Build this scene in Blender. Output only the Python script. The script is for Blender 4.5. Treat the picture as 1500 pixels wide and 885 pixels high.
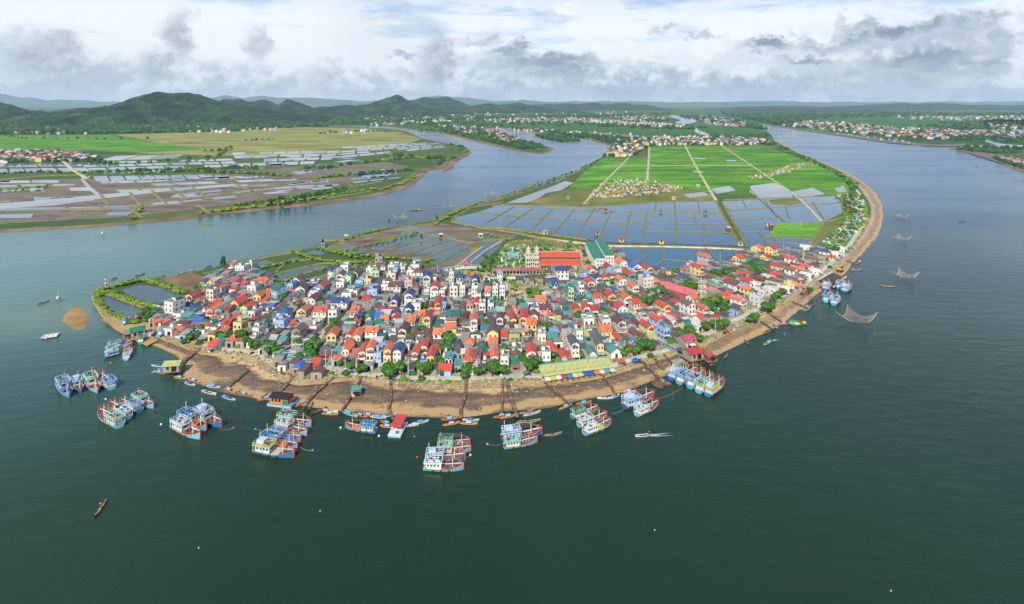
import bpy, math, random
import numpy as np
from mathutils import Vector, Matrix, noise as mnoise
R = math.radians
rnd = random.Random(7)
for o in list(bpy.data.objects): bpy.data.objects.remove(o)
scene = bpy.context.scene
COL = scene.collection
# ------------------------------------------------------------------ camera
H, F, YH = 120.0, 850.0, 150.0           # height of the drone, focal length and horizon in photo pixels
cam_d = bpy.data.cameras.new('camera'); cam = bpy.data.objects.new('camera', cam_d); COL.objects.link(cam)
cam.location = (0, 0, H); cam.rotation_euler = (R(90), 0, 0)
cam_d.sensor_width = 36; cam_d.lens = 36*F/1500; cam_d.shift_y = -(442.5-YH)/1500
cam_d.clip_start = 1; cam_d.clip_end = 90000
scene.camera = cam
# ------------------------------------------------------------------ sun, exposure
SUN_EL, SUN_AZ = 40, 12                  # sun behind the drone, a little to the left
sd = bpy.data.lights.new('sun', 'SUN'); sun = bpy.data.objects.new('sun', sd); COL.objects.link(sun)
sd.energy = 4.9; sd.angle = R(0.5); sd.color = (1, .93, .80)
sun.rotation_euler = (R(90-SUN_EL), 0, -R(SUN_AZ)); sun.location = (0, -50, 300)
scene.view_settings.view_transform = 'Standard'; scene.view_settings.look = 'None'
scene.view_settings.exposure = .15; scene.view_settings.gamma = 1
scene.render.engine = 'CYCLES'
scene.cycles.max_bounces = 6; scene.cycles.diffuse_bounces = 2; scene.cycles.glossy_bounces = 3
scene.cycles.volume_bounces = 1; scene.cycles.transmission_bounces = 3; scene.cycles.use_denoising = True
# ------------------------------------------------------------------ node expression helper
class E:
    def __init__(s, nt, sock): s.nt, s.s = nt, sock
    def _m(s, op, *a, clamp=False):
        n = s.nt.nodes.new('ShaderNodeMath'); n.operation = op; n.use_clamp = clamp
        for i, v in enumerate((s,)+a):
            if isinstance(v, E): s.nt.links.new(v.s, n.inputs[i])
            else: n.inputs[i].default_value = v
        return E(s.nt, n.outputs[0])
    def __add__(s, o): return s._m('ADD', o)
    def __sub__(s, o): return s._m('SUBTRACT', o)
    def __mul__(s, o): return s._m('MULTIPLY', o)
    def __truediv__(s, o): return s._m('DIVIDE', o)
    def __pow__(s, o): return s._m('POWER', o)
    def max(s, o): return s._m('MAXIMUM', o)
    def min(s, o): return s._m('MINIMUM', o)
    def abs(s): return s._m('ABSOLUTE')
    def sqrt(s): return s._m('SQRT')
    def sat(s): return s._m('ADD', 0.0, clamp=True)
    def ss(s, a, b):                      # smooth step from a to b
        n = s.nt.nodes.new('ShaderNodeMapRange'); n.interpolation_type = 'SMOOTHSTEP'
        s.nt.links.new(s.s, n.inputs[0]); n.inputs[1].default_value = a; n.inputs[2].default_value = b
        if a > b: n.inputs[1].default_value, n.inputs[2].default_value, n.inputs[3].default_value, n.inputs[4].default_value = b, a, 1, 0
        return E(s.nt, n.outputs[0])
def enoise(nt, vec, scale, detail=4, rough=.55, dist=0, dim='3D'):
    n = nt.nodes.new('ShaderNodeTexNoise'); n.noise_dimensions = dim
    if vec is not None: nt.links.new(vec, n.inputs['Vector'])
    n.inputs['Scale'].default_value = scale; n.inputs['Detail'].default_value = detail
    n.inputs['Roughness'].default_value = rough; n.inputs['Distortion'].default_value = dist
    return E(nt, n.outputs[0])
def emap(nt, vec, sc=(1,1,1), loc=(0,0,0), rot=(0,0,0)):
    n = nt.nodes.new('ShaderNodeMapping'); nt.links.new(vec, n.inputs[0])
    n.inputs['Scale'].default_value = sc; n.inputs['Location'].default_value = loc; n.inputs['Rotation'].default_value = rot
    return n.outputs[0]
def cmix(nt, f, a, b):
    n = nt.nodes.new('ShaderNodeMix'); n.data_type = 'RGBA'
    for i, v in ((0, f), (6, a), (7, b)):
        if isinstance(v, E): v = v.s
        if isinstance(v, bpy.types.NodeSocket): nt.links.new(v, n.inputs[i])
        elif i == 0: n.inputs[0].default_value = v
        else: n.inputs[i].default_value = (*v[:3], 1)
    return n.outputs[2]
def lin(c):
    if isinstance(c, str): c = [int(c[i:i+2], 16) for i in (0, 2, 4)]
    return tuple((x/255/12.92 if x/255 <= .04045 else ((x/255+.055)/1.055)**2.4) for x in c)
# ------------------------------------------------------------------ world: daylight sky with broken cloud
w = bpy.data.worlds.new('World'); scene.world = w; w.use_nodes = True
nt = w.node_tree; nt.nodes.clear()
out = nt.nodes.new('ShaderNodeOutputWorld'); bg = nt.nodes.new('ShaderNodeBackground'); nt.links.new(bg.outputs[0], out.inputs[0])
STR = 0.1; bg.inputs[1].default_value = STR
sky = nt.nodes.new('ShaderNodeTexSky'); sky.sky_type = 'NISHITA'; sky.sun_disc = False
sky.sun_elevation = R(SUN_EL); sky.sun_rotation = R(180+SUN_AZ); sky.air_density = 1.0; sky.dust_density = 1.5
tc = nt.nodes.new('ShaderNodeTexCoord'); d = tc.outputs['Generated']
sx = nt.nodes.new('ShaderNodeSeparateXYZ'); nt.links.new(d, sx.inputs[0])
dx, dy, dz = (E(nt, sx.outputs[i]) for i in range(3))
U = dx._m('ARCTAN2', dy) * F
V = dz._m('ARCSINE') * F
def cc(r, g, b): l = lin((r, g, b)); return tuple(c/STR for c in l)
nbig = enoise(nt, emap(nt, d, (1, 1, 2.2)), 3.2, 5, .55)
nmid = enoise(nt, emap(nt, d, (1, 1, 1.6), (3, 1, 7)), 14, 8, .66)
nver = enoise(nt, emap(nt, d, (1, 1, .35), (5, 2, 1)), 16, 5, .6)
nfine = enoise(nt, emap(nt, d, (1, 1, 1.2), (1, 8, 2)), 45, 6, .65)
nstr = enoise(nt, emap(nt, d, (1, 1, 5), (2, 4, 6)), 7, 8, .66)
# thin high cloud over pale blue
thin = (nstr*.6 + nbig*.55 + (V/-3600) + .03).ss(.44, .6) * V.ss(240, 100)._m('MAXIMUM', .25)
col = cmix(nt, .72, sky.outputs[0], cmix(nt, V.ss(80, 260), cc(206, 226, 250), cc(84, 138, 205)))
col = cmix(nt, thin*.85, col, cc(246, 250, 254))
# distorted coordinates
Uw = U + (nmid-.5)*62 + (nfine-.5)*44
Vw = V + (nmid-.5)*46 + (nfine-.5)*40 + (nver-.5)*16
def blob(px, py, ru, rv, soft=.25):
    az = math.atan((px-750)/F); c = math.cos(az)
    u0 = F*az; v0 = F*math.atan((YH-py)/F*c)
    a = (Uw-u0)/(ru*c*c); b = (Vw-v0)/(rv*c)
    return (a*a+b*b).sqrt().ss(1.25, soft)
def group(bl):
    m = None
    for t in bl:
        k = blob(*t[:4], *(t[5:6] or [.25]))*t[4]
        m = k if m is None else m.max(k)
    return m
# bright cumulus heads low on the sky
wh = group([(300,150,120,6,.7), (640,152,160,6,.6), (60,150,110,9,1), (440,140,70,9,.7), (700,60,60,14,.5), (168,110,26,18,1), (230,116,66,18,.95), (330,112,50,14,.8), (400,118,60,14,.7), (130,148,150,9,.9), (1270,132,110,7,.9), (830,116,80,7,.8), (1035,72,32,22,1), (1022,92,45,14,.8), (835,10,22,7,.9), (762,6,12,5,.6), (935,92,28,10,.8), (560,100,60,18,.5), (60,120,70,14,.6),(1130,40,90,22,.6)])
col = cmix(nt, wh*.9, col, cc(250, 252, 253))
# grey band of low cloud
band = (Vw + (nbig-.5)*70).ss(66, 30)
bandr = ((U-120).ss(0, 380)) * (Vw + (nbig-.5)*60).ss(118, 60)
gcol = cmix(nt, (nmid*.8+nfine*.6-.2).ss(.42, .64), cc(152, 167, 187), cc(236, 242, 248))
col = cmix(nt, (band*.7).max(bandr*.62)*(nfine*.5+.75).sat(), col, gcol)
wl = (Vw._m('ABSOLUTE')).ss(15, 4) * (U+150).ss(60, -80)
col = cmix(nt, wl*.6, col, cc(226, 232, 238))
# grey towers and flat dark sheets
g1 = group([(70,82,72,46,.85), (262,56,26,44,.85), (228,96,30,30,.8), (378,70,22,30,.75), (640,88,34,52,.85), (478,108,34,28,.6), (30,60,30,30,.5),(1238,38,9,26,.5,.5),(1335,105,150,50,.6),(1110,130,120,22,.6),(1430,60,60,60,.45),(560,55,100,60,.2)])
g1 = g1*(nmid*.5+.72+ (nver-.5)*.8).sat()
col = cmix(nt, g1, col, cmix(nt, nfine.ss(.35,.65), cc(158, 167, 180), cc(192, 199, 208)))
g2 = group([(790,92,105,15,.9), (745,78,50,12,.85), (760,66,16,10,.8), (705,58,40,9,.6), (820,108,90,9,.6), (1125,66,48,13,.95), (1190,88,55,9,.9), (1215,66,60,10,.8), (1300,50,44,12,.85), (1350,44,26,10,.7), (1260,46,30,12,.5),(1030,52,40,6,.6), (1420,32,60,14,.55), (590,84,28,6,.6),(1340,88,90,12,.7),(970,40,18,5,.5),(900,128,200,18,.5),(1400,98,90,10,.6)])
g2 = g2*(nmid*.6+.66).sat()
col = cmix(nt, g2, col, cmix(nt, nmid.ss(.38,.62), cc(104, 122, 148), cc(168, 181, 198)))
nt.links.new(col, bg.inputs[0])
w.cycles.sampling_method = 'MANUAL'; w.cycles.sample_map_resolution = 512
# ------------------------------------------------------------------ projection from the drone onto the ground
def G(px, py, z=1.0):
    D = (H-z)*F/max(py-YH, 2.2)
    return Vector(((px-750)/F*D, D, z))
def pxm(p):                                # photo pixels per metre at a place
    return F/max(p[1], 1)
# ------------------------------------------------------------------ materials
MATS = {}
def newmat(name):
    m = bpy.data.materials.new(name); m.use_nodes = True
    nt = m.node_tree; b = nt.nodes['Principled BSDF']
    return m, nt, b
def mat(c, c2=None, rough=.8, scale=1.5, kind='paint', metal=0, bump=0, lo=.4, hi=.62):
    key = (str(c), str(c2), rough, scale, kind, metal, bump, lo)
    if key in MATS: return MATS[key]
    m, nt, b = newmat(kind); c = lin(c) if isinstance(c, str) else c
    c2 = tuple(x*.72 for x in c) if c2 is None else (lin(c2) if isinstance(c2, str) else c2)
    tc = nt.nodes.new('ShaderNodeTexCoord'); v = tc.outputs['Object']
    oi = nt.nodes.new('ShaderNodeObjectInfo')
    n = enoise(nt, v, scale, 5, .6)
    col = cmix(nt, n.ss(lo, hi), c2, c); n3 = enoise(nt, v, scale*6, 4, .65); col = cmix(nt, n3.ss(.56, .72)*.35, col, tuple(x*.45 for x in c2))
    hv = nt.nodes.new('ShaderNodeHueSaturation'); nt.links.new((E(nt, oi.outputs['Random'])*.24+.84).s, hv.inputs['Value']); nt.links.new(col, hv.inputs['Color']); col = hv.outputs[0]
    nt.links.new(col, b.inputs['Base Color']); b.inputs['Roughness'].default_value = rough
    b.inputs['Metallic'].default_value = metal; b.inputs['Specular IOR Level'].default_value = .3
    if bump:
        bn = nt.nodes.new('ShaderNodeBump'); bn.inputs['Distance'].default_value = bump; bn.inputs['Strength'].default_value = .6
        nt.links.new(enoise(nt, v, scale*5, 4, .6).s, bn.inputs['Height']); nt.links.new(bn.outputs[0], b.inputs['Normal'])
    MATS[key] = m; return m
def roofmat(c, kind='tile_roof'):
    key = ('roof', c, kind)
    if key in MATS: return MATS[key]
    m, nt, b = newmat(kind); c = lin(c)
    tc = nt.nodes.new('ShaderNodeTexCoord'); v = tc.outputs['Object']
    n = enoise(nt, v, .9, 5, .65); n2 = enoise(nt, emap(nt, v, (1, 4, 1)), 2.5, 3, .5)
    col = cmix(nt, n.ss(.3, .62), tuple(x*.62+.01 for x in c), c)
    col = cmix(nt, n2.ss(.54, .74)*.45, col, (.13, .11, .095)); n3 = enoise(nt, v, 5, 4, .7); col = cmix(nt, n3.ss(.5, .7)*.4, col, tuple(x*.3 for x in c))
    oi = nt.nodes.new('ShaderNodeObjectInfo'); hv = nt.nodes.new('ShaderNodeHueSaturation'); nt.links.new((E(nt, oi.outputs['Random'])*.4+.8).s, hv.inputs['Value']); hv.inputs['Saturation'].default_value = .97; nt.links.new(col, hv.inputs['Color']); col = hv.outputs[0]
    nt.links.new(col, b.inputs['Base Color']); b.inputs['Roughness'].default_value = .6 if kind != 'metal_roof' else .42
    wv = nt.nodes.new('ShaderNodeTexWave'); wv.bands_direction = 'Y' if kind == 'tile_roof' else 'X'; wv.inputs['Scale'].default_value = .9
    nt.links.new(v, wv.inputs[0]); bn = nt.nodes.new('ShaderNodeBump'); bn.inputs['Distance'].default_value = .04
    nt.links.new(wv.outputs['Fac'], bn.inputs['Height']); nt.links.new(bn.outputs[0], b.inputs['Normal'])
    MATS[key] = m; return m
def ground(name, stops, scale=.05, detail=8, rough=.9, fine=None, bump=.0, scale_xy=(1,1,1), rot=0):
    """world-space ground material; stops = [(pos, colour)], optional fine speckle (scale, amount, colour)"""
    m, nt, b = newmat(name)
    g = nt.nodes.new('ShaderNodeNewGeometry'); v = emap(nt, g.outputs['Position'], scale_xy, (0,0,0), (0,0,rot))
    n = enoise(nt, v, scale, detail, .62)
    cr = nt.nodes.new('ShaderNodeValToRGB'); nt.links.new(n.s, cr.inputs[0])
    el = cr.color_ramp.elements
    while len(el) < len(stops): el.new(.5)
    for e, (p, c) in zip(el, stops): e.position = p; e.color = (*lin(c), 1)
    col = cr.outputs[0]
    for fs, th, amt, fc in (fine or []):
        k = enoise(nt, v, fs, 3, .6).ss(th, th+.1)*amt
        col = cmix(nt, k, col, lin(fc))
    nt.links.new(col, b.inputs['Base Color']); b.inputs['Roughness'].default_value = rough
    b.inputs['Specular IOR Level'].default_value = .2
    if bump:
        bn = nt.nodes.new('ShaderNodeBump'); bn.inputs['Distance'].default_value = bump
        nt.links.new(enoise(nt, v, scale*8, 4, .6).s, bn.inputs['Height']); nt.links.new(bn.outputs[0], b.inputs['Normal'])
    return m
def water(name, c, c2, rough, waves, wscale=1.0, vs=.004, silt_skyblue=None):
    m, nt, b = newmat(name)
    g = nt.nodes.new('ShaderNodeNewGeometry'); p = g.outputs['Position']
    n = enoise(nt, emap(nt, p, (1, .6, 1)), vs, 4, .5)
    col = cmix(nt, n.ss(.38, .64), lin(c), lin(c2))
    if silt_skyblue:                                # suspended silt west of the point, reflected sky blue painted in east and north
        s_ = nt.nodes.new('ShaderNodeSeparateXYZ'); nt.links.new(p, s_.inputs[0]); X, Y = E(nt, s_.outputs[0]), E(nt, s_.outputs[1]); wob = (n-.5)*160
        for (x0, y0, rx, ry, cc_, am) in silt_skyblue: a = (X-x0+wob)/rx; q = (Y-y0+wob)/ry; col = cmix(nt, (a*a+q*q).sqrt().ss(1.15, .15)*am, col, lin(cc_))
    nt.links.new(col, b.inputs['Base Color'])
    b.inputs['IOR'].default_value = 1.33
    streak = enoise(nt, emap(nt, p, (.35, 1, 1), (0,0,0), (0,0,R(-18))), .009, 5, .6)
    nt.links.new((streak.ss(.35, .7)*.12+rough).s, b.inputs['Roughness'])
    h = enoise(nt, emap(nt, p, (1, 1.6, 1), (0,0,0), (0,0,R(20))), .32*wscale, 3, .55)*1.0 + enoise(nt, emap(nt, p, (.6, 1.3, 1), (0,0,0), (0,0,R(-25))), .06*wscale, 3, .5)*2.4
    bn = nt.nodes.new('ShaderNodeBump'); bn.inputs['Distance'].default_value = waves; bn.inputs['Strength'].default_value = 1
    nt.links.new(h.s, bn.inputs['Height']); nt.links.new(bn.outputs[0], b.inputs['Normal'])
    return m
# ------------------------------------------------------------------ mesh helpers
class MB:
    def __init__(s): s.v, s.f, s.m, s.mats = [], [], [], []
    def mi(s, m):
        if m not in s.mats: s.mats.append(m)
        return s.mats.index(m)
    def add(s, vs, fs, m=None, T=None):
        k = len(s.v); i = s.mi(m)
        s.v += [tuple(T @ Vector(v)) if T else tuple(v) for v in vs]
        s.f += [tuple(k+j for j in f) for f in fs]; s.m += [i]*len(fs)
        return s
    def box(s, x0, x1, y0, y1, z0, z1, m=None, T=None, bottom=False):
        vs = [(x0,y0,z0),(x1,y0,z0),(x1,y1,z0),(x0,y1,z0),(x0,y0,z1),(x1,y0,z1),(x1,y1,z1),(x0,y1,z1)]
        fs = [(4,5,6,7),(0,1,5,4),(1,2,6,5),(2,3,7,6),(3,0,4,7)]
        if bottom: fs.append((3,2,1,0))
        return s.add(vs, fs, m, T)
    def bar(s, a, b, r, m=None, n=4, r2=None):
        a, b = Vector(a), Vector(b); d = (b-a)
        if d.length < 1e-6: return s
        d.normalize(); u = d.orthogonal().normalized(); w_ = d.cross(u); r2 = r if r2 is None else r2
        vs = []
        for c, rr in ((a, r), (b, r2)):
            for i in range(n):
                t = 2*math.pi*(i+.5)/n; vs.append(c+u*math.cos(t)*rr+w_*math.sin(t)*rr)
        fs = [(i, (i+1) % n, n+(i+1) % n, n+i) for i in range(n)]+[tuple(range(n, 2*n)), tuple(reversed(range(n)))]
        return s.add(vs, fs, m)
    def ngon(s, pts, m=None): return s.add(pts, [tuple(range(len(pts)))], m)
    def mesh(s, name, smooth=False):
        me = bpy.data.meshes.new(name); me.from_pydata(s.v, [], s.f)
        for m in s.mats: me.materials.append(m)
        if len(s.mats) > 1: me.polygons.foreach_set('material_index', s.m)
        if smooth: me.polygons.foreach_set('use_smooth', [True]*len(s.f))
        me.update(); return me
    def build(s, name, parent=None, loc=(0,0,0), rz=0, smooth=False, **tags):
        return link(name, s.mesh(name, smooth), parent, loc, rz, **tags)
def link(name, data, parent=None, loc=(0,0,0), rz=0, scale=None, **tags):
    o = bpy.data.objects.new(name, data); COL.objects.link(o)
    if parent: o.parent = parent
    o.location = loc; o.rotation_euler = (0, 0, rz)
    if scale is not None: o.scale = scale if hasattr(scale, '__len__') else (scale,)*3
    for k, v in tags.items():
        if v is not None: o[k] = v
    return o
def copy_tree(o, loc, rz, scale=None, **tags):
    c = o.copy(); COL.objects.link(c); c.location = loc; c.rotation_euler = (0, 0, rz)
    if scale is not None: c.scale = (scale,)*3 if not hasattr(scale, '__len__') else scale
    for k, v in tags.items(): c[k] = v
    for ch in list(o.children):
        k = ch.copy(); COL.objects.link(k); k.parent = c
        for g in list(ch.children):
            q = g.copy(); COL.objects.link(q); q.parent = k
    return c
def ccw(pts):
    a = sum(p[0]*q[1]-q[0]*p[1] for p, q in zip(pts, pts[1:]+pts[:1]))
    return pts if a > 0 else pts[::-1]
def sheet(name, pix, z, m, skirt=0, kind='structure', jitter=0, smooth=1, **tags):
    """flat ground sheet whose outline is given as photo pixels on the plane z"""
    p = densify(pix, smooth) if smooth > 1 else pix
    pts = [G(x, y, z) for x, y in p]
    pts = ccw(pts)
    if jitter:
        for q in pts:
            s = jitter*q.y/300; q.x += rnd.uniform(-s, s); q.y += rnd.uniform(-s, s)*1.5
    mb = MB(); mb.ngon(pts, m)
    if skirt:
        n = len(pts); k = len(mb.v)
        mb.v += [(q.x, q.y, z-skirt) for q in pts]
        for i in range(n): mb.f.append((i, k+i, k+(i+1) % n, (i+1) % n)); mb.m.append(0)
    return mb.build(name, kind=kind, **tags)
def densify(pts, k=4, closed=True):
    """Catmull-Rom through the points"""
    n = len(pts); res = []
    for i in range(n if closed else n-1):
        if closed: p0, p1, p2, p3 = (pts[(i+j-1) % n] for j in range(4))
        else: p0, p1, p2, p3 = pts[max(i-1, 0)], pts[i], pts[i+1], pts[min(i+2, n-1)]
        for j in range(k):
            t = j/k
            res.append(tuple(.5*(2*p1[a]+(p2[a]-p0[a])*t+(2*p0[a]-5*p1[a]+4*p2[a]-p3[a])*t*t+(3*p1[a]-p0[a]-3*p2[a]+p3[a])*t**3) for a in (0, 1)))
    if not closed: res.append(tuple(pts[-1]))
    return res
def resample(pts, n):
    d = [0]
    for a, b in zip(pts, pts[1:]): d.append(d[-1]+math.dist(a, b))
    out = []; j = 0
    for i in range(n):
        t = d[-1]*i/(n-1)
        while j < len(d)-2 and d[j+1] < t: j += 1
        k = (t-d[j])/max(d[j+1]-d[j], 1e-9); out.append(tuple(a+(b-a)*k for a, b in zip(pts[j], pts[j+1])))
    return out
def ribbon(name, pts, w_, m, h=.6, z=1.0, taper=.55, kind='structure', mb=None, wob=0, **tags):
    """raised strip (dyke, road, kerb) along world points; trapezoid section"""
    own = mb is None; mb = mb or MB(); n = len(pts); vs = []
    for i, p in enumerate(pts):
        a = Vector(pts[max(i-1, 0)][:2]); b = Vector(pts[min(i+1, n-1)][:2]); t = (b-a).normalized(); nn = Vector((-t.y, t.x))
        ww = w_*(1+(rnd.uniform(-wob, wob) if wob else 0))
        for s, zz in ((-1, z-.4), (-taper, z+h), (taper, z+h), (1, z-.4)):
            vs.append((p[0]+nn.x*s*ww/2, p[1]+nn.y*s*ww/2, zz))
    fs = [(4*i+j, 4*i+j+1, 4*i+5+j, 4*i+4+j) for i in range(n-1) for j in range(3)]
    fs += [(0, 1, 2, 3), (4*n-1, 4*n-2, 4*n-3, 4*n-4)]
    mb.add(vs, fs, m)
    return mb.build(name, kind=kind, **tags) if own else mb
def inpoly(x, y, poly):
    c = False; n = len(poly)
    for i in range(n):
        x1, y1 = poly[i]; x2, y2 = poly[i-1]
        if (y1 > y) != (y2 > y) and x < (x2-x1)*(y-y1)/(y2-y1)+x1: c = not c
    return c
# ================================================================== THE SETTING
M_water = water('river_water', '1c321a', '243c21', .10, .12, 2.4, silt_skyblue=[(-420,420,420,260,'5a8478',.85),(-170,270,90,60,'2c4a40',.5),(0,1250,1100,760,'14567e',.95),(1300,1300,1500,1250,'14567e',.95),(0,6000,12000,4800,'14567e',.95),(-235,345,60,36,'6a7a68',.6)])
mb = MB(); mb.ngon([(-31000,-260,0),(31000,-260,0),(31000,25800,0),(-31000,25800,0)], M_water); mb.build('water', kind='structure')
M_scrub = ground('scrub_land', [(.3,'3c5230'),(.48,'5a6a38'),(.6,'6f7242'),(.75,'7a6f52')], .02, 9, fine=[(.4,.6,.5,'33492a')])
M_sand = ground('wet_sand', [(.3,'5a4a34'),(.5,'7d6645'),(.62,'96794f'),(.75,'a88c62')], .03, 9, rough=.75, fine=[(.8,.62,.5,'b59f7c'),(2.2,.66,.6,'c8c2b4')], bump=.15)
def beachmat():
    m, nt, b = newmat('tidal_beach'); g = nt.nodes.new('ShaderNodeNewGeometry'); v = g.outputs['Position']; at = nt.nodes.new('ShaderNodeAttribute'); at.attribute_name = 'across'
    t = E(nt, at.outputs['Fac']); n = enoise(nt, v, .035, 8, .65); n2 = enoise(nt, emap(nt, v, (1, 2.2, 1)), .11, 6, .65); n3 = enoise(nt, v, 1.1, 4, .7)
    sx_ = nt.nodes.new('ShaderNodeSeparateXYZ'); nt.links.new(v, sx_.inputs[0]); east = E(nt, sx_.outputs[0]).ss(150, 60)*.55+.45
    tt = t+(n-.5)*.8+(n2-.5)*.4
    col = cmix(nt, tt.ss(.14, .30)*east, lin('c8a670'), lin('62503e')); col = cmix(nt, (tt.ss(.34, .5)*n2.ss(.35, .6)), col, lin('8a6c46')); col = cmix(nt, tt.ss(.6, .74)*.85, col, lin('bd9a64'))
    col = cmix(nt, tt.ss(.88, 1.0)*.8, col, lin('6e5638')); col = cmix(nt, n.ss(.56, .68)*(t.ss(.2, .35))*east*.7, col, lin('473c34'))
    col = cmix(nt, n3.ss(.58, .68)*.4, col, lin('cfc2a6')); n4 = enoise(nt, v, 3.2, 3, .6); col = cmix(nt, n4.ss(.66, .7)*(tt.ss(.5, .05)*.8+.15), col, lin('eeeae0'))
    nt.links.new(col, b.inputs['Base Color']); wet = tt.ss(.25, .4)*n2.ss(.45, .55); nt.links.new((wet*-.45+.8).s, b.inputs['Roughness'])
    bn = nt.nodes.new('ShaderNodeBump'); bn.inputs['Distance'].default_value = .25; nt.links.new((n2+n3*.3).s, bn.inputs['Height']); nt.links.new(bn.outputs[0], b.inputs['Normal']); return m
M_beach = beachmat()
M_drysand = ground('dry_sand', [(.3,'8d7350'),(.5,'b1935f'),(.65,'c2a878'),(.8,'a89a80')], .06, 9, fine=[(1.2,.6,.6,'8d8778'),(3,.64,.7,'cfcac0')], bump=.1)
M_mud = ground('mud', [(.3,'5c4a42'),(.46,'72604f'),(.54,'86725a'),(.6,'5f7036'),(.72,'7a9640')], .03, 9, scale_xy=(.5,1.6,1), rough=.6, fine=[(.12,.58,.7,'8b8f90')])
M_rice = None
def rice(name, a, b, c):
    m, nt, bs = newmat(name)
    g = nt.nodes.new('ShaderNodeNewGeometry'); v = emap(nt, g.outputs['Position'], (1,1,1), (0,0,0), (0,0,R(-4)))
    br = nt.nodes.new('ShaderNodeTexBrick'); nt.links.new(v, br.inputs[0])
    br.inputs['Color1'].default_value = (*lin(a), 1); br.inputs['Color2'].default_value = (*lin(b), 1); br.inputs['Mortar'].default_value = (*lin(c), 1)
    br.inputs['Scale'].default_value = .03; br.inputs['Mortar Size'].default_value = .02; br.inputs['Brick Width'].default_value = 1.1; br.inputs['Row Height'].default_value = .36
    br.offset = .37; br.inputs['Bias'].default_value = -.1
    n = enoise(nt, emap(nt, g.outputs['Position'], (.6, 1.6, 1)), .012, 6, .6); n2 = enoise(nt, v, .15, 4, .6)
    col = cmix(nt, n.ss(.42, .62)*.8, br.outputs[0], lin(c)); col = cmix(nt, n2.ss(.5, .8)*.35, col, lin(b))
    nt.links.new(col, bs.inputs['Base Color']); bs.inputs['Roughness'].default_value = .85; bs.inputs['Specular IOR Level'].default_value = .15
    return m
M_rice = rice('rice_crop', '4f8a20', '80ac38', '3a6c1c')
M_meadow = ground('marsh_meadow', [(.3,'4a5a30'),(.44,'7f8044'),(.54,'9e9850'),(.62,'7c8442'),(.72,'4f6834')], .008, 9, scale_xy=(.5,2,1), fine=[(.05,.6,.4,'54603a')])
M_far = ground('far_fields', [(.3,'2a4026'),(.43,'35582a'),(.55,'447030'),(.64,'2d4828'),(.78,'56603c')], .0022, 9, scale_xy=(.5,1.6,1))
M_pond = water('pond_water', '34566e', '40647a', .03, .035, 1.4, .012)
M_pale = water('flooded_field', '6a7070', '7f8686', .02, .010, 1.4, .02)
M_silty = water('silty_pond', '4c5a58', '5c6a66', .05, .03, 1.4, .02)
M_pale2 = water('shallow_pond', '4c4a42', '7a8078', .03, .012, 1.4, .03)
M_dyke = ground('dyke_earth', [(.3,'6c5c40'),(.46,'8e7c56'),(.56,'7c7c44'),(.7,'587034')], .12, 6)
M_conc = ground('concrete_road', [(.3,'a59f92'),(.5,'bdb7aa'),(.7,'cbc6ba')], .2, 6)

WEST_N = [(-700,352),(-300,344),(0,337),(50,334),(100,332),(150,329),(200,325),(240,322),(290,316),(330,311),(370,308),(400,304),(450,300),(500,293),(535,288),(560,283),(585,277),(603,269),(618,258),(626,250),(636,247),(650,250),(662,246),(664,238),(676,232),(687,226),(689,222),(684,217),(665,212),(645,208),(617,202),(604,196),(590,191),(560,188),(537,186.5),(500,185.5),(462,184.6),
 (462,183.6),(510,183.8),(558,184.6),(585,187.5),(603,190),(643,194.5),(670,200),(697,207),(720,212),(750,219),(770,223),(788,224.5),(800,223),(808,220),(809,217.5),(800,214),(788,211),(775,209.5),(764,206),(748,200),(735,195),(722,191.5),(716,189),(722,187.6),(735,187.8),(760,190.5),(780,193.2),(810,195.5),(833,197.5),(850,200),(865,204),(872,207.5),(884,210),(893,213),(898,218),
 (890,228),(875,236),(865,240),(850,249),(830,258),(808,268),(780,276),(760,281),(730,291),(700,298),(668,307),(648,315),(638,322),(620,324),(600,329),(570,334),(545,339),(520,344),(500,351),(480,358),(462,363),(430,369),(400,373),(370,379),(340,385),(325,389),(300,394),(285,399),(262,403),(240,407),(222,409),(200,412),(175,417),(152,422),(140,428)]
SOUTH_U = [(140,428),(141,440),(149,452),(160,464),(178,472),(200,478),(232,488),(262,500),(292,511),(330,515),(362,522),(388,534),(410,548),(440,556),(480,553),(520,549),(560,555),(600,560),(650,562),(700,560),(750,558),(800,556),(850,551),(900,541),(930,531),(962,520),(1000,510),(1030,500),(1062,485),(1100,464),(1150,438),(1180,421),(1212,396),(1240,374),(1262,345),(1274,322),(1276,303),(1264,282),(1246,262),(1222,247),(1190,233),(1165,222),(1145,212),(1134,206)]
SOUTH_W = [(137,427),(135,440),(143,456),(155,470),(172,486),(196,500),(218,506),(240,514),(262,528),(262,546),(280,562),(312,573),(350,582),(390,589),(430,596),(480,602),(530,609),(580,614),(630,614.5),(680,612),(730,608),(780,602),(830,593),(870,585),(910,576),(950,563),(985,548),(1012,537),(1045,524),(1080,509),(1112,494),(1142,478),(1168,459),(1190,438),(1214,422),(1238,402),(1250,386),(1274,362),(1287,345),(1294,322),(1294,305),(1287,287),(1268,269),(1240,252),(1205,238),(1178,226),(1152,213),(1137,206)]
EAST = [(1134,206),(1128,196),(1104,186.5),(1085,181),(1060,174),(1030,170.5),(1000,168.6),(985,167.6),(986,167),(1020,168.2),(1050,170.5),(1080,174.5),(1104,179.5),(1125,183.3),(1141,186),(1175,189.5),(1218,195),(1260,202),(1308,208),(1340,212.5),(1365,213.5),(1385,214),(1415,212.5),(1430,213),(1412,216),(1392,218.5),(1415,223),(1440,229),(1470,240),(1500,252),(1600,290),(1900,360)]
pix = densify(WEST_N, 2, False)+SOUTH_U[1:-1]+densify(EAST, 2, False)+[(1900,154.05),(-400,154.05),(-700,200)]
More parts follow.
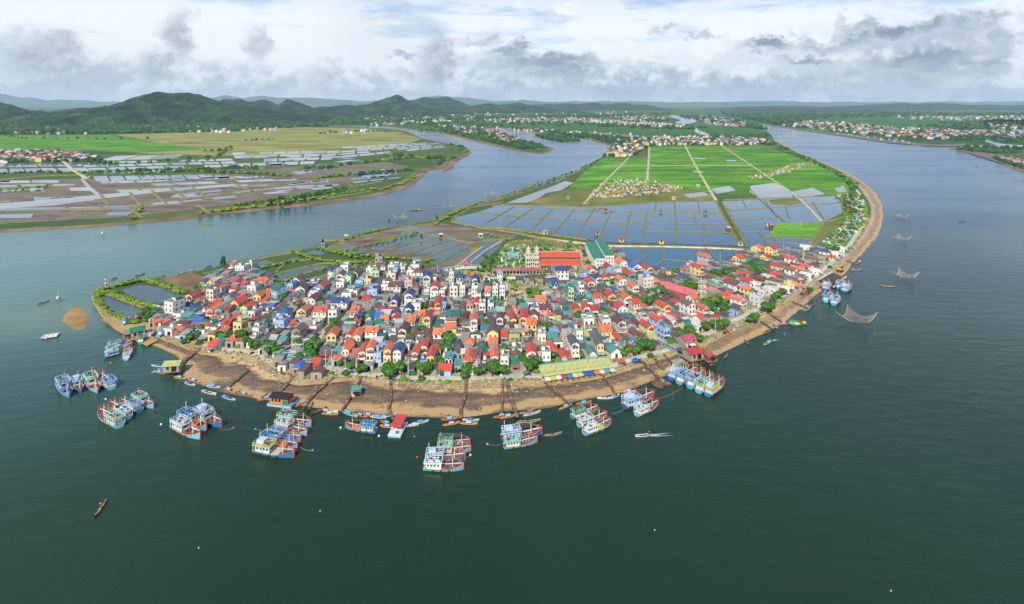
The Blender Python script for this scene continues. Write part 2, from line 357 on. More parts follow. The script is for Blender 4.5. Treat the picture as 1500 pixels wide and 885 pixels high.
def jig(pts, k=.35):
    return [(x, y+rnd.uniform(-k, k)*min(1, max(0, (y-160)/120))) for x, y in pts]
M_land = ground('land', [(.3,'38502c'),(.47,'4a6130'),(.6,'62693a'),(.78,'77694c')], .004, 10, fine=[(.12,.58,.5,'33472a')])
sheet('land', jig(pix), 1.0, M_land, skirt=1.4)
# beach: lofted from the rubble line down to below the water
def loft(name, A, B, m, z0, z1, n=240, k=9, amp=.12, seed=3, prof=1.0):
    A = resample([tuple(G(*p, z0)) for p in densify(A, 3, False)], n); B = resample([tuple(G(*p, z1)) for p in densify(B, 3, False)], n)
    mb = MB(); vs = []
    for i in range(n):
        wv = 1+.07*mnoise.noise((i*24/n*3.1, 1, 0))+.05*mnoise.noise((i*240/n*.5, 5, 0))+.012*rnd.uniform(-1, 1)
        for j in range(k):
            t = j/(k-1); tt = t*(wv if j else 1)
            x = A[i][0]+(B[i][0]-A[i][0])*tt; y = A[i][1]+(B[i][1]-A[i][1])*tt
            z = z0+(z1-z0)*t**prof
            if 0 < j: z += amp*(mnoise.noise((x*.06, y*.06, seed))+.6*mnoise.noise((x*.2, y*.2, seed)))*math.sin(math.pi*min(t*1.1, 1))
            vs.append((x, y, z))
    fs = [(i*k+j, i*k+j+1, (i+1)*k+j+1, (i+1)*k+j) for i in range(n-1) for j in range(k-1)]
    mb.add(vs, fs, m); o = mb.build(name, smooth=True, kind='structure'); at = o.data.attributes.new('across', 'FLOAT', 'POINT'); at.data.foreach_set('value', [j/(k-1) for i in range(n) for j in range(k)]); return o
SW2 = [(x+(x-750)*.012, y+4+(y-150)*.02) for x, y in SOUTH_W]
loft('beach', SOUTH_U, SOUTH_W, M_beach, 1.003, -.04, n=520, k=22, prof=.8, amp=.22)
loft('river_bed_shelf', SOUTH_W, SW2, M_sand, -.02, -1.5, amp=.0)
# ring of lighter dry sand and rubble behind the beach
loft('foreshore_sand', [(x-(x-750)*.004, y-5-(y-150)*.012) for x, y in SOUTH_U[5:36]], [(x, y+(y-150)*.022) for x, y in SOUTH_U[5:36]], M_drysand, 1.06, .96, k=5, amp=.1)
# bare banks along the river shores
for bank, w0, w1 in ((WEST_N[1:31], .5, 7), (WEST_N[31:54], .4, 4), (WEST_N[54:88], .4, 5), (EAST[13:], .5, 7)):
    B0 = densify(bank, 3, False); ctr = [tuple(G(*p, 1.03)) for p in B0]; n_ = len(ctr); out_, in_ = [], []
    for i, p in enumerate(ctr):
        a_, b_ = Vector(ctr[max(i-1, 0)]), Vector(ctr[min(i+1, n_-1)]); t_ = (b_-a_).normalized(); nn = Vector((-t_.y, t_.x, 0)); wd = (w1*(.6+.8*mnoise.noise((p[0]*.01, p[1]*.01, 2))+.3))*(1+p[1]/1500)
        out_.append((p[0]+nn.x*-w0-nn.x*2.2, p[1]-nn.y*2.2, -.25)); in_.append((p[0]+nn.x*wd, p[1]+nn.y*wd, 1.16))
    mb = MB(); mb.add(out_+ctr+in_, [(k*n_+i, k*n_+i+1, (k+1)*n_+i+1, (k+1)*n_+i) for k in range(2) for i in range(n_-1)], M_sand); mb.build('river_bank', kind='structure')
# sand bank off the west tip
sb = [(88,470),(96,456),(105,449),(118,447),(128,454),(132,465),(130,478),(122,485),(112,486),(100,480)]
def mound(name, pix, m, h=.35, skirt=.6, rings=5):
    P = [G(x, y, 0) for x, y in densify(pix, 3)]; P = ccw(P); c = sum(P, Vector())/len(P); vs = []; n = len(P)
    for r in range(rings):
        t = r/(rings-1)
        for q in P:
            p = q.lerp(c, t*.95); vs.append((p.x, p.y, -.25+h*(1-(1-t)**3)+.25*min(1, t*4)))
    fs = [(r*n+i, r*n+(i+1) % n, (r+1)*n+(i+1) % n, (r+1)*n+i) for r in range(rings-1) for i in range(n)]+[tuple(range((rings-1)*n, rings*n))]
    return MB().add(vs, fs, m).build(name, smooth=True, kind='structure')
M_bank = ground('sandbank', [(.3,'7e6440'),(.5,'9a7c50'),(.7,'ae9064')], .05, 8, fine=[(.6,.6,.4,'8a6840')])
mound('sand_bank', sb, M_bank, h=.32)
mound('sand_bank', [(783,196),(800,195),(825,199),(845,203),(857,208),(852,210.5),(835,209),(812,206),(790,201)], M_mud)
mound('mud_bank', [(628,246),(640,238),(655,235),(664,238),(662,246),(650,250)], M_mud, h=1.3)
# ----- far plain and its fields
sheet('far_plain', [(-1600,184),(462,184),(560,184.2),(603,189),(700,186),(735,187),(833,196.5),(880,207),(1127,194),(1104,185.5),(1085,180),(1060,173.2),(1030,169.9),(986,166.8),(986,157),(-1600,157)], 1.1, M_far)
sheet('far_plain', [(990,166.5),(1050,169.8),(1104,178.8),(1141,185.2),(1218,194),(1308,206.5),(1365,212),(1430,211.5),(1500,214),(2300,225),(2300,157),(990,157)], 1.1, M_far)
M_farrice = rice('far_rice_crop', '3c6c28', '4c7c30', '34552a')
for p in ([(640,176),(760,173),(830,174),(870,178),(900,182),(960,186),(1030,190),(1060,196),(1000,199),(920,196),(850,191),(790,188),(720,185),(690,181)],
          [(905,170),(960,168.5),(985,172),(960,176),(910,175)], [(1060,187),(1090,184),(1120,192),(1125,200),(1080,200),(1062,195)],
          [(1215,180),(1300,172),(1420,170),(1520,172),(1520,185),(1400,186),(1320,190),(1270,186)], [(1290,191),(1340,190),(1390,193),(1360,197),(1310,196)],
          [(1450,175),(1700,176),(1700,187),(1480,188)]):
    sheet('far_rice_field', p, 1.25, M_farrice, smooth=3)
sheet('rice_field', [(-300,199),(0,198),(160,198),(232,209),(301,219),(240,221),(187,223),(149,222),(100,221),(0,223),(-300,226)], 1.2, M_rice)
sheet('marsh_meadow', [(165,197),(350,192),(430,186),(540,188.5),(590,194),(617,204),(600,210),(510,223),(430,227),(350,228.5),(240,226),(190,224),(301,219),(232,209)], 1.15, M_meadow)
# ----- peninsula: rice fields
RICE = [(884,231),(952,231),(952,215.5),(1071,214),(1122,214.5),(1150,224),(1185,237),(1212,245),(1230,252),(1243,270),(1243,284),(1212,286),(1170,289),(1120,286),(1041,283),(999,274),(940,272),(873,277),(833,276),(852,255)]
sheet('rice_field', RICE, 1.12, M_rice)
M_rice2 = rice('ripe_rice_crop', '5d9a2a', '7cab3c', '4a7a26')

M_olive = ground('olive_grass', [(.3,'4f6230'),(.5,'737539'),(.66,'8a8446'),(.8,'5d6c33')], .02, 9)
sheet('olive_grassland', [(770,296),(800,288),(833,277),(873,278),(940,273),(999,275),(1041,284),(1049,293),(967,295),(860,301),(800,301)], 1.1, M_olive)
sheet('olive_grassland', [(1207,328),(1236,322),(1243,300),(1262,300),(1262,330),(1240,360),(1205,372),(1180,366)], 1.1, M_olive)
for p in ([(1100,272),(1135,268),(1160,281),(1162,290),(1112,291),(1098,281)], [(1150,283),(1190,275),(1212,284),(1176,289)], [(1042,277),(1068,272),(1078,279),(1050,284)],
          [(812,272),(828,265),(840,268),(822,279),(800,283),(790,290),(772,297),(740,298)], [(1000,285),(1030,281),(1040,286),(1010,290)], [(1222,276),(1236,272),(1240,281),(1228,282)],
          [(1016,231),(1034,232),(1034,233.5),(1016,232.5)], [(1064,234),(1078,235),(1078,236.5),(1064,236)], [(1015,250),(1030,251),(1030,252.5),(1016,252)]):
    pzz = globals().get('pzz', 1.2)+.012; sheet('flooded_plot', p, pzz, M_pale)
# ----- peninsula: the big ponds
def pond(pix, m=None, z=1.22, name='pond'): return sheet(name, pix, z, m or M_pond)
BIG = [(700,311),(735,299),(767,300),(860,303),(967,296),(1049,294),(1079,351),(1095,361),(967,357),(887,355),(793,341),(735,333),(680,331),(662,325),(668,318)]
pond(BIG)
pond([(1057,295),(1119,292),(1224,287),(1232,296),(1234,312),(1207,325),(1190,347),(1180,366),(1165,366),(1098,361)])
pond([(896,362),(967,362),(1040,364),(1098,366),(1100,385),(1068,390),(1020,388),(985,400),(950,398),(920,388),(905,376)])
sheet('rice_field', [(1137,327),(1206,327),(1191,347),(1126,346)], 1.34, M_rice2)
sheet('flooded_grass', [(1126,293),(1165,290),(1180,296),(1160,300),(1130,299)], 1.34, M_olive)
DY = []
def dyke(pix, w_=2.2, h=.55, m=None):
    ribbon('dyke', resample([tuple(G(*p, 1.2)) for p in pix], max(6, len(pix)*6)), w_*.82, m or M_dyke, h, 1.2, wob=.18)
    DY.append(pix)
for p, w_ in [([(721,301),(767,300.5),(860,303),(967,296),(1049,294)],3.5), ([(735,300),(807,305),(871,310),(948,311),(1057,312)],4), ([(700,311),(748,317),(796,320),(860,323),(919,326),(941,327)],3), ([(941,327),(993,327.5),(1065,328.5)],2.4),
           ([(943,340),(1005,340),(1073,341)],2.2), ([(662,325),(700,332),(735,334),(793,342),(860,351)],6), ([(753,303),(712,327)],3), ([(780,306),(738,334)],3), ([(809,307),(775,340)],3), ([(841,308),(809,343)],3),
           ([(871,305),(844,348)],2.6), ([(895,310),(876,351)],2.6), ([(924,310),(913,354)],2.6), ([(948,311),(940,355)],2.6), ([(961,297),(959,311)],2.6), ([(988,296),(989,312),(992,357)],2.2), ([(1023,297),(1025,312)],2.2),
           ([(1017,313),(1020,328)],1.8), ([(1031,329),(1032,341)],1.6), ([(1028,342),(1033,358)],1.6), ([(885,304),(871,309)],2.5), ([(1049,294),(1062,320),(1079,351)],3.5), ([(1057,295),(1075,327),(1095,361)],3.6),
           ([(1066,309),(1131,304)],2.4), ([(1131,304),(1190,300),(1233,297)],2.2), ([(1075,321),(1145,320)],2.2), ([(1111,291),(1149,325)],3), ([(1080,340),(1146,339)],2), ([(1088,294),(1094,306)],2.2),([(1119,292),(1131,309),(1140,320)],2), ([(1120,346),(1187,351)],2.6),
           ([(1112,340),(1130,366)],2.4), ([(1207,326),(1180,366)],3.5), ([(1149,325),(1206,326)],3), ([(1232,288),(1237,318),(1207,326)],3), ([(1118,353),(1183,359)],2), ([(1190,296),(1207,321)],3), ([(1150,302),(1156,320)],2),
           ([(920,388),(944,379),(950,373),(940,364)],1.8), ([(960,390),(973,380),(972,363)],2), ([(973,380),(1000,383),(1030,387)],1.4), ([(1034,364),(1056,386)],2),
           ([(662,325),(668,316),(690,304),(735,296)],4), ([(1059,293),(1119,291),(1180,288.5),(1224,287)],3)]:
    dyke(p, w_)
# causeway with track along the south edge of the ponds
M_track = ground('earth_track', [(.3,'a08f70'),(.5,'c2b190'),(.7,'cfc4aa')], .15, 6)
ribbon('causeway', [tuple(G(*p)) for p in densify([(700,333),(760,342),(793,349),(860,357),(887,360),(967,361),(1040,363),(1100,366)], 4, False)], 6.5, M_dyke, .9, 1.0)
ribbon('track', [tuple(G(*p, 1.9)) for p in densify([(793,348),(860,356.5),(887,359.5),(967,360.5),(1040,362.5),(1100,365.5)], 4, False)], 2.4, M_track, .46, 1.5)
# roads through the fields
for p, w_ in [([(1004,214),(1012,230),(1025,254),(1049,294)],5), ([(1056,213),(1100,242),(1128,261),(1170,289),(1203,324)],4.2), ([(1035,217),(1063,243),(1100,278),(1111,291)],2.2), ([(951,216),(950,240),(948,263)],5), ([(921,231),(890,262),(855,299)],4), ([(881,243.5),(1100,243)],3), ([(1075,216),(1130,238),(1165,262),(1212,285)],2)]:
    ribbon('field_road', resample([tuple(G(*p_)) for p_ in p], 12), w_, M_track if w_ > 2.5 else M_dyke, .5, 1.1)
# ponds south-west of there (mudflats with strips of water)
sheet('mud_flat', [(500,352),(545,340),(600,330),(638,325),(700,335),(760,344),(735,358),(705,373),(690,385),(655,390),(600,380),(545,372),(500,366),(470,366)], 1.05, M_mud)
pz = [1.1]
def pond(pix, m=None, z=1.22, name='pond'): pz[0] += .013; return sheet(name, pix, z+pz[0]-1.1, m or M_silty)
pond([(598,334),(640,336),(612,347),(575,361),(556,368),(540,364),(575,350)], z=1.1); pond([(625,350),(650,344),(670,348),(640,366),(618,374),(598,371)], z=1.1)
pond([(652,352),(686,354),(700,360),(680,372),(655,383),(640,386),(625,380)], z=1.1); pond([(596,352),(640,340),(655,343),(620,358),(590,368),(570,370)], z=1.1)
pond([(705,346),(722,349),(738,357),(728,366),(700,388),(688,390),(680,380),(708,362)], z=1.1); pond([(505,352),(545,341),(585,337),(540,352),(520,360)], M_mud, z=1.09)
pond([(575,338),(600,331),(618,334),(600,340)], z=1.1)
for p in ([(520,366),(560,352),(602,340)], [(560,372),(600,356),(648,347)], [(596,374),(630,361),(668,349)], [(618,380),(660,362),(680,355)], [(640,388),(670,370),(695,358)]):
    dyke(p, 2.0, .5)
dyke([(470,352),(500,352),(540,344),(580,336),(618,342),(640,346),(690,356),(720,352),(745,350)], 3)
# creek / ponds west
for p in ([(410,398),(440,392),(472,388),(485,392),(455,404),(420,412),(405,412)], [(400,424),(450,412),(500,400),(520,392),(560,390),(600,400),(560,398),(520,404),(470,418),(425,424)],
          [(352,390),(390,381),(400,385),(370,394)], [(420,381),(436,376),(440,380),(425,383)], [(300,400),(318,394),(328,400),(312,408),(300,406)], [(442,372),(470,364),(490,368),(470,374)], [(490,368),(520,360),(545,366),(520,374)],
          [(640,388),(668,392),(676,404),(655,404),(636,396)], [(652,412),(672,410),(674,428),(652,430)], [(708,414),(722,412),(722,428),(710,428)], [(700,440),(732,436),(736,448),(704,450)]):
    pond(p, z=1.12)
for p in ([(398,405),(430,395),(470,386),(520,384),(580,386)], [(398,425),(450,410),(500,398),(525,388)], [(340,387),(400,375),(440,368)], [(405,398),(420,384),(470,378)]): dyke(p, 3.2, .6)
pond([(146,434),(152,428),(176,440),(205,452),(218,458),(205,466),(178,462),(158,452)], z=1.12); pond([(176,424),(205,417),(240,421),(268,431),(262,441),(232,447),(200,440)], z=1.12)
dyke([(142,430),(146,446),(160,460),(182,468)], 5, .6); dyke([(145,427),(180,438),(215,450),(236,452)], 5, .6); dyke([(150,424),(190,414),(215,411),(245,420),(270,430)], 4, .6)
sheet('mud_flat', [(235,408),(262,403),(280,400),(300,405),(296,416),(272,428),(250,418)], 1.06, M_sand)
# ----- west bank: salt and shrimp ponds
sheet('mud_flat', [(-300,272),(0,266),(120,262),(240,258),(360,252),(470,240),(560,236),(600,244),(560,258),(480,276),(400,290),(330,300),(240,312),(150,320),(0,328),(-300,335)], 1.1, M_mud)
def pgrid(c, us, vs, gap=(.06,.14), m=None, drop=.1, jit=.05, z=1.3, name='salt_pond'):
    A, B, C, D_ = (G(*p, z) for p in c)        # corners: top left, top right, bottom right, bottom left
    for j in range(vs):
        us_ = us+rnd.randint(-1, 1)
        for i in range(us_):
            if rnd.random() < drop: continue
            q = []; mm = m or rnd.choice((M_pale, M_pale, M_pale, M_pond, M_pale2))
            for (a, b) in ((0,0),(1,0),(1,1),(0,1)):
                u = (i+(gap[0] if a == 0 else 1-gap[0])+rnd.uniform(-jit, jit))/us_; v = (j+(gap[1] if b == 0 else 1-gap[1])+rnd.uniform(-jit, jit))/vs
                q.append((A.lerp(B, u)).lerp(D_.lerp(C, u), v))
            MB().ngon(ccw(q), mm).build(name, kind='structure')
pgrid([(-60,240),(118,238),(135,252),(-60,256)], 7, 2, drop=.05)
pgrid([(110,237),(340,232),(360,250),(140,256)], 8, 4, drop=.1)
pgrid([(340,223),(500,221),(480,240),(345,246)], 7, 4, drop=.1)
pgrid([(500,215),(640,208),(655,216),(500,232)], 8, 5, drop=.12)
pgrid([(385,240),(500,232),(610,228),(440,258)], 5, 3, gap=(.1,.25), m=M_pond, drop=.25)
pgrid([(135,257),(330,254),(340,262),(140,268)], 8, 1, drop=.15, m=M_pond)
pgrid([(0,262),(130,260),(140,300),(0,300)], 4, 3, gap=(.05,.3), drop=.35)
pgrid([(250,284),(480,262),(500,272),(270,298)], 8, 3, gap=(.05,.3), drop=.3)
pgrid([(400,262),(600,250),(585,262),(440,280)], 6, 3, gap=(.08,.3), drop=.3, m=M_pond)
pgrid([(505,252),(560,247),(590,256),(545,264)], 2, 1, m=M_pond, drop=0)
pgrid([(-40,290),(400,262),(470,276),(-40,308)], 9, 1, gap=(.03,.5), drop=0, m=M_pale)
pgrid([(140,265),(400,255),(470,271),(180,284)], 10, 3, gap=(.06,.22), drop=.3)
pgrid([(-60,304),(200,300),(208,317),(-60,324)], 5, 2, gap=(.03,.2), drop=.45, m=M_pond)
pgrid([(200,288),(450,270),(500,276),(230,304)], 8, 2, gap=(.05,.3), drop=.5)
pgrid([(0,228),(130,238),(330,232),(340,224),(180,226)][1:5], 6, 1, gap=(.05,.2), drop=.1)
pgrid([(360,222),(520,220),(500,232),(350,238)], 8, 3, gap=(.08,.25), drop=.3, z=1.5)
pgrid([(-60,262),(100,262),(120,274),(-60,278)], 3, 2, gap=(.1,.3), drop=.3)
for p in ([(-40,300),(0,298),(80,292),(147,285),(240,277),(347,269),(345,272),(240,281),(150,291),(80,301),(0,306),(-40,308)], [(128,252),(122,262),(134,275),(147,284),(140,286),(128,276),(118,263),(124,252)]):
    sheet('canal', p, 1.32, M_pale)
for p in ([(90,234),(108,250),(128,262)],): ribbon('track', [tuple(G(*q)) for q in p], 7, M_track, .7, 1.1)
for p in ([(0,309),(120,306),(190,304),(240,300)], [(190,304),(208,319)], [(0,278),(60,274),(112,272)], [(148,286),(160,301)], [(190,282),(210,304)], [(222,279),(245,300)], [(250,276),(275,292)], [(280,273),(308,292)], [(335,266),(365,278)], [(0,263),(60,258),(130,256)],
          [(300,309),(360,304),(400,300),(460,292),(520,284),(560,276),(590,266),(608,254)], [(290,300),(310,313)], [(300,288),(380,276),(430,268),(500,260)], [(440,286),(500,276),(560,266)]):
    dyke(p, 6, .7)
sheet('far_mud', [(1430,228),(1500,249),(1700,300),(1700,290),(1520,243),(1450,224),(1400,217)], 1.2, M_mud)
sheet('far_mud', [(1150,187.4),(1218,194),(1308,206),(1365,211.5),(1420,210),(1400,215),(1360,214),(1300,209),(1215,196.3)], 1.15, M_mud)
sheet('inlet', [(1395,216.5),(1440,213),(1460,212),(1428,204),(1418,199),(1440,198),(1436,203),(1470,211),(1520,215),(1700,222),(1700,226),(1520,220),(1440,219)], 1.3, M_pale)
for p in ([(536,179.4),(560,180),(590,181),(560,182.4),(540,181.5)], [(985,168.6),(1010,172),(1024,177.5),(1008,181.5),(988,180),(998,176),(978,170.5)], [(1018,186),(1024,191),(1040,197),(1030,199),(1018,193)]):
    sheet('far_lagoon', p, 1.4, M_pale)
# ----- ground of the fishing village
M_vill = ground('village_ground', [(.3,'6e685c'),(.44,'928874'),(.54,'b59f72'),(.64,'838a4e'),(.76,'5e7238')], .05, 9, fine=[(.5,.6,.5,'5c5a54')])
VILLAGE = [(230,452),(262,438),(300,410),(330,396),(380,400),(405,416),(450,418),(500,404),(540,396),(600,392),(640,392),(700,396),(735,398),(722,380),(740,358),(770,352),(860,356),(893,358),(915,382),(950,398),(985,400),(1060,388),(1100,368),(1180,368),(1236,350),(1258,345),(1240,374),(1212,396),(1180,421),(1150,438),(1100,464),(1062,485),(1030,500),(962,520),(900,541),(850,551),(750,558),(650,562),(560,555),(520,549),(480,553),(440,552),(410,540),(388,526),(362,514),(292,505),(262,494),(235,480),(215,470)]
sheet('village_ground', VILLAGE, 1.05, M_vill)
ROADS = [([(474,536),(500,543),(540,549),(600,553),(680,554),(760,551),(800,550),(850,546),(900,535),(935,524),(980,512),(1010,503)],3.2), ([(1010,503),(1060,477),(1100,458),(1150,432),(1185,411),(1215,388),(1240,365),(1256,340),(1266,322),(1266,300),(1256,280),(1238,262)],3.4),
         ([(745,550),(742,500),(741,440),(741,412)],2.2), ([(700,407),(780,408),(860,405),(876,400)],3), ([(500,476),(530,468),(560,458),(598,428)],2.4), ([(365,520),(400,500),(430,470),(450,450)],2), ([(640,410),(690,408),(710,408)],2.6), ([(474,536),(468,500),(480,480),(510,455)],2.4),
         ([(1022,463),(1060,452),(1100,440)],5), ([(300,505),(330,512),(362,515),(400,532)],2.4),([(876,400),(905,430),(935,470),(985,510)],2), ([(1175,395),(1180,366)],2.5)]
for p, w_ in ROADS:
    ribbon('road', [tuple(G(*q)) for q in densify(p, 4, False)], w_, M_conc, .16, 1.06, taper=.9)
for p, m in (([(512,465),(528,452),(548,455),(546,468),(515,480)], M_drysand), ([(505,484),(545,462),(560,462),(548,476),(515,492)], M_olive), ([(610,450),(628,446),(630,470),(612,472)], M_drysand), ([(750,352),(800,350),(858,356),(858,364),(800,362),(770,362),(745,362)], M_dyke), ([(740,366),(772,362),(772,372),(742,372)], M_olive), ([(726,378),(800,394),(872,395),(872,404),(745,407),(722,400)], M_olive), ([(1022,452),(1048,440),(1062,447),(1036,462)], M_conc),
             ([(770,410),(820,409),(822,415),(776,417)], M_olive), ([(690,362),(718,350),(735,356),(700,388),(690,384)], M_olive), ([(1160,372),(1200,371),(1195,382),(1165,384)], M_olive)):
    sheet('open_plot', p, 1.14, m)
# ================================================================== HILLS
def npnoise(X, Y, s, seed, octs=5, ridged=False):
    rs = np.random.RandomState(seed); out = np.zeros_like(X); amp = 1.0; tot = 0
    for o in range(octs):
        T = rs.rand(256, 256); x = X/s*(2**o)+rs.rand()*100; y = Y/s*(2**o)+rs.rand()*100
        xi = np.floor(x).astype(int); yi = np.floor(y).astype(int); fx = x-xi; fy = y-yi
        fx = fx*fx*(3-2*fx); fy = fy*fy*(3-2*fy); a = lambda i, j: T[(xi+i) % 256, (yi+j) % 256]
        v = (a(0,0)*(1-fx)+a(1,0)*fx)*(1-fy)+(a(0,1)*(1-fx)+a(1,1)*fx)*fy
        if ridged: v = 1-abs(2*v-1)
        out += v*amp; tot += amp; amp *= .5
    return out/tot
M_hill = ground('wooded_hill', [(.3,'14281a'),(.46,'1e381e'),(.58,'2f5526'),(.72,'4c6a34')], .008, 10, fine=[(.03,.55,.7,'0f2014'),(.012,.6,.55,'5a7038'),(.02,.7,.5,'86755a')], bump=22)
def hills(D, dep, sil, seed, nx=300, ny=70, rough=.85, jag=.16, m=None, name='hill', gul=220):
    xs_p = np.array([s[0] for s in sil], float); ys_p = np.array([s[1] for s in sil], float)
    xs = (xs_p-750)/F*D; hs = H+(YH-ys_p)/F*D
    X1 = np.linspace(xs[0], xs[-1], nx); Y1 = np.linspace(D-dep, D+dep*1.2, ny)
    X, Y = np.meshgrid(X1, Y1); base = np.interp(X.ravel(), xs, hs).reshape(X.shape)
    base = base*(1+jag*(npnoise(X, X*0+3.3, gul*1.1, seed+9, 4, True)-.55))
    t = (Y-D)/dep; wv = npnoise(X, Y*0, gul*3, seed+5)-.5
    tt = np.clip(abs(t+wv*.35), 0, 1); prof = (1-tt**1.35)
    prof[t > 0] = (1-np.clip(t[t > 0], 0, 1)**2)
    gul *= .6; r = npnoise(X, Y*.45, gul, seed, ridged=True); n2 = npnoise(X, Y, gul*2.2, seed+2)
    Z = base*prof*(1-rough*(1-r)*np.clip(tt*1.6, 0.06, 1))*(1-.3*(n2)*np.clip(tt, 0, 1))+(r-.5)*base*.28
    Z = np.maximum(Z, -5); Z[0] = -5; Z[:, 0] = -5; Z[:, -1] = -5
    vs = np.stack([X, Y, Z], -1).reshape(-1, 3)
    fs = [(j*nx+i, j*nx+i+1, (j+1)*nx+i+1, (j+1)*nx+i) for j in range(ny-1) for i in range(nx-1)]
    MB().add([tuple(v) for v in vs], fs, m or M_hill).build(name, smooth=True, kind='structure')
hills(3550, 700, [(120,196),(150,180),(163,166),(180,152),(195,146.5),(210,142.5),(222,140.5),(236,138.5),(262,139.5),(280,140.5),(292,144),(305,149),(320,152),(345,156),(372,159),(400,166),(440,168),(470,172),(500,182)], 11, gul=260)
hills(3000, 330, [(-300,160),(-120,166),(-40,162),(-20,170),(0,172),(25,166),(40,163.3),(58,165),(75,171),(90,167),(110,163.5),(128,167),(150,176),(170,186)], 23, gul=160)
hills(3700, 400, [(-500,150),(-150,152),(-30,150),(5,152),(20,156),(38,165),(70,176),(90,190)], 29, gul=200)
hills(4300, 500, [(80,182),(98,162),(120,159.5),(140,160),(156,155.5),(163,160),(180,170),(200,182)], 31, gul=200)
hills(5200, 700, [(270,175),(300,160),(325,147.5),(345,146),(360,150),(372,149),(384,146),(398,152),(408,155),(422,146.5),(436,152),(450,158),(462,160),(480,156),(500,155),(520,158),(545,163),(560,168)], 37, gul=260)
hills(5600, 800, [(440,176),(468,158),(492,155),(515,154),(538,152),(556,146),(566,142.5),(580,141.5),(592,145),(602,149),(615,155),(640,160),(680,166),(720,172)], 41, gul=260)
hills(7200, 900, [(560,168),(590,152),(608,147),(618,142.5),(632,145),(645,143),(658,144),(672,149),(690,156),(704,152.5),(716,151),(730,154),(748,153),(760,150.5),(772,154),(790,156),(830,160),(870,166)], 43, gul=320)
hills(9500, 1200, [(740,168),(780,154),(820,152.5),(850,152),(872,151),(890,152),(910,151),(925,153),(945,153.5),(960,157),(985,162),(1000,166)], 47, gul=330)
hills(9800, 1200, [(1020,166),(1060,158.5),(1110,156),(1160,155),(1210,156.5),(1260,155),(1290,153.5),(1318,151.5),(1345,153),(1370,151.5),(1400,153.5),(1440,154),(1500,154.5),(1650,153),(1900,156)], 53, gul=400)
hills(7600, 500, [(1040,170),(1090,161),(1150,159.5),(1220,161),(1290,162),(1350,164),(1420,167),(1500,170)], 59, gul=300)
M_blue = ground('far_mountain', [(.35,'2a4238'),(.6,'3c5848'),(.8,'55705a')], .0015, 6)
hills(21000, 1600, [(-450,140),(0,139),(20,142),(60,147),(90,146),(140,149),(200,150),(270,146),(300,143),(330,139.5),(350,143),(380,140.5),(420,142),(450,143.5),(490,146),(530,149),(600,147),(640,142),(680,144),(720,149),(760,147),(800,150),(900,148),(1000,150),(1150,149),(1320,150),(1600,148),(1950,150)], 61, nx=500, ny=24, m=M_blue, gul=900, jag=.5)
# haze: the damp air between here and the mountains
hz = MB(); hz.box(-32000, 32000, -300, 26500, -8.5, 640, None, bottom=True); ho = hz.build('haze', kind='stuff')
m = bpy.data.materials.new('haze_air'); m.use_nodes = True; nt = m.node_tree; nt.nodes.clear()
o_ = nt.nodes.new('ShaderNodeOutputMaterial'); pv = nt.nodes.new('ShaderNodeVolumePrincipled'); nt.links.new(pv.outputs[0], o_.inputs['Volume'])
pv.inputs['Color'].default_value = (.66, .82, 1, 1); pv.inputs['Density'].default_value = HAZE = 3.8e-5; pv.inputs['Anisotropy'].default_value = 0
ho.data.materials.clear(); ho.data.materials.append(m)
# ================================================================== THE FISHING VILLAGE: HOUSES
RC = {'r':('c4422e','red'),'o':('e0703c','orange'),'m':('764642','maroon'),'k':('7a5a4a','brown'),'n':('2c4c80','navy blue'),'b':('2f62b8','bright blue'),'t':('4f8c8c','teal'),'g':('24745a','green'),
      'p':('cc7264','pink'),'y':('a9ad62','yellow-green'),'q':('a8a49a','grey'),'e':('625c62','charcoal'),'w':('d8d6cf','white'),'u':('8fb0d8','pale blue'),'v':('8fc0a0','pale green'),'c':('cfc08a','cream'),'i':('c98f8c','salmon')}
WC = {'w':('dcd9d0','white'),'c':('dccb8a','pale yellow'),'u':('93b4dc','pale blue'),'i':('d8b0a4','pinkish'),'q':('9c978c','grey'),'a':('8ed0c8','aqua'),'v':('b4d2a4','pale green'),'n':('8a5a48','bare brick'),'t':('6ea8a0','teal'),'o':('d98a58','orange'),'r':('b84a44','red'),'p':('d79a9a','pink')}
def wallm(c): return mat(WC[c][0], None, .75, .7, 'painted_wall', lo=.22, hi=.5)
def roofm(c, k='tile_roof'): return roofmat(RC[c][0], k)
M_slab = mat('a6a298', '5e5a53', .9, .6, 'weathered_slab', lo=.35, hi=.62)
M_pane = mat('1c2227', '2b343b', .15, 2, 'window_glass'); M_shut = mat('6d3a28', '54301f', .6, 2, 'wooden_shutter'); M_trim = mat('e8e4da', None, .7, 1, 'trim')
M_bshut = mat('3b4f9c', None, .6, 2, 'blue_shutter'); M_steel = mat('c9ccd0', 'a9adb2', .25, 1, 'steel', metal=.9); M_dark = mat('1a1816', '26221e', .9, 1, 'dark_opening'); M_bluetank = mat('2c6fd0', None, .5, 1, 'blue_plastic')
def win_mesh(name, frame, pane, w_=1.1, h_=1.4, door=False):
    b = MB(); b.box(-w_/2, w_/2, -.05, .02, 0, h_, frame); 
    k = .1
    if door: b.box(-w_/2+k, w_/2-k, -.08, -.04, 0, h_-k, pane)
    else:
        b.box(-w_/2+k, -.03, -.08, -.04, k, h_-k, pane); b.box(.03, w_/2-k, -.08, -.04, k, h_-k, pane); b.box(-w_/2-.1, w_/2+.1, -.16, 0, -.1, 0, frame)
    return b.mesh(name)
WINS = [win_mesh('window', M_trim, M_pane), win_mesh('window', M_shut, M_pane), win_mesh('window', M_trim, M_shut), win_mesh('window', M_trim, M_bshut)]
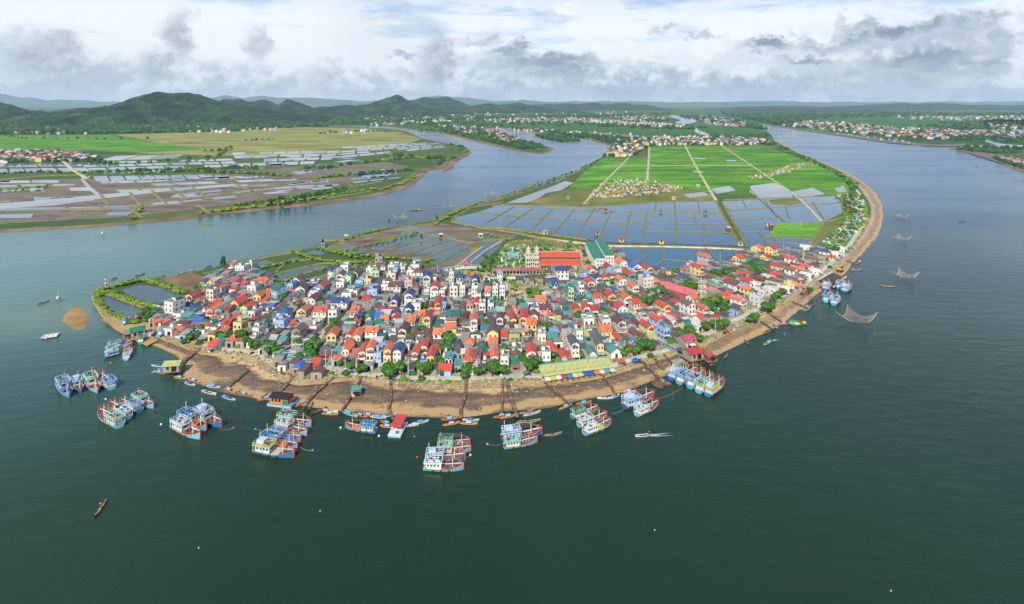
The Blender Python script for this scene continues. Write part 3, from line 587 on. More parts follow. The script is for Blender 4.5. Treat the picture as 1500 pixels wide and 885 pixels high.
DOORS = [win_mesh('door', M_trim, M_shut, 1.5, 2.4, True), win_mesh('door', M_trim, M_pane, 2.4, 2.5, True), win_mesh('door', M_trim, M_bshut, 2.2, 2.5, True), win_mesh('door', M_shut, M_dark, 2.2, 2.5, True)]
tank = MB(); tank.bar((-.7,0,.6),(.7,0,.6),.42,M_steel,10); tank.box(-.5,-.4,-.3,.3,0,.5,M_steel); tank.box(.4,.5,-.3,.3,0,.5,M_steel); TANK = tank.mesh('water_tank')
def slabpoly(b, pts, th, m, T=None):
    """thin solid slab under a planar polygon"""
    n = len(pts); lo = [(x, y, z-th) for x, y, z in pts]
    b.add(list(pts)+lo, [tuple(range(n)), tuple(reversed(range(n, 2*n)))]+[(i, n+i, n+(i+1) % n, (i+1) % n) for i in range(n)], m, T)
def gable(b, w_, d, z, h, m, ov=.45, th=.14, cx=0, cy=0, along='y'):
    T = Matrix.Translation((cx, cy, 0)) @ (Matrix.Rotation(R(90), 4, 'Z') if along == 'x' else Matrix.Identity(4))
    x, y = w_/2+ov, d/2+ov*.8; k = h*ov/(w_/2)
    slabpoly(b, [(-x,-y,z-k),(0,-y,z+h),(0,y,z+h),(-x,y,z-k)], th, m, T)
    slabpoly(b, [(0,-y,z+h),(x,-y,z-k),(x,y,z-k),(0,y,z+h)], th, m, T)
def gable_end(b, w_, d, z, h, m, cx=0, cy=0, along='y'):
    T = Matrix.Translation((cx, cy, 0)) @ (Matrix.Rotation(R(90), 4, 'Z') if along == 'x' else Matrix.Identity(4))
    x, y = w_/2, d/2; h = h-.16
    b.add([(-x,-y,z),(x,-y,z),(0,-y,z+h),(-x,y,z),(x,y,z),(0,y,z+h)], [(0,1,2),(4,3,5),(0,2,5,3),(1,4,5,2)], m, T)
def hip(b, w_, d, z, h, m, ov=.45, th=.14):
    x, y = w_/2+ov, d/2+ov; k = h*ov/(min(w_, d)/2); r = max(x-y, 0); s = max(y-x, 0)
    a, c = (-r, -s, z+h), (r, s, z+h); A, B, C_, D_ = (-x,-y,z-k), (x,-y,z-k), (x,y,z-k), (-x,y,z-k)
    if r > s: fs = [[A,B,c,a],[B,C_,c],[C_,D_,a,c],[D_,A,a]]
    else: fs = [[A,B,a],[B,C_,c,a],[C_,D_,c],[D_,A,a,c]]
    if r == s == 0: fs = [[A,B,a],[B,C_,a],[C_,D_,a],[D_,A,a]]
    for f in fs: slabpoly(b, f, th, m)
HOUSES = []
def make_house(P, rz, w_, d, st, typ, rc, wc, idx, simple=False):
    r = random.Random(idx*31+5); wm = wallm(wc); flat = typ == 'f'
    sh = 2.7 if st > 1 else 2.6; hz_ = sh*st+r.uniform(0, .4); kind = 'tile_roof' if rc in 'romknepi' and st+r.random() > 1.5 else 'metal_roof'
    rm = roofm(rc, kind)
    b = MB(); b.box(-w_/2, w_/2, -d/2, d/2, -.6, hz_, wm)
    for s in range(1, st): b.box(-w_/2-.18, w_/2+.18, -d/2-.3, d/2+.05, sh*s-.12, sh*s+.1, M_trim)
    rh = 0
    if typ == 'g': rh = w_*r.uniform(.30, .38); gable_end(b, w_, d, hz_, rh, wm)
    elif typ == 's': rh = d*r.uniform(.2, .27) if st == 1 else d*.26; gable_end(b, d, w_, hz_, rh, wm, along='x')
    if typ == 's' and st > 1: gable_end(b, w_*.36, d*.5, hz_, rh*.75, wm, w_*.18, -d*.26-.25)
    if st > 1 and not flat and typ != 'h' and r.random() < .6:
        b.box(-w_*.5-.05, w_*.5+.05, -d/2-1.25, -d/2, sh-.15, sh+.02, M_trim)                       # balcony slab
        b.box(-w_*.5-.05, w_*.5+.05, -d/2-1.25, -d/2-1.15, sh, sh+.75, wm)
        for sx_ in (-1, 1): b.box(sx_*w_*.45-.12, sx_*w_*.45+.12, -d/2-1.2, -d/2-.95, -.6, sh-.15, M_trim)
    if flat:
        b.box(-w_/2+.2, w_/2-.2, -d/2+.2, d/2-.2, hz_, hz_+.03, M_slab)
        for (x0, x1, y0, y1) in ((-w_/2, w_/2, -d/2, -d/2+.18), (-w_/2, w_/2, d/2-.18, d/2), (-w_/2, -w_/2+.18, -d/2+.18, d/2-.18), (w_/2-.18, w_/2, -d/2+.18, d/2-.18)):
            b.box(x0, x1, y0, y1, hz_+.002, hz_+.75, wm)
    o = b.build('house', None, P, rz)
    roof = MB()
    if typ == 'g':
        gable(roof, w_, d, hz_, rh, rm)
    elif typ == 's':
        gable(roof, d, w_, hz_, rh, rm, along='x')
        if st > 1: gable(roof, w_*.36, d*.52, hz_, rh*.75, rm, .3, .12, w_*.18, -d*.26-.35)
    elif typ == 'h': rh = min(w_, d)*.3; hip(roof, w_, d, hz_, rh, rm)
    else:
        sw = min(w_*.45, 3); yy = d*r.uniform(.05, .2)
        th_ = r.choice((1.5, 1.9, 2.2)); sw *= r.choice((.6, .8, 1)); xs0 = w_*r.choice((-.3, -.25, .22)); yy = d*r.uniform(-.1, .15)
        roof.box(xs0-sw/2, xs0+sw/2, yy, yy+sw*1.2, hz_+.03, hz_+th_, wm)
        roof.box(xs0-sw/2-.25, xs0+sw/2+.25, yy-.25, yy+sw*1.2+.25, hz_+th_, hz_+th_+.2, rm if rc not in 'wq' else M_slab)
        cl = MB()
        for _ in range(5): a_, b__, c__ = r.uniform(-w_*.42, w_*.35), r.uniform(-d*.42, d*.38), r.uniform(.2, .5); cl.box(a_, a_+c__, b__, b__+c__, hz_+.03, hz_+.03+c__*1.2, r.choice((M_slab, M_steel, M_bluetank, M_dark, wm)))
        if not simple: cl.build('rooftop_clutter', o)['kind'] = 'stuff'
        if rc not in 'wq': slabpoly(roof, [(-w_*.1,-d*.05,hz_+1.9),(w_*.48,-d*.05,hz_+1.9),(w_*.48,d*.42,hz_+2.5),(-w_*.1,d*.42,hz_+2.5)], .08, roofm(rc, 'metal_roof'))
    roof.build('roof', o)
    # lower porch gable in front or a tin awning
    q = r.random()
    if not simple:
        if typ == 'g' and st > 1 and q < .75:
            pr = MB(); pw = w_*.52; px_ = w_*.2*r.choice((-1, 1))*.6
            gable(pr, pw, 1.7, sh*(st-1)+2.0, pw*.34, rm, .25, .12, px_, -d/2-.85); gable_end(pr, pw-.2, 1.5, sh*(st-1)+2.0, pw*.34, wm, px_, -d/2-.8)
            pr.build('porch_roof', o)
        elif q > .45 and not flat or st == 1:
            pr = MB(); c = roofm(r.choice('tqqrqqkwge'), 'metal_roof'); dd = r.uniform(1.3, 3)
            slabpoly(pr, [(-w_*.5,-d/2-dd,1.95),(w_*.5,-d/2-dd,1.95),(w_*.5,-d/2-.02,2.4),(-w_*.5,-d/2-.02,2.4)], .07, c)
            for sx_ in (-1, 1): pr.bar((sx_*w_*.46,-d/2-dd+.15,-.6),(sx_*w_*.46,-d/2-dd+.15,2.2),.06,M_steel)
            pr.build('awning', o)
        if flat and r.random() < .7 or r.random() < .12 and typ == 'f':
            link('water_tank', TANK, o, (w_*.25, d*.2, hz_+.04 if flat else hz_), r.uniform(0, 3))
    link('door', r.choice(DOORS), o, (w_*r.choice((-.18, 0, .18)), -d/2, 0), 0, (.9, 1, .9))
    wmesh = r.choice(WINS[:3]) if r.random() < .85 else WINS[3]; n = 2 if w_ < 6.5 else 3 if w_ < 10 else max(4, int(w_/2.6))
    for s in range(st):
        if s == 0 and n < 4: continue
        for i in range(n): link('window', wmesh, o, (w_*((i+.5)/n-.5), -d/2, sh*s+.8), 0, (.9, 1, .85))
    if not simple:
        side = 1 if P[0] < 20 else -1
        for s in range(st):
            for yy in ((-.22, .2) if d < 12 else (-.3, 0, .3)):
                link('window', wmesh, o, (side*w_/2, d*yy, sh*s+.9), side*R(90), (.8, 1, .78))
    if typ == 'g' and st > 1: link('window', WINS[0], o, (0, -d/2, hz_+.2), 0, .5)
    o['category'] = 'house'; o['group'] = 'houses of the fishing village'
    HOUSES.append(dict(o=o, x=P[0], y=P[1], st=st, typ=typ, rc=rc, wc=wc, w=w_, d=d, wall=WC[wc][1], roof=RC[rc][1]))
    return o
TILES = {
'A':(300,340,.1582,"""840 525 100 2gmw;1160 465 90 3snw;1245 475 70 2gew;1290 390 90 2fww;990 515 90 1fww;1090 520 80 1hgw;880 610 110 2gmw;830 680 100 2seq;980 710 100 2gmw;1010 640 100 2fww;1060 590 100 2gru;1320 510 80 2fgv;1250 560 90 2fww;1240 740 190 2snw;1310 660 110 2fww;1060 830 150 2srw;1180 830 100 2fww;1380 830 90 2sow;890 820 110 2gpc;715 840 130 2hnw;640 660 110 3sgu;570 650 100 2sow;480 680 90 2goc;510 540 190 2sow;430 590 110 2fww;350 520 110 1srw;255 490 110 1srw;165 460 120 1skw;245 370 60 2spw;320 400 110 2fww;410 370 70 2ftw;150 540 110 1skw;130 600 60 2gow;45 670 90 3frw;30 540 100 1fcc;60 700 50 1hoq;270 750 110 2grc;360 790 90 2grv;120 820 90 2gtq;40 820 90 2goi;190 810 80 2srq;275 860 100 1sra;530 690 60 1srq;330 640 50 1srq;430 840 80 2fqw;690 725 70 1hkq;745 690 90 1seq;790 570 60 2fwu;920 580 80 1fnn;600 740 60 1sbq;560 800 80 1fqw;800 745 90 1fqq"""),
'B':(500,330,.1582,"""345 410 85 3fqq;265 480 90 2fww;315 510 80 2fgv;365 450 100 2smw;475 450 110 2fww;480 500 90 2fuu;460 530 100 2fww;680 450 100 2fuw;710 510 110 2hmw;790 600 80 3gnw;1020 560 45 3ftw;1095 560 70 2hnw;1235 580 55 2gnw;1220 500 60 1how;490 650 140 2smw;400 640 80 2fww;570 600 90 1snw;285 690 110 2fuu;240 590 80 2fcc;165 600 80 2fwu;120 520 80 2gmc;50 560 90 2fgv;110 700 90 2ftw;40 720 90 2fqw;35 450 60 2fww;620 780 90 3gnw;615 870 70 2gnw;790 690 60 2fww;860 700 90 3grw;1040 700 90 3fww;1120 700 60 3ftw;1235 700 70 3fww;1265 735 70 2ftw;1355 690 40 2spw;690 680 50 3fnn;640 500 80 2fww;850 570 70 2fww;620 600 90 2fqi;370 830 80 1smq;485 790 60 2gnw;490 870 60 1gnw;690 830 100 2fqw;830 860 70 2gmi;890 860 60 3gro;935 850 50 2suu;1050 830 100 1fqq;1190 830 70 2hpw;1250 810 60 2gri;1130 870 70 1hkq;1305 830 70 2fww;250 880 80 1ggv;930 700 60 2fqw;560 470 70 2fww;150 480 60 1ftw;1000 770 80 1fqq;750 770 70 1fqw"""),
'C':(700,330,.1582,"""205 555 60 3hqw;160 700 40 3fgw;225 690 35 3fww;785 530 65 3hnw;1010 435 90 1sow;1060 490 60 2gow;1220 470 80 2gru;1350 420 90 2gow;1185 570 80 2grv;1125 570 80 2gnw;1050 610 80 2grw;1345 590 90 2gow;985 520 110 1fqu;710 620 70 2snw;665 660 80 1ftq;780 620 60 1stq;910 600 60 1htw;865 740 60 3fgv;960 690 40 3fww;1245 740 100 2grc;1120 760 90 2srw;585 790 110 2sow;625 870 130 2smp;735 760 50 1sri;820 730 60 1fqq;820 820 80 1sgq;920 870 75 2gro;1010 860 75 2grw;1090 830 100 1sra;1340 860 100 2grw;1380 720 60 1gow;1260 640 80 1hnv;430 820 80 1stw;285 840 70 1gkw;205 840 100 1svq;310 885 60 1grw;430 880 70 1grc;345 840 60 1hpq;120 830 50 2fuw;40 830 60 2fqw;870 510 80 1fqq;1180 690 70 1fqq;740 690 60 1feq;1030 700 70 1fqt"""),
'D':(900,330,.1582,"""215 460 110 2gbw;330 475 90 2grw;160 535 85 2grt;320 615 130 3fuw;540 570 120 1hkw;880 360 90 2gou;860 405 100 1gow;1180 368 110 2src;810 505 70 3grc;600 765 100 1hrc;760 765 100 2sow;200 655 80 2gow;130 760 100 2gow;410 720 90 1fwi;290 690 80 1hkr;310 815 80 1gow;210 815 80 2sri;490 840 110 2grc;720 870 110 3gkw;850 855 90 2gpi;70 860 100 2grw;960 525 80 1gkw;1010 575 80 1gvw;1100 540 70 1grw;1150 635 95 2gmw;1290 605 110 2gru;1240 500 80 1grw;1260 670 100 2hoc;940 645 110 1hpw;1190 775 95 2gpw;1080 700 80 1hrw;1130 675 60 1hrw;1350 625 70 2fww;1350 705 100 1hgq;1170 430 50 1hrw;1330 470 80 1hkw;860 580 60 1syc;650 500 60 1hnq;60 640 70 1fqq;250 590 60 1fqq;430 580 80 1hoq;1050 440 80 1heq;640 590 60 1fqq;1030 620 70 1fgq;420 480 130 1feq;560 500 100 1fqc;680 450 90 1srq;760 420 60 1fcw"""),
'E':(1080,330,.1582,"""355 310 150 3src;290 352 120 2src;230 280 80 2soc;500 300 80 1gkw;545 385 70 2grw;620 445 80 1gow;735 380 80 2gkq;715 432 70 1grq;435 455 75 2grv;545 490 90 2gkw;430 505 80 1grw;625 510 80 1gkw;860 315 60 2hnw;905 325 80 1hrv;820 375 70 2fqq;285 425 80 1hrq;180 490 90 1hkw;500 535 90 1hev;540 590 90 1fqc;390 590 80 1gqq;250 565 80 2fnn;270 690 100 2fww;370 675 90 2fww;435 645 60 1grw;490 625 50 1fqw;225 750 100 2fgw;610 600 60 1hoq;170 545 70 1fqq;330 520 70 1fqw;560 540 60 1geq;690 500 60 1fww;760 460 50 1fqw;940 290 60 1fww;1000 250 50 1fqw;680 235 50 1fww;120 420 60 1hkq;440 350 60 1gmq;380 560 60 1fqn;600 540 50 1gqw"""),
'F':(300,440,.1582,"""20 305 70 1fgw;80 315 90 1fqw;190 315 90 2srq;300 320 110 2fcc;490 310 90 2gkv;470 370 80 2ftw;440 405 80 1fqw;690 300 110 2fwu;600 275 90 1fww;790 275 80 1src;1000 305 90 1fcw;930 250 100 1sqc;840 435 100 3gkq;620 360 80 1hkq;700 440 80 1stw;620 425 80 1sqq;540 405 80 1heq;910 405 60 1hrn;965 500 70 1gtq;1170 425 110 2goc;1110 535 110 1sec;1020 640 90 1srw;850 672 90 1hbc;55 480 85 1srw;115 415 70 1gtw;1300 570 60 2gow;1230 545 80 1stw;1310 320 110 1stw;1330 430 60 2grw;380 330 70 1fqq;560 330 80 1fqq;760 350 80 1heq;880 330 70 1hkt;250 380 70 1hoq;1180 520 50 1fqq;150 260 70 1fqq"""),
'G':(480,440,.1582,"""400 390 140 2sow;265 440 90 2gow;315 595 82 2gow;390 615 80 3gow;165 540 55 2gow;230 575 75 1spw;550 635 80 3goc;640 640 88 3gnw;450 560 50 2spw;460 622 75 2fuu;690 380 90 2gmw;775 285 75 2sow;580 375 130 1fww;790 345 90 1hkw;1030 412 135 2sow;1015 285 105 1hgv;1140 305 110 1soq;1195 372 110 1fqc;1355 335 65 3gow;918 310 60 3grc;865 235 40 2sor;1245 230 70 1gmw;700 540 140 2fww;850 435 80 1fqw;840 490 70 1ftw;930 475 70 1gkn;1020 465 110 1skq;1205 500 90 1hew;802 600 74 2gow;885 545 68 2grw;885 632 60 1fqu;950 640 72 2grc;1120 650 50 2stw;1215 655 105 1stu;1308 640 66 2gor;1380 640 60 2smi;500 415 60 1sgt;160 262 80 1hgq;190 300 120 1sqw;262 250 110 1fnn;380 210 60 1ggv;460 205 50 1sbq;520 238 90 1soq;620 222 60 1grw;1310 450 100 1how;470 268 60 1sgq;100 400 80 1fqq;90 470 80 1fqq;1100 560 60 1fqw;730 640 50 1fkq;560 300 60 1fqq;980 600 60 1fqw;870 280 60 1fvv"""),
'H':(680,440,.1582,"""265 408 125 2gec;330 268 56 2gmw;455 280 70 2grc;545 262 74 2gry;625 322 110 2soc;650 240 80 2gmw;370 385 78 1srq;265 458 100 1soq;460 425 110 1syq;570 402 80 1fic;735 365 90 1how;720 432 90 2fww;820 402 120 1stq;900 315 95 1hkw;865 235 70 1syq;960 195 70 1stw;1155 280 120 2fww;1320 290 100 2fww;950 430 100 2sqi;1070 405 60 2frw;1030 570 90 3gew;1150 375 70 1syq;1205 395 60 1seq;1262 520 75 2gec;1350 495 95 1sew;1320 392 120 2soc;760 612 100 2fww;622 600 110 2grw;490 515 110 1fqw;490 642 130 1sgc;372 650 92 2fww;282 640 68 2gow;205 645 95 1frw;160 485 90 1heq;930 580 60 1grq;830 525 90 1hrq;985 582 50 1hrw;1190 545 75 1gtw;960 485 70 1gqq;560 480 60 1fqq;700 300 60 1fkq;1080 300 70 1fqq;420 340 80 1fkq;530 340 60 1fqq;770 260 70 1fqq;200 400 70 1fqq"""),
'I':(860,430,.1582,"""325 365 95 2gmw;320 475 55 1grw;385 510 85 1ggw;590 405 95 2grc;680 400 75 3gru;625 475 95 1syi;490 435 90 1gkq;740 440 60 2ftu;800 420 80 1hti;900 375 75 1syw;740 275 85 1fww;560 275 85 1fqw;960 505 90 1spw;845 550 75 1gqt;830 262 70 1hrn;960 340 70 1sgq;1090 300 60 1srw;255 545 70 1fcw;1160 240 60 1fmw;430 350 60 1hkq;510 350 70 1gmq;880 270 60 1hkw"""),
'W':(30,360,.2486,"""872 425 85 3fgw;990 350 56 2grw;1000 400 80 1hnc;972 445 70 1stc;1045 435 55 1fqw;1080 300 70 1hra;1085 490 90 1sgq;920 440 70 1ftw;1120 250 70 1fcw;1030 480 60 1sbq;1085 560 60 1hqq;930 390 50 1sbq;1040 350 50 1hrq;1060 380 50 1fqq;1150 480 50 1fqw"""),
}
def rot_for(px, py, typ):
    if px > 760: a = np.interp(px, [760, 870, 960, 1050, 1150, 1300], [0, 5, 20, 34, 42, 55])
    elif px < 520: a = -30 if (typ == 's' and py < 452) else np.interp(px, [200, 330, 520], [-22, -10, -2])
    else: a = 0
    return R(a+rnd.uniform(-4, 4))
spots = []
k = 0
for t, (ox, oy, sc, txt) in TILES.items():
    for e in txt.replace('\n', '').split(';'):
        zx, zy, zw, code = e.split(); px, py = ox+float(zx)*sc, oy+float(zy)*sc; st, typ, rc, wc = int(code[0]), code[1], code[2], code[3]
        if wc not in WC: wc = 'c' if wc == 'y' else 'q'
        P = G(px, py, 1.05); w_ = float(zw)*sc/pxm(P); rz = rot_for(px, py, typ)
        if abs(rz) > .35: w_ *= .85
        if typ in 'sh' and w_ > 8: d = min(w_*.7, 9)
        else: d = rnd.uniform(8.5, 11.5) if typ == 'g' else rnd.uniform(7, 10)
        if typ == 's' and zw and float(zw) > 130: d = 8
        w_ = max(w_*.80, 3.2); d *= .82; c = P+Vector((-math.sin(rz)*d/2, math.cos(rz)*d/2, 0))
        if any(math.hypot(c.x-a[0], c.y-a[1]) < min(w_, a[2])*.55 for a in spots): continue
        if abs(px-824.2) < 1 and st == 3: w_ = 8
        spots.append((c.x, c.y, w_, d, rz)); k += 1
        make_house(c, rz, w_, d, st, typ, rc, wc, k)
# only the 292 that show largest stay single houses; the rest are joined below
def area(h): px, py = 750+h['x']/h['y']*F, YH+(H-1)*F/h['y']; return h['w']*(h['st']*3.2+h['d']*.3)/h['y']**2
HOUSES.sort(key=area, reverse=True)
back = MB()
for h in HOUSES[292:]:
    o = h['o']; M0 = Matrix.Translation(o.location) @ Matrix.Rotation(o.rotation_euler.z, 4, 'Z')
    for q in [o]+list(o.children):
        M1 = M0 if q is o else M0 @ Matrix.Translation(q.location) @ Matrix.Rotation(q.rotation_euler.z, 4, 'Z') @ Matrix.Diagonal((*q.scale, 1))
        me = q.data; mi = [p.material_index for p in me.polygons]
        for i_, m_ in enumerate(me.materials):
            fs = [tuple(p.vertices) for p in me.polygons if p.material_index == i_]
            if fs: back.add([v.co for v in me.vertices] if True else 0, fs, m_, M1)
    for q in list(o.children): bpy.data.objects.remove(q)
    bpy.data.objects.remove(o)
HOUSES = HOUSES[:292]
back.build('back_row_houses', kind='stuff', label='the smallest and farthest village houses squeezed between the larger ones', category='houses')
# footprints that infill buildings must keep clear of
vill_w = [tuple(G(*p)[:2]) for p in VILLAGE]
ROADW = [[tuple(G(*q)[:2]) for q in densify(p, 3, False)] for p, w_ in ROADS]
KEEP = [[(715,392),(800,392),(802,408),(716,410)], [(722,352),(905,352),(905,398),(722,398)], [(745,416),(800,416),(800,446),(745,446)], [(995,415),(1042,415),(1042,446),(995,446)], [(1020,440),(1066,440),(1066,465),(1020,465)], [(640,388),(692,384),(740,360),(722,412),(640,405)],
        [(1205,330),(1260,330),(1235,365),(1205,372)], [(500,462),(562,455),(550,480),(505,492)], [(1190,398),(1245,395),(1240,425),(1195,428)], [(610,444),(634,444),(634,474),(610,474)], [(652,408),(680,408),(680,432),(650,432)],[(704,412),(738,412),(738,450),(700,450)],
        [(785,525),(900,522),(905,560),(785,560)], [(400,405),(555,380),(640,388),(640,398),(560,398),(470,420),(400,425)], [(230,400),(300,400),(300,432),(262,446),(215,445)]]
KEEPW = [[tuple(G(*p)[:2]) for p in q] for q in KEEP]
def segd(x, y, a, b):
    vx, vy = b[0]-a[0], b[1]-a[1]; t = max(0, min(1, ((x-a[0])*vx+(y-a[1])*vy)/max(vx*vx+vy*vy, 1e-6))); return math.hypot(x-a[0]-vx*t, y-a[1]-vy*t)
def road_clear(x, y, r_): return all(segd(x, y, a, b) > r_ for q in ROADW for a, b in zip(q, q[1:]))
def free(x, y, w_, d):
    px, py = 750+x/y*F, YH+(H-1)*F/y
    if 468 < px < 1010 and py > np.interp(px, [474, 540, 600, 680, 760, 800, 850, 900, 935, 980, 1010], [533, 545, 549, 550, 547, 546, 542, 531, 520, 508, 499]): return False
    return inpoly(x, y, vill_w) and not any(inpoly(x, y, q) for q in KEEPW) and road_clear(x, y, 2.2+max(w_, d)*.35) and all(math.hypot(x-a[0], y-a[1]) > (w_+a[2])*.25+(d+a[3])*.25-.4 for a in spots)
infill = []
xs_ = [p[0] for p in vill_w]; ys_ = [p[1] for p in vill_w]; tries = 0
while len(infill) < 980 and tries < 60000:
    tries += 1; x = rnd.uniform(min(xs_), max(xs_)); y = rnd.uniform(min(ys_), max(ys_)); w_ = rnd.uniform(2.6, 5.6); d = rnd.uniform(3, 7)
    px, py = 750+x/y*F, YH+(H-1)*F/y
    if px > 1120 and py < 395 and rnd.random() < .5: continue
    if free(x, y, w_, d):
        rz = rot_for(px, py, 'g'); infill.append((x, y, w_, d, rz, px, py)); spots.append((x, y, w_, d, rz))
infill.sort(key=lambda s: -s[2]/s[1])
rest = MB(); SHEDS = []
def shed(x, y, w_, d, rz, i):
    r = random.Random(i+900); hgt = r.uniform(1.9, 3.3); rc = r.choice('qqqqqqqqqwwwekmtgrruoov'); b = MB(); b.box(-w_/2, w_/2, -d/2, d/2, -.5, hgt, wallm(r.choice('wqwwwwcnu')))
    o = b.build('shed', None, (x, y, 1.05), rz); rr = MB(); s = r.choice((-1, 1))*.35
    if r.random() < .35: gable(rr, w_, d, hgt, w_*.2, roofm(rc, 'metal_roof'), .3, .08)
    else: slabpoly(rr, [(-w_/2-.3,-d/2-.3,hgt+.4-s),(w_/2+.3,-d/2-.3,hgt+.4-s),(w_/2+.3,d/2+.3,hgt+.4+s),(-w_/2-.3,d/2+.3,hgt+.4+s)], .09, roofm(rc, 'metal_roof') if rc not in 'qe' else M_slab)
    rr.build('roof', o); link('door', DOORS[3 if r.random() < .6 else 0], o, (0, -d/2, 0), 0, (.8, 1, .85))
    o['category'] = 'shed'; o['group'] = 'sheds and low outbuildings of the village'; SHEDS.append(dict(o=o, x=x, y=y, roof=RC[rc][1], wall='', st=1, typ='s', w=w_, d=d))
for i, (x, y, w_, d, rz, px, py) in enumerate(infill):
    if len(HOUSES) < 299 and rnd.random() < .35:
        make_house(Vector((x, y, 1.05)), rz, max(w_, 4.5), max(d, 6), 1 if rnd.random() < .7 else 2, rnd.choice('ggshff'), rnd.choice('rookkqqqqtne'), rnd.choice('wwwwwccqui'), 5000+i, True)
    elif len(SHEDS) < 285: shed(x, y, w_, d, rz, i)
    else:
        T = Matrix.Translation((x, y, 1.05)) @ Matrix.Rotation(rz, 4, 'Z'); rest.box(-w_/2, w_/2, -d/2, d/2, -.5, 2.8, wallm('q'), T)
        slabpoly(rest, [(-w_/2-.3,-d/2-.3,2.8),(w_/2+.3,-d/2-.3,2.8),(w_/2+.3,d/2+.3,3.4),(-w_/2-.3,d/2+.3,3.4)], .09, roofm(rnd.choice('qqekkt'), 'metal_roof'), T)
if rest.f: rest.build('small_outbuildings', kind='stuff', label='the smallest grey outbuildings squeezed between the village houses', category='outbuildings')
print('houses', len(HOUSES), 'sheds', len(SHEDS), 'infill', len(infill))
# ================================================================== BOATS
BL = []                                      # (object, landmark-free description) for the labels at the end
def P_(c, c2=None, r_=.5): return mat(c, c2, r_, 1.2, 'boat_paint', lo=.25, hi=.5)
M_bblue, M_bred, M_bwhite, M_bdeck = P_('6fb4d0'), P_('c23a2a'), P_('dddbd2'), mat('8f5240', '6a4334', .8, 2, 'deck_planks')
M_wood, M_wood2, M_rope, M_tyre = mat('6b4c34', '43321f', .85, 2, 'weathered_wood'), mat('9a8468', '74624a', .85, 2, 'grey_wood'), mat('b8ab86', None, .9, 2, 'rope'), mat('141414', '202020', .9, 2, 'rubber')
def hull(b, L, B, z0, zm, zb, zs, mh, mg, md, ms, n=15, fb=.9, deck=.35, stern=.75):
    secs = []
    for i in range(n):
        t = i/(n-1); x = -L/2+L*t
        hb = B/2*(stern+(1-stern)*math.sin(math.pi*min(t/.9, 1)**.8)**.8 if t < .5 else max(1-((t-.5)/.5)**2.6, .0)**.8)
        hb = max(hb, .04); zt = zm+(zs-zm)*max(0, (.35-t)/.35)**1.6+(zb-zm)*max(0, (t-.5)/.5)**2.0
        flare = .72+.1*t; xo = x-(.10*L*max(0, (t-.7)/.3) if False else 0)
        secs.append([(x, -hb, zt), (x, -hb*.97, zt-.22*fb), (x-.02*L*t, -hb*flare, z0+.35*(zt-z0)), (x-.05*L*t*t, -hb*.45, z0), (x-.05*L*t*t, hb*.45, z0), (x-.02*L*t, hb*flare, z0+.35*(zt-z0)), (x, hb*.97, zt-.22*fb), (x, hb, zt)])
    vs = [p for s in secs for p in s]; g, h = [], []
    for i in range(n-1):
        for j in range(7):
            (g if j in (0, 6) else h).append((8*i+j, 8*(i+1)+j, 8*(i+1)+j+1, 8*i+j+1))
    b.add(vs, h, mh); b.add(vs, g, mg); b.add(secs[0], [tuple(range(8))], ms)
    dk = [(s[0][0], s[0][1]*.93, s[0][2]-deck) for s in secs]+[(s[7][0], s[7][1]*.93, s[7][2]-deck) for s in reversed(secs)]
    db = []
    for i in range(n-1): db.append([(secs[i][0][0], secs[i][0][1]*.93, secs[i][0][2]-deck), (secs[i+1][0][0], secs[i+1][0][1]*.93, secs[i+1][0][2]-deck), (secs[i+1][7][0], secs[i+1][7][1]*.93, secs[i+1][7][2]-deck), (secs[i][7][0], secs[i][7][1]*.93, secs[i][7][2]-deck)])
    inner = []
    for i in range(n-1):
        for q in (0, 7):
            s = 1; a, c = secs[i][q], secs[i+1][q]; inner.append([(a[0], a[1]*.93, a[2]), (c[0], c[1]*.93, c[2]), (c[0], c[1]*.93, c[2]-deck), (a[0], a[1]*.93, a[2]-deck)])
            inner.append([(a[0], a[1], a[2]), (c[0], c[1], c[2]), (c[0], c[1]*.93, c[2]), (a[0], a[1]*.93, a[2])])
    return db, inner
g = MB()
for q in range(8): a, c2 = q*math.pi/4, (q+1)*math.pi/4; g.bar((.3*math.cos(a), 0, .3*math.sin(a)), (.3*math.cos(c2), 0, .3*math.sin(c2)), .09, M_tyre, 3)
TYRE = g.mesh('tyre_fender')
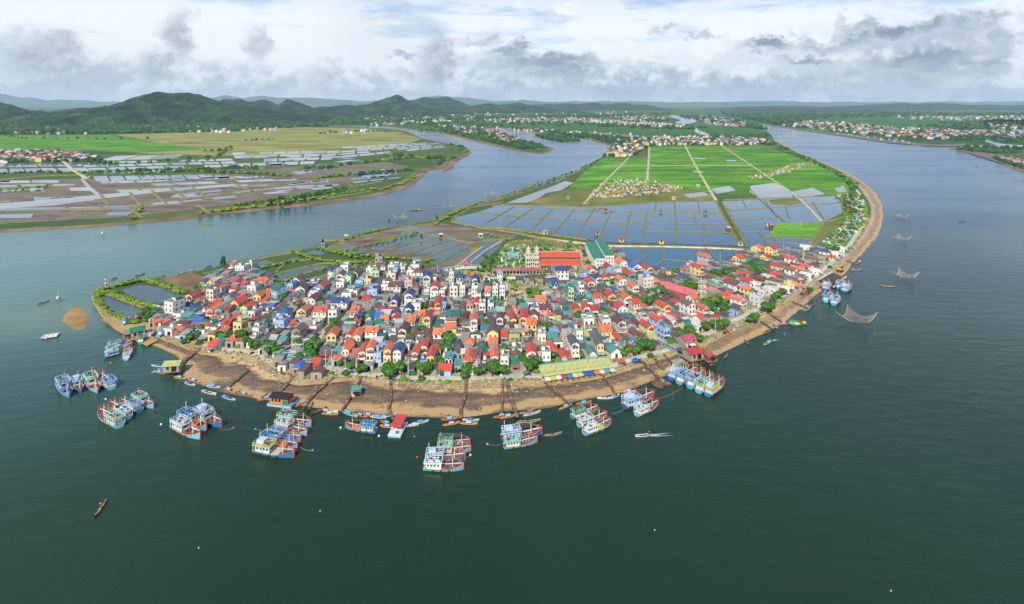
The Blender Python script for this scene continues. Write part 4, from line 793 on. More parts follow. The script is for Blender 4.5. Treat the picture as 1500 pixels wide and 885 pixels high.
def trawler(L, pal, seed):
    """wooden fishing boat, bow towards +x, origin at the waterline amidships"""
    r = random.Random(seed); B = 4.1; k = 15/L
    hc, cab, can, tarp, cargo = pal
    b = MB(); db, inn = hull(b, L, B, -.5, 1.15, 2.9, 1.5, P_(hc), M_bred if r.random() < .7 else P_('d2662e'), None, P_(hc))
    for q in inn: b.add(q, [(0,1,2,3)], M_bwhite)
    b.box(L/2-.35, L/2+.1, -.12, .12, -.3, 3.5, M_bred, None, True)                                      # stem
    b.box(-L*.46, L*.42, -.18, .18, -.75, -.35, M_bred)
    o = b.build('fishing_boat')
    d = MB()
    for q in db: d.add(q, [(0,1,2,3)], M_bdeck)
    d.build('deck', o)
    cx0, cx1 = -L*.43, -L*.06
    c = MB(); c.box(cx0, cx1, -1.35, 1.35, .8, 3.1, P_(cab)); c.box(cx0+.4, cx0+(cx1-cx0)*.55, -1.15, 1.15, 3.25, 4.9, P_(cab)) if r.random() < .45 else None
    up = r.random() < .5
    for s in (-1, 1):
        for i in range(4): c.box(cx0+.5+i*1.25, cx0+1.2+i*1.25, s*1.35-.03, s*1.35+.03, 1.9, 2.6, M_pane)
    c.box(cx1-.03, cx1+.03, -.9, .9, 1.9, 2.7, M_pane)
    c.build('wheelhouse', o)
    # canopy: an open rack of beams over the cabin with gear stowed on it
    f = MB(); zt = 3.35; M_c = P_(can)
    for s in (-1, 1): f.box(cx0-.6, cx1+.4, s*1.9-.12, s*1.9+.12, zt, zt+.22, M_c, None, True)
    for i in range(8):
        x = cx0-.6+(cx1-cx0+1)*i/7; f.box(x-.12, x+.12, -1.9, 1.9, zt+.02, zt+.2, M_c, None, True)
    f.box(cx0-.5, cx1+.3, -.15, .15, zt+.03, zt+.24, M_c)
    for s in (-1, 1):
        for x in (cx0-.4, cx1+.2, (cx0+cx1)/2): f.box(x-.08, x+.08, s*1.8-.08, s*1.8+.08, .9, zt, M_c)
    f.build('canopy_rack', o)
    if r.random() < .85:
        rl = MB(); zr = zt+.9
        for s in (-1, 1):
            rl.box(cx0-.5, cx1+.3, s*1.95-.06, s*1.95+.06, zr, zr+.12, P_(r.choice((can, 'd8d6cf'))))
            for i in range(5): x = cx0-.5+(cx1-cx0+.8)*i/4; rl.bar((x, s*1.95, zt), (x, s*1.95, zr), .06, M_bwhite)
        for x in (cx0-.5, cx1+.3): rl.box(x-.06, x+.06, -1.95, 1.95, zr, zr+.12, M_bwhite)
        rl.build('railing', o)
    g = MB()
    for i in range(11):
        x, y, s = r.uniform(cx0, cx1), r.uniform(-1.5, 1.5), r.uniform(.3, .7); T = Matrix.Translation((x, y, zt+.2)) @ Matrix.Rotation(r.uniform(0, 3), 4, 'Z')
        g.box(-s/2, s/2, -s/2, s/2, 0, s*.8, P_(r.choice(('2a2c30', '2a2c30', '3565b8', '40444a', 'c94f30', 'd8d6cf', '3f8a6a'))), T)
    g.build('stowed_gear', o)['kind'] = 'stuff'
    # mast, derrick and stays
    mx = L*r.uniform(.2, .27)
    m_ = MB(); m_.bar((mx, 0, .9), (mx, 0, 5.2), .17, M_bwhite, 6, .12); m_.bar((mx, 0, 5.2), (mx, 0, 6.1), .2, M_bred, 6, .13); m_.build('mast', o)
    m_ = MB(); m_.bar((mx, .1, 4.9), (cx1, .3, zt+1.2), .09, M_wood2); m_.bar((mx, -.1, 4.2), (cx1-.5, -.9, zt+.9), .07, M_wood2); m_.build('derrick', o)
    m_ = MB(); xs = cx0+.3; m_.bar((xs, .9, zt), (xs, .9, zt+r.uniform(2, 3.6)), .1, M_bwhite, 5); m_.box(xs-.2, xs+.2, .7, 1.1, zt+2, zt+2.3, M_bred); m_.bar((xs+1, -.8, zt), (xs+1, -.8, zt+3), .04, M_steel); m_.build('aerial', o)
    m_ = MB()
    for s in (-1, 1): m_.bar((mx, 0, 5.2), (L*.46, s*.2, 2.7), .035, M_rope, 3)
    m_.bar((mx, 0, 5.8), (cx0, 0, zt+1.6), .035, M_rope, 3); m_.build('stay', o)
    # deck cargo
    g = MB(); x0, x1 = cx1+.4, mx-.5
    if cargo == 'tarp':
        n = 7
        for i in range(n):
            a, c2 = x0+(x1-x0)*i/n, x0+(x1-x0)*(i+1)/n; z = 1.9+.15*math.sin(i*1.9)
            z2 = 1.9+.15*math.sin((i+1)*1.9); g.add([(a,-1.75,1.2),(c2,-1.75,1.2),(c2,-.4,z2),(a,-.4,z),(c2,.6,z2+.1),(a,.6,z+.1),(c2,1.75,1.2),(a,1.75,1.2)], [(0,1,2,3),(3,2,4,5),(5,4,6,7)], P_(tarp))
        g.build('tarpaulin', o)
    elif cargo == 'floats':
        for i in range(6):
            for j in range(4):
                x, y = x0+.3+i*(x1-x0-.4)/6, -1.2+j*.8; g.box(x, x+.42, y-.28, y+.28, .85, 1.35, P_(tarp))
        g.build('basket_rows', o)
    else:
        for i in range(16):
            x, y, s = r.uniform(x0, x1+1), r.uniform(-1.4, 1.4), r.uniform(.35, .8); T = Matrix.Translation((x, y, .8)) @ Matrix.Rotation(r.uniform(0, 3), 4, 'Z')
            g.box(-s/2, s/2, -s/2, s/2, 0, s*.8, P_(r.choice((tarp, 'b5482f', 'c9863c', '3b62b0', 'd0cabb', '4e8f7a', '6b4c34'))), T)
        g.build('deck_gear', o)['kind'] = 'stuff'
    # winch and bitts on the foredeck, flag at the bow, tyres along the side
    g = MB(); g.bar((mx+.8, -.7, 1.35), (mx+.8, .7, 1.35), .3, M_bdeck, 8); g.box(mx+.6, mx+1, -.8, -.6, .8, 1.6, M_bblue); g.box(mx+.6, mx+1, .6, .8, .8, 1.6, M_bblue); g.build('winch', o)
    g = MB(); fx = L*.44; g.bar((fx, 0, 2.3), (fx, 0, 4.2), .05, M_wood2); g.add([(fx, 0, 3.4), (fx-1, .25, 3.35), (fx-1.05, .2, 4.05), (fx, 0, 4.15)], [(0,1,2,3)], M_bred); g.build('flag', o)
    for s in (-1, 1):
        for i in range(3): link('tyre_fender', TYRE, o, (-L*.25+i*L*.2, s*(B/2+.03), .85))
    return o
PALS = [('78b8d2','dddbd2','d6e2e6',  'c9653a','gear'), ('5aa4cc','cfe0ea','7fb4dc','3465b4','tarp'), ('74b6d0','dddbd2','8fd0b4','3b62b0','gear'), ('6cb0d0','d9d6cc','4f9ed8','c96a3a','tarp'),
        ('3d86bc','c6d8e6','e0d24a','d8c0a4','floats'), ('74b4cc','dddbd2','e4e2da','b7c94a','floats'), ('3f9a90','dddbd2','2f8f62','c9653a','gear'), ('3a6fae','b8d0e4','9cc4e2','d0cabb','gear')]
PN = {'d6e2e6':'white','7fb4dc':'pale blue','8fd0b4':'mint green','4f9ed8':'bright blue','e0d24a':'yellow','e4e2da':'white','2f8f62':'dark green','9cc4e2':'light blue'}
proto = [trawler(15, p, i) for i, p in enumerate(PALS)]; used = [False]*len(proto)
def put(proto, used, k, x, y, z, rz, sc, **t):
    if not used[k]:
        used[k] = True; o = proto[k]; o.location = (x, y, z); o.rotation_euler = (0, 0, rz); o.scale = (sc,)*3 if not hasattr(sc, '__len__') else sc
        for a, c in t.items(): o[a] = c
        return o
    return copy_tree(proto[k], (x, y, z), rz, sc, **t)
# stern px, stern py, bow px, bow py, palette
BIG_B = {'the westernmost anchored cluster':[(98,560,116,580,1),(112,560,124,575,7),(124,559,138,579,2),(153,575,139,557,3)],
 'the second anchored cluster from the west':[(185,624,152,605,2),(194,614,163,596,0),(203,606,175,592,1),(184,592,218,603,2)],
 'the third anchored cluster from the west':[(255,624,297,645,0),(266,612,306,632,3),(287,609,321,630,7)],
 'the long raft of five boats':[(377,657,435,669,4),(384,647,440,659,3),(396,638,440,650,1),(402,628,446,643,0),(409,615,455,628,2)],
 'the lone western mooring':[(552,634,505,627,3)],
 'the middle beach cluster':[(619,687,681,688,0),(621,675,683,671,7),(638,664,691,660,2),(646,654,684,652,6)],
 'the pair east of the middle cluster':[(737,657,788,648,2),(733,645,795,636,7)],
 'the cluster off the eastern beach':[(854,637,897,622,5),(846,626,890,612,0),(837,614,876,601,6)],
 'the pair near the packed raft':[(931,610,965,594,0),(912,598,960,583,7)],
 'the packed raft by the stilt house':[(1031,580,1055,560,4),(1020,576,1043,555,2),(1009,570,1032,549,1),(998,565,1022,545,3),(988,560,1012,541,7)],
 'the quay at the timber slipway':[(1218,449,1231,436,1),(1206,445,1221,431,3),(1231,433,1249,416,7),(1224,428,1242,412,1)],
 'the west boatyard landing':[(157,524,190,514,7),(158,517,191,508,2),(163,510,192,503,1),(184,528,192,514,0)]}
def world_boat(e): a, b = G(e[0], e[1], 0), G(e[2], e[3], 0); return (a+b)/2, b-a
for g_, lst in BIG_B.items():
    W = [[*world_boat(e), e[4]] for e in lst]
    for it in range(60):
        for i in range(len(W)):
            for j in range(i):
                d = W[i][0]-W[j][0]; ax = (W[i][1].normalized()+W[j][1].normalized()*(1 if W[i][1].dot(W[j][1]) > 0 else -1)); ax.z = 0; ax.normalize(); n = Vector((-ax.y, ax.x, 0)); lat = d.dot(n)
                if abs(lat) < 4.35 and abs(d.dot(ax)) < 13: s = (1 if lat >= 0 else -1)*(4.4-abs(lat))*.25; W[i][0] += n*s; W[j][0] -= n*s
    # boats of one raft lie parallel
    ref = W[0][1].normalized()
    for i, (c, v, p) in enumerate(W):
        L = min(max(v.length, 12), 16.8); u = v.normalized()
        if len(W) > 1 and u.dot(ref) > .6: u = (u+ref*1.5).normalized()
        if u.dot(ref) < -.6: u = (u-ref*1.5).normalized()
        sc = L/15
        o = put(proto, used, p, c.x, c.y, rnd.uniform(-.06, .06), math.atan2(u.y, u.x)+R(rnd.uniform(-3.5, 3.5)), (sc*.96, sc*.95, sc*.88))
        o['category'] = 'fishing boat'; o['group'] = 'wooden fishing boats moored around the peninsula'
        BL.append((o, f"{PN[PALS[p][2]]}-canopied fishing boat in {g_}", c))
# boats hauled out on the boatyard slips
for k, (e, z, ph) in enumerate([((180,480,204,470,3), 1.0, 'red-bottomed blue boat hauled out on the western slip below the pond hedge'), ((232,497,256,485,1), 1.0, 'blue boat propped up on the slip beside the beached hulls'), ((258,502,276,490,6), .8, 'small blue boat with green awning on the mud below the houses'), ((205,506,214,493,6), .2, 'boat under the green roofed shelter at the west landing'), ((1208,428,1216,419,7), .4, 'grey white boat grounded at the foot of the timber slipway'), ((218,498,228,490,0), .7, 'small blue boat between the green shelter and the beached blue hull')]):
    c, v = world_boat(e); L = min(max(v.length, 8), 14.5)
    o = put(proto, used, e[4], c.x, c.y, z+.35, math.atan2(v.y, v.x), L/15); o['category'] = 'fishing boat'; o['label'] = ph; o['group'] = 'boats hauled out at the boatyards'
# small open boats
def sampan(L, hc, ic, tarp, seed, motor=False):
    r = random.Random(seed); b = MB(); B = 1.55
    db, inn = hull(b, L, B, -.18, .42, .95, .75, P_(hc), P_(ic), None, P_(hc), n=13, deck=.3, stern=.25, fb=.5)
    for q in inn: b.add(q, [(0,1,2,3)], P_(ic))
    o = b.build('sampan')
    d = MB()
    for q in db: d.add(q, [(0,1,2,3)], M_wood2 if seed % 2 else M_wood)
    d.build('floorboards', o)
    t = MB()
    for x in (-L*.3, -L*.1, L*.1, L*.3): t.box(x-.12, x+.12, -.68, .68, .3, .4, M_wood2)
    t.build('thwart', o)
    if tarp:
        t = MB(); a, c = -L*.16, L*.12
        for i in range(6):
            y0, y1 = -.75+.25*i, -.5+.25*i; z = lambda y: .45+.75*math.sqrt(max(0, 1-(y/.8)**2))
            t.add([(a,y0,z(y0)),(c,y0,z(y0)),(c,y1,z(y1)),(a,y1,z(y1))], [(0,1,2,3)], P_(tarp))
        t.build('shelter', o)
    g = MB()
    for i in range(7):
        x, y, s = r.uniform(-L*.38, L*.38), r.uniform(-.35, .35), r.uniform(.25, .5); g.box(x-s/2, x+s/2, y-s/2, y+s/2, .2, .2+s, P_(r.choice(('d0cabb', '3b62b0', 'c9653a', '3a3632', '2f8f62'))))
    g.build('fishing_gear', o)
    g = MB(); g.bar((-L*.47, .1, .6), (-L*.6, .2, -.1), .05, M_steel); g.box(-L*.49, -L*.44, -.2, .2, .5, .9, M_dark); g.build('outboard_motor', o)
    return o
SP = [('a8563a','d98a5a','6fb2dc'), ('6fb2d4','d8dde0','4f9ed8'), ('7a6a58','b9a88c',None), ('c97a48','d8a070','7fc0e0'), ('4fa3cc','e0ddd2','3b62b0'), ('5a3a2e','86604a',None), ('d8d4c8','e4e0d4',None), ('3f8f78','cfd8c8','7fc0e0')]
SN = ['red-brown', 'light blue', 'grey-brown', 'orange', 'bright blue', 'dark brown', 'white', 'green']
sproto = [sampan(10, *p, i+50) for i, p in enumerate(SP)]; sused = [False]*8
SMALL = [(240,537,224,537,4),(241,548,226,545,3),(255,553,273,556,3),(270,561,286,566,4),(278,556,292,562,3),(302,566,323,569,1),(295,573,317,579,6),(328,568,345,577,3),(325,581,345,588,4),(350,576,366,581,0),(397,583,382,587,0),(386,582,397,575,2),(425,593,439,585,1),(451,588,434,597,0),(452,592,440,604,2),(458,592,450,604,5),(472,601,462,605,5),(473,601,495,605,6),(472,607,495,608,3),(500,602,524,612,1),(521,608,536,612,0),(533,608,548,611,3),(549,612,560,613,1),
 (561,611,575,609,4),(560,619,575,624,0),(560,625,576,627,3),(590,625,612,623,6),(604,622,627,618,1),(645,609,671,612,2),(648,616,670,614,0),(650,624,673,620,3),(677,616,702,617,4),(675,621,699,622,3),(727,612,743,609,0),(737,613,753,610,3),(762,607,782,602,2),(767,610,792,604,6),(758,620,792,617,2),(821,600,836,594,3),(845,593,866,590,0),(880,584,893,584,6),(890,585,907,580,1),(910,575,932,574,3),(914,579,930,575,0),
 (967,570,953,561,5),(971,569,957,559,2),(974,567,960,558,5),(978,565,964,557,0),(981,563,968,556,2),(1099,507,1090,499,5),(1119,489,1131,482,2),(1129,476,1139,482,4),(1142,476,1155,475,0),(1169,456,1178,452,2),(1174,454,1184,449,6),(1178,456,1188,450,1),(1182,452,1191,447,5),(1196,439,1199,434,2),(1253,389,1263,381,3),(1255,386,1260,380,5),(1247,396,1251,391,5),(1254,396,1257,396,2),
 (70,442,57,446,0),(200,405,211,402,5),(162,411,172,407,4),(188,412,197,409,0),(229,407,239,405,2),(261,402,272,400,0),(274,398,284,397,0),(301,393,311,389,1),(137,760,156,733,5),(807,638,814,637,2),(330,383,341,382,2),(228,545,240,541,1),(1040,536,1052,528,2),(1060,526,1066,520,5)]
def near_place(x, y):
    px, py = 750+x/y*F, YH+H*F/y
    L_ = [((140,440),'the west tip'),((200,500),'the west boatyard'),((252,548),'the stilt fish house'),((320,578),'the western pier'),((410,590),'the orange houseboat'),((500,606),'the hut on the mud'),((583,620),'the red-awning boat'),((672,612),'the central pier'),((760,610),'the forked pier'),((840,592),'the market hall beach'),((903,575),'the double pier'),((960,560),'the row of dark skiffs'),((1035,530),'the red-roofed stilt house'),((1135,475),'the green barge'),((1185,450),'the eastern pier'),((1230,410),'the timber slipway'),((1262,380),'the east beach road'),((300,390),'the north-west shore'),((146,745),'the open water in the lower left')]
    return min(L_, key=lambda q: math.dist(q[0], (px, py)))[1]
for e in SMALL:
    c, v = world_boat(e); L = min(max(v.length, 6.5), 11.5); kk = e[4]
    o = put(sproto, sused, kk, c.x, c.y, rnd.uniform(-.03, .03), math.atan2(v.y, v.x), (L/10, L/10*.95 if L < 9 else 1, 1)); o['category'] = 'small boat'; o['group'] = 'small open boats along the beach'
    BL.append((o, f"{SN[kk]} open wooden boat{' with a shelter' if SP[kk][2] else ''} by {near_place(c.x, c.y)}", c))
    if c.y > 0 and (YH+H*F/c.y) < 0: pass
# moving boats with a person aboard and their wakes
M_foam = mat('c9d6d2', '9fb5b0', .5, .8, 'foam')
def person(name, x, y, z, rz, shirt, label, sit=True):
    """small seated or standing figure grown from a skinned skeleton"""
    me = bpy.data.meshes.new('body'); J = {'p':(0,0,.45),'s':(0,0,.75),'c':(0,.03,.98),'n':(0,.03,1.14),'h':(0,.05,1.27),'t':(0,.04,1.42),
        'ls':(-.19,.03,1.06),'le':(-.27,.12,.82),'lh':(-.16,.34,.78),'rs':(.19,.03,1.06),'re':(.27,.12,.82),'rh':(.16,.34,.78),'lk':(-.13,.42,.48),'lf':(-.13,.46,.04),'lt':(-.13,.6,.03),'rk':(.13,.42,.48),'rf':(.13,.46,.04),'rt':(.13,.6,.03)} if sit else \
        {'p':(0,0,.92),'s':(0,0,1.15),'c':(0,.02,1.36),'n':(0,.02,1.5),'h':(0,.04,1.6),'t':(0,.03,1.74),'ls':(-.19,0,1.43),'le':(-.26,.05,1.14),'lh':(-.2,.24,.98),'rs':(.19,0,1.43),'re':(.26,.05,1.14),'rh':(.2,.24,.98),'lk':(-.1,.05,.5),'lf':(-.11,0,.06),'lt':(-.11,.14,.03),'rk':(.1,.08,.5),'rf':(.12,.05,.06),'rt':(.12,.19,.03)}
    ks = list(J); Ed = [('p','s'),('s','c'),('c','n'),('n','h'),('h','t'),('c','ls'),('ls','le'),('le','lh'),('c','rs'),('rs','re'),('re','rh'),('p','lk'),('lk','lf'),('lf','lt'),('p','rk'),('rk','rf'),('rf','rt')]
    rad = dict(p=.15,s=.14,c=.15,n=.06,h=.1,t=.09,ls=.07,le=.05,lh=.04,rs=.07,re=.05,rh=.04,lk=.08,lf=.05,lt=.04,rk=.08,rf=.05,rt=.04)
    me.from_pydata([J[k] for k in ks], [(ks.index(a), ks.index(b)) for a, b in Ed], []); o = bpy.data.objects.new(name, me); COL.objects.link(o)
    sk = o.modifiers.new('skin', 'SKIN')
    for i, k in enumerate(ks): me.skin_vertices[0].data[i].radius = (rad[k],)*2
    me.skin_vertices[0].data[0].use_root = True
    ss = o.modifiers.new('sub', 'SUBSURF'); ss.levels = ss.render_levels = 1
    o.location = (x, y, z); o.rotation_euler = (0, 0, rz); me.materials.append(mat(shirt, None, .85, 3, 'cloth'))
    t = J['t']; hb = MB(); hb.bar((0, t[1], t[2]-.04), (0, t[1], t[2]+.12), .24, mat('cdb98a', None, .9, 3, 'straw'), 10, .02); hb.build('conical_hat', o)
    o['category'] = 'person'; o['label'] = label
    return o
def wake(a, b, w_): 
    A, B_ = G(*a, .03), G(*b, .03); u = (B_-A).normalized(); n = Vector((-u.y, u.x, 0)); L = (B_-A).length; mb = MB(); N = 26; r = rnd
    for s in (-1, 1):
        vs = []
        for i in range(N):
            t = i/(N-1); c = A+u*L*t+n*s*(w_*.12+w_*.3*t); h = w_*.22*(1-t)*r.uniform(.3, 1)+.02; vs += [tuple(c-n*h), tuple(c+n*h)]
        mb.add([(x, y, .03) for x, y, z in vs], [(2*i, 2*i+1, 2*i+3, 2*i+2) for i in range(0, N-1)], M_foam)
    mb.build('wake', kind='structure')
for (e, a, b, lab, lp) in [((1131,499,1118,507,7),(1132,499),(1141,497),'motor sampan heading away south-east with a foaming wake','person in a straw hat steering the foaming motor sampan'), ((952,638,931,640,6),(953,638),(985,636),'white motor sampan crossing open water south of the moored boats','person in a straw hat steering the white sampan')]:
    c, v = world_boat(e); u = v.normalized(); o = copy_tree(sproto[e[4]], (c.x, c.y, 0), math.atan2(v.y, v.x), (max(v.length, 6)/10*.95, .9, .9)); o['category'] = 'small boat'; o['label'] = lab; o['group'] = 'small open boats under way'
    q = c-u*2.4; person('person', q.x, q.y, .1, math.atan2(v.y, v.x)-math.pi/2, '3a5a8a', lp); wake(a, b, 2.2)
c, v = world_boat((137,760,156,733,5)); person('person', c.x, c.y, .12, math.atan2(v.y, v.x)-math.pi/2, '5a5048', 'person in a straw hat standing in the dark sampan at lower left', sit=False)
for i, (px, py) in enumerate([(304,329),(607,309),(615,308),(709,243),(1409,325),(640,300),(1300,420),(1430,245)]):
    c = G(px, py, 0); kk = (2, 5, 0)[i % 3]; o = copy_tree(sproto[kk], (c.x, c.y, 0), rnd.uniform(-.4, .4), (.8, .9, .9)); o['category'] = 'small boat'; o['group'] = 'small boats out on the river'
    BL.append((o, f"{SN[kk]} open boat far out on the {'west' if px < 760 else 'east'} river", c))
# trawlers anchored along the far right bank
for i, (px, py) in enumerate([(1229,196.5),(1238,198),(1245,198),(1258,200.5),(1266,200),(1272,202),(1282,202.5),(1290,204.5),(1292,206),(1303,205.5),(1311,208),(1313,205.8),(1324,208),(1331,210),(1248,200)]):
    c = G(px, py, 0); p = i % 8; o = copy_tree(proto[p], (c.x, c.y, 0), rnd.uniform(-1.2, 1.2), 1.15); o['category'] = 'fishing boat'; o['group'] = 'trawlers anchored below the far right-bank village'
    BL.append((o, f"trawler with {PN[PALS[p][2]]} canopy anchored off the far east-bank town", c))
# buoys, ropes
M_buoyr, M_buoyw, M_buoyo = P_('cf4a2c'), P_('e0ded8'), P_('d9962e')
bm_ = {}
def buoy(px, py, col, lab, s=.4):
    if col not in bm_:
        b = MB(); N, K = 10, 6
        vs = [(math.sin(math.pi*j/K)*math.cos(2*math.pi*i/N), math.sin(math.pi*j/K)*math.sin(2*math.pi*i/N), math.cos(math.pi*j/K)) for j in range(K+1) for i in range(N)]
        b.add(vs, [(j*N+i, (j+1)*N+i, (j+1)*N+(i+1) % N, j*N+(i+1) % N) for j in range(K) for i in range(N)], {'red':M_buoyr,'white':M_buoyw,'orange':M_buoyo,'blue':P_('3f8fd0')}[col]); b.bar((0,0,.8),(0,0,1.7),.12,M_dark); bm_[col] = b.mesh('buoy', True)
    o = link('buoy', bm_[col], None, G(px, py, 0)+Vector((0,0,.1)), 0, s); o['category'] = 'buoy'; o['label'] = lab; o['group'] = 'mooring buoys'; return o
for q in [(342,627,'red','red buoy on the rope right of the third anchored cluster'),(155,585,'white','white buoy below the westernmost cluster'),(236,622,'white','white buoy between the second and third clusters'),(374,629,'blue','blue buoy left of the long raft of five boats'),(458,660,'blue','blue buoy right of the long raft of five boats'),(499,627,'white','white buoy at the bow of the lone blue-racked boat'),(555,639,'white','white buoy astern of the lone blue-racked boat'),(611,670,'red','red buoy left of the middle cluster'),(689,667,'white','white and red ball at the bows of the middle cluster'),(714,651,'orange','orange buoy left of the pair of trawlers'),(162,532,'orange','orange float under the west boatyard landing'),(469,749,'white','white float alone in the lower water'),(1149,490,'white','white float off the green barge'),(607,640,'white','small white float above the middle cluster'),(1305,866,'white','white float at the bottom right of the water'),(291,803,'white','white float at the lower left of the water'),(959,777,'white','white float in the lower right water')]:
    buoy(*q, **({'s': .18} if q[0] in (469, 607, 1305, 291, 959, 1149) else {}))
def rope(a, b, sag, lab, ra=.05):
    mb = MB(); A, B_ = Vector(a), Vector(b); N = 10; pts = [A.lerp(B_, i/N)+Vector((0, 0, -sag*4*(i/N)*(1-i/N))) for i in range(N+1)]
    for p, q in zip(pts, pts[1:]): mb.bar(p, q, ra, M_rope, 3)
    mb.build('mooring_rope', label=lab, category='rope', group='mooring ropes')
for (a, b, lab) in [((321,629,1.8),(342,627,.2),'rope from the third cluster to the red buoy'),((409,630,2),(374,629,.2),'rope from the raft of five boats to its western buoy'),((440,655,1.8),(458,660,.2),'rope from the raft of five boats to its eastern buoy'),((737,650,1.2),(714,651,.2),'rope from the pair of trawlers to the orange buoy'),((681,668,2),(689,667,.3),'short rope from the middle cluster to the ball buoy'),((505,627,2.2),(499,627,.3),'short rope at the bow of the lone trawler'),((896,606,1.8),(915,598,1.2),'rope between the eastern cluster and the pair beside it'),((962,585,2),(1000,568,1.2),'rope between the pair and the packed raft'),((152,604,1.5),(140,600,-.2),'anchor rope ahead of the second cluster')]:
    rope(G(*a[:2], a[2]), G(*b[:2], b[2]), .5, lab)
# green barge, houseboat, red-awning boat, fish raft
def platform_boat(name, px, py, rz, L, B, lab, cat, build, z=0):
    c = G(px, py, 0); b = MB(); b.box(-L/2, L/2, -B/2, B/2, -.4, .7, build['hull'], None, True); b.box(-L/2-.1, L/2+.1, -B/2-.1, B/2+.1, .7, .85, build['rim'])
    o = b.build(name, None, (c.x, c.y, z), rz); o['label'] = lab; o['category'] = cat; return o
o = platform_boat('barge', 1168, 475, R(18), 13, 6, 'green flat barge loaded with yellow gear off the east beach', 'barge', dict(hull=P_('1c7a4c'), rim=P_('2a8f5c'))); o.scale = (.72, .72, .72)
g = MB()
for i in range(22): x, y, s = rnd.uniform(-5.5, 5.5), rnd.uniform(-2.4, 2.4), rnd.uniform(.5, 1.2); g.box(x-s, x+s, y-s/2, y+s/2, .8, .8+s, P_(rnd.choice(('d8c83a', '1f9a5c', 'c23a2a', '3b62b0', '50484a', 'd8c83a'))))
g.build('deck_gear', o); g = MB(); g.box(-5.5, -2.5, -2, 2, .85, 3, M_bwhite); g.build('cabin', o); g = MB(); g.box(-5.8, -2.2, -2.3, 2.3, 3, 3.15, P_('1f9a5c')); g.build('roof', o)
for sx_ in (-5.8, 5.8): MB().bar((sx_, 2.6, .8), (sx_, 2.6, 3.4), .1, M_bred).build('post', o)
o = platform_boat('houseboat', 414, 592, R(-12), 10.5, 5, 'orange houseboat with a black roof moored at the western beach', 'houseboat', dict(hull=P_('a9c3dc'), rim=P_('6fa0c8')))
g = MB(); g.box(-4.2, 3.6, -1.9, 1.9, .85, 3.5, P_('d98238')); [g.box(-3.6+i*1.5, -2.7+i*1.5, -1.96, -1.9, 1.8, 2.8, M_dark) for i in range(3)]; g.build('cabin', o)
g = MB(); gable(g, 4.4, 8.4, 3.5, .7, mat('2b2a2c', None, .8, 2, 'tarred_roof'), .3, .1, -.3, 0, 'x'); g.build('roof', o)
MB().box(1.2, 3.4, -2.02, -1.96, .95, 2.7, P_('1f8a60')).build('door', o); MB().box(3.6, 5, -1.6, 1.6, 2.6, 2.75, M_bred).build('awning', o)
for s in (-1, 1): MB().bar((4.9, s*1.5, .8), (4.9, s*1.5, 2.6), .06, M_wood).build('post', o)
o = platform_boat('awning_boat', 583, 631, R(84), 9, 4.6, 'pale blue boat with a long red awning roof at the beach edge', 'boat', dict(hull=P_('7fc0dc'), rim=M_bwhite))
g = MB(); slabpoly(g, [(-2.5,-2,2.8),(4.4,-2,3.6),(4.4,2,3.6),(-2.5,2,2.8)], .1, roofmat('cc4034')); g.build('awning', o)
for x in (-2.3, 1, 4.2):
    for s in (-1, 1): MB().bar((x, s*1.8, .8), (x, s*1.8, 2.8+(x+2.5)*.11), .06, M_bwhite).build('post', o)
g = MB(); [g.box(x, x+.8, y, y+.8, .85, 1.6, P_(c)) for x, y, c in ((-3.5,-1,'3b62b0'),(-1,0,'d0cabb'),(1,-1.5,'40444a'),(2.5,.4,'d0cabb'))]; g.build('deck_gear', o)
o = platform_boat('fish_raft', 74, 494, R(25), 6.5, 5, 'white framed fish raft floating left of the westernmost sandbank', 'raft', dict(hull=P_('2a3438'), rim=M_bwhite))
for i in range(4): MB().box(-3.2+i*2.0, -2.9+i*2.0, -2.6, 2.6, .86, 1.1, M_bwhite).build('crossbeam', o)
c = G(64, 495, 0); o = copy_tree(sproto[1], (c.x, c.y, 0), R(-35), (.8, 1, 1)); o['category'] = 'small boat'; o['label'] = 'light blue boat tied to the white framed fish raft'; o['group'] = 'small open boats along the beach'
# ================================================================== LANDMARKS AND WATERSIDE THINGS
def T3(x, y, z=0, a=0): return Matrix.Translation((x, y, z)) @ Matrix.Rotation(a, 4, 'Z')
def empty(name, loc, rz=0, **t): return link(name, None, None, loc, rz, **t)
def arch_win(w_, h_, m, fr):
    b = MB(); pts = [(-w_/2, 0), (w_/2, 0), (w_/2, h_*.65)]+[(w_/2*math.cos(a), h_*.65+w_/2*math.sin(a)) for a in (math.pi/4, math.pi/2, 3*math.pi/4)]+[(-w_/2, h_*.65)]
    b.add([(x, -.04, z) for x, z in pts], [tuple(range(len(pts)))], m)
    pts2 = [(x*1.25, -.02, z*1.08-.02) for x, z in pts]; b.add(pts2, [tuple(range(len(pts)))], fr); return b.mesh('window')
M_church = mat('d8cfc0', 'b3a696', .8, .8, 'church_stucco'); M_arch = mat('3a3230', '241f1e', .8, 2, 'arch_shadow_wood'); M_redin = mat('8f3426', '6a261c', .8, 2, 'red_doors')
AW = arch_win(.9, 1.9, M_arch, M_church); AWs = arch_win(.7, 1.3, M_arch, M_church)
ch = empty('church', G(791, 395, 1.05), 0, label='large church with twin stone bell towers and two-tier orange tiled roof', category='church')
b = MB(); b.box(0, 30, 6, 18, -.5, 6.2, M_church); b.box(0, 30, 18, 24, -.5, 3.2, M_church); b.box(0, 30, 2.2, 2.5, -.5, 3.2, M_redin); b.box(23, 30, .2, 2.2, -.5, 3.3, M_church); b.box(-.2, 0, 0, 24, -.5, 3.4, M_church); b.box(29.9, 30.5, -.2, 24, -.5, 4.4, M_church); b.box(29.9, 30.5, 6, 18, 4.4, 8.2, M_church)
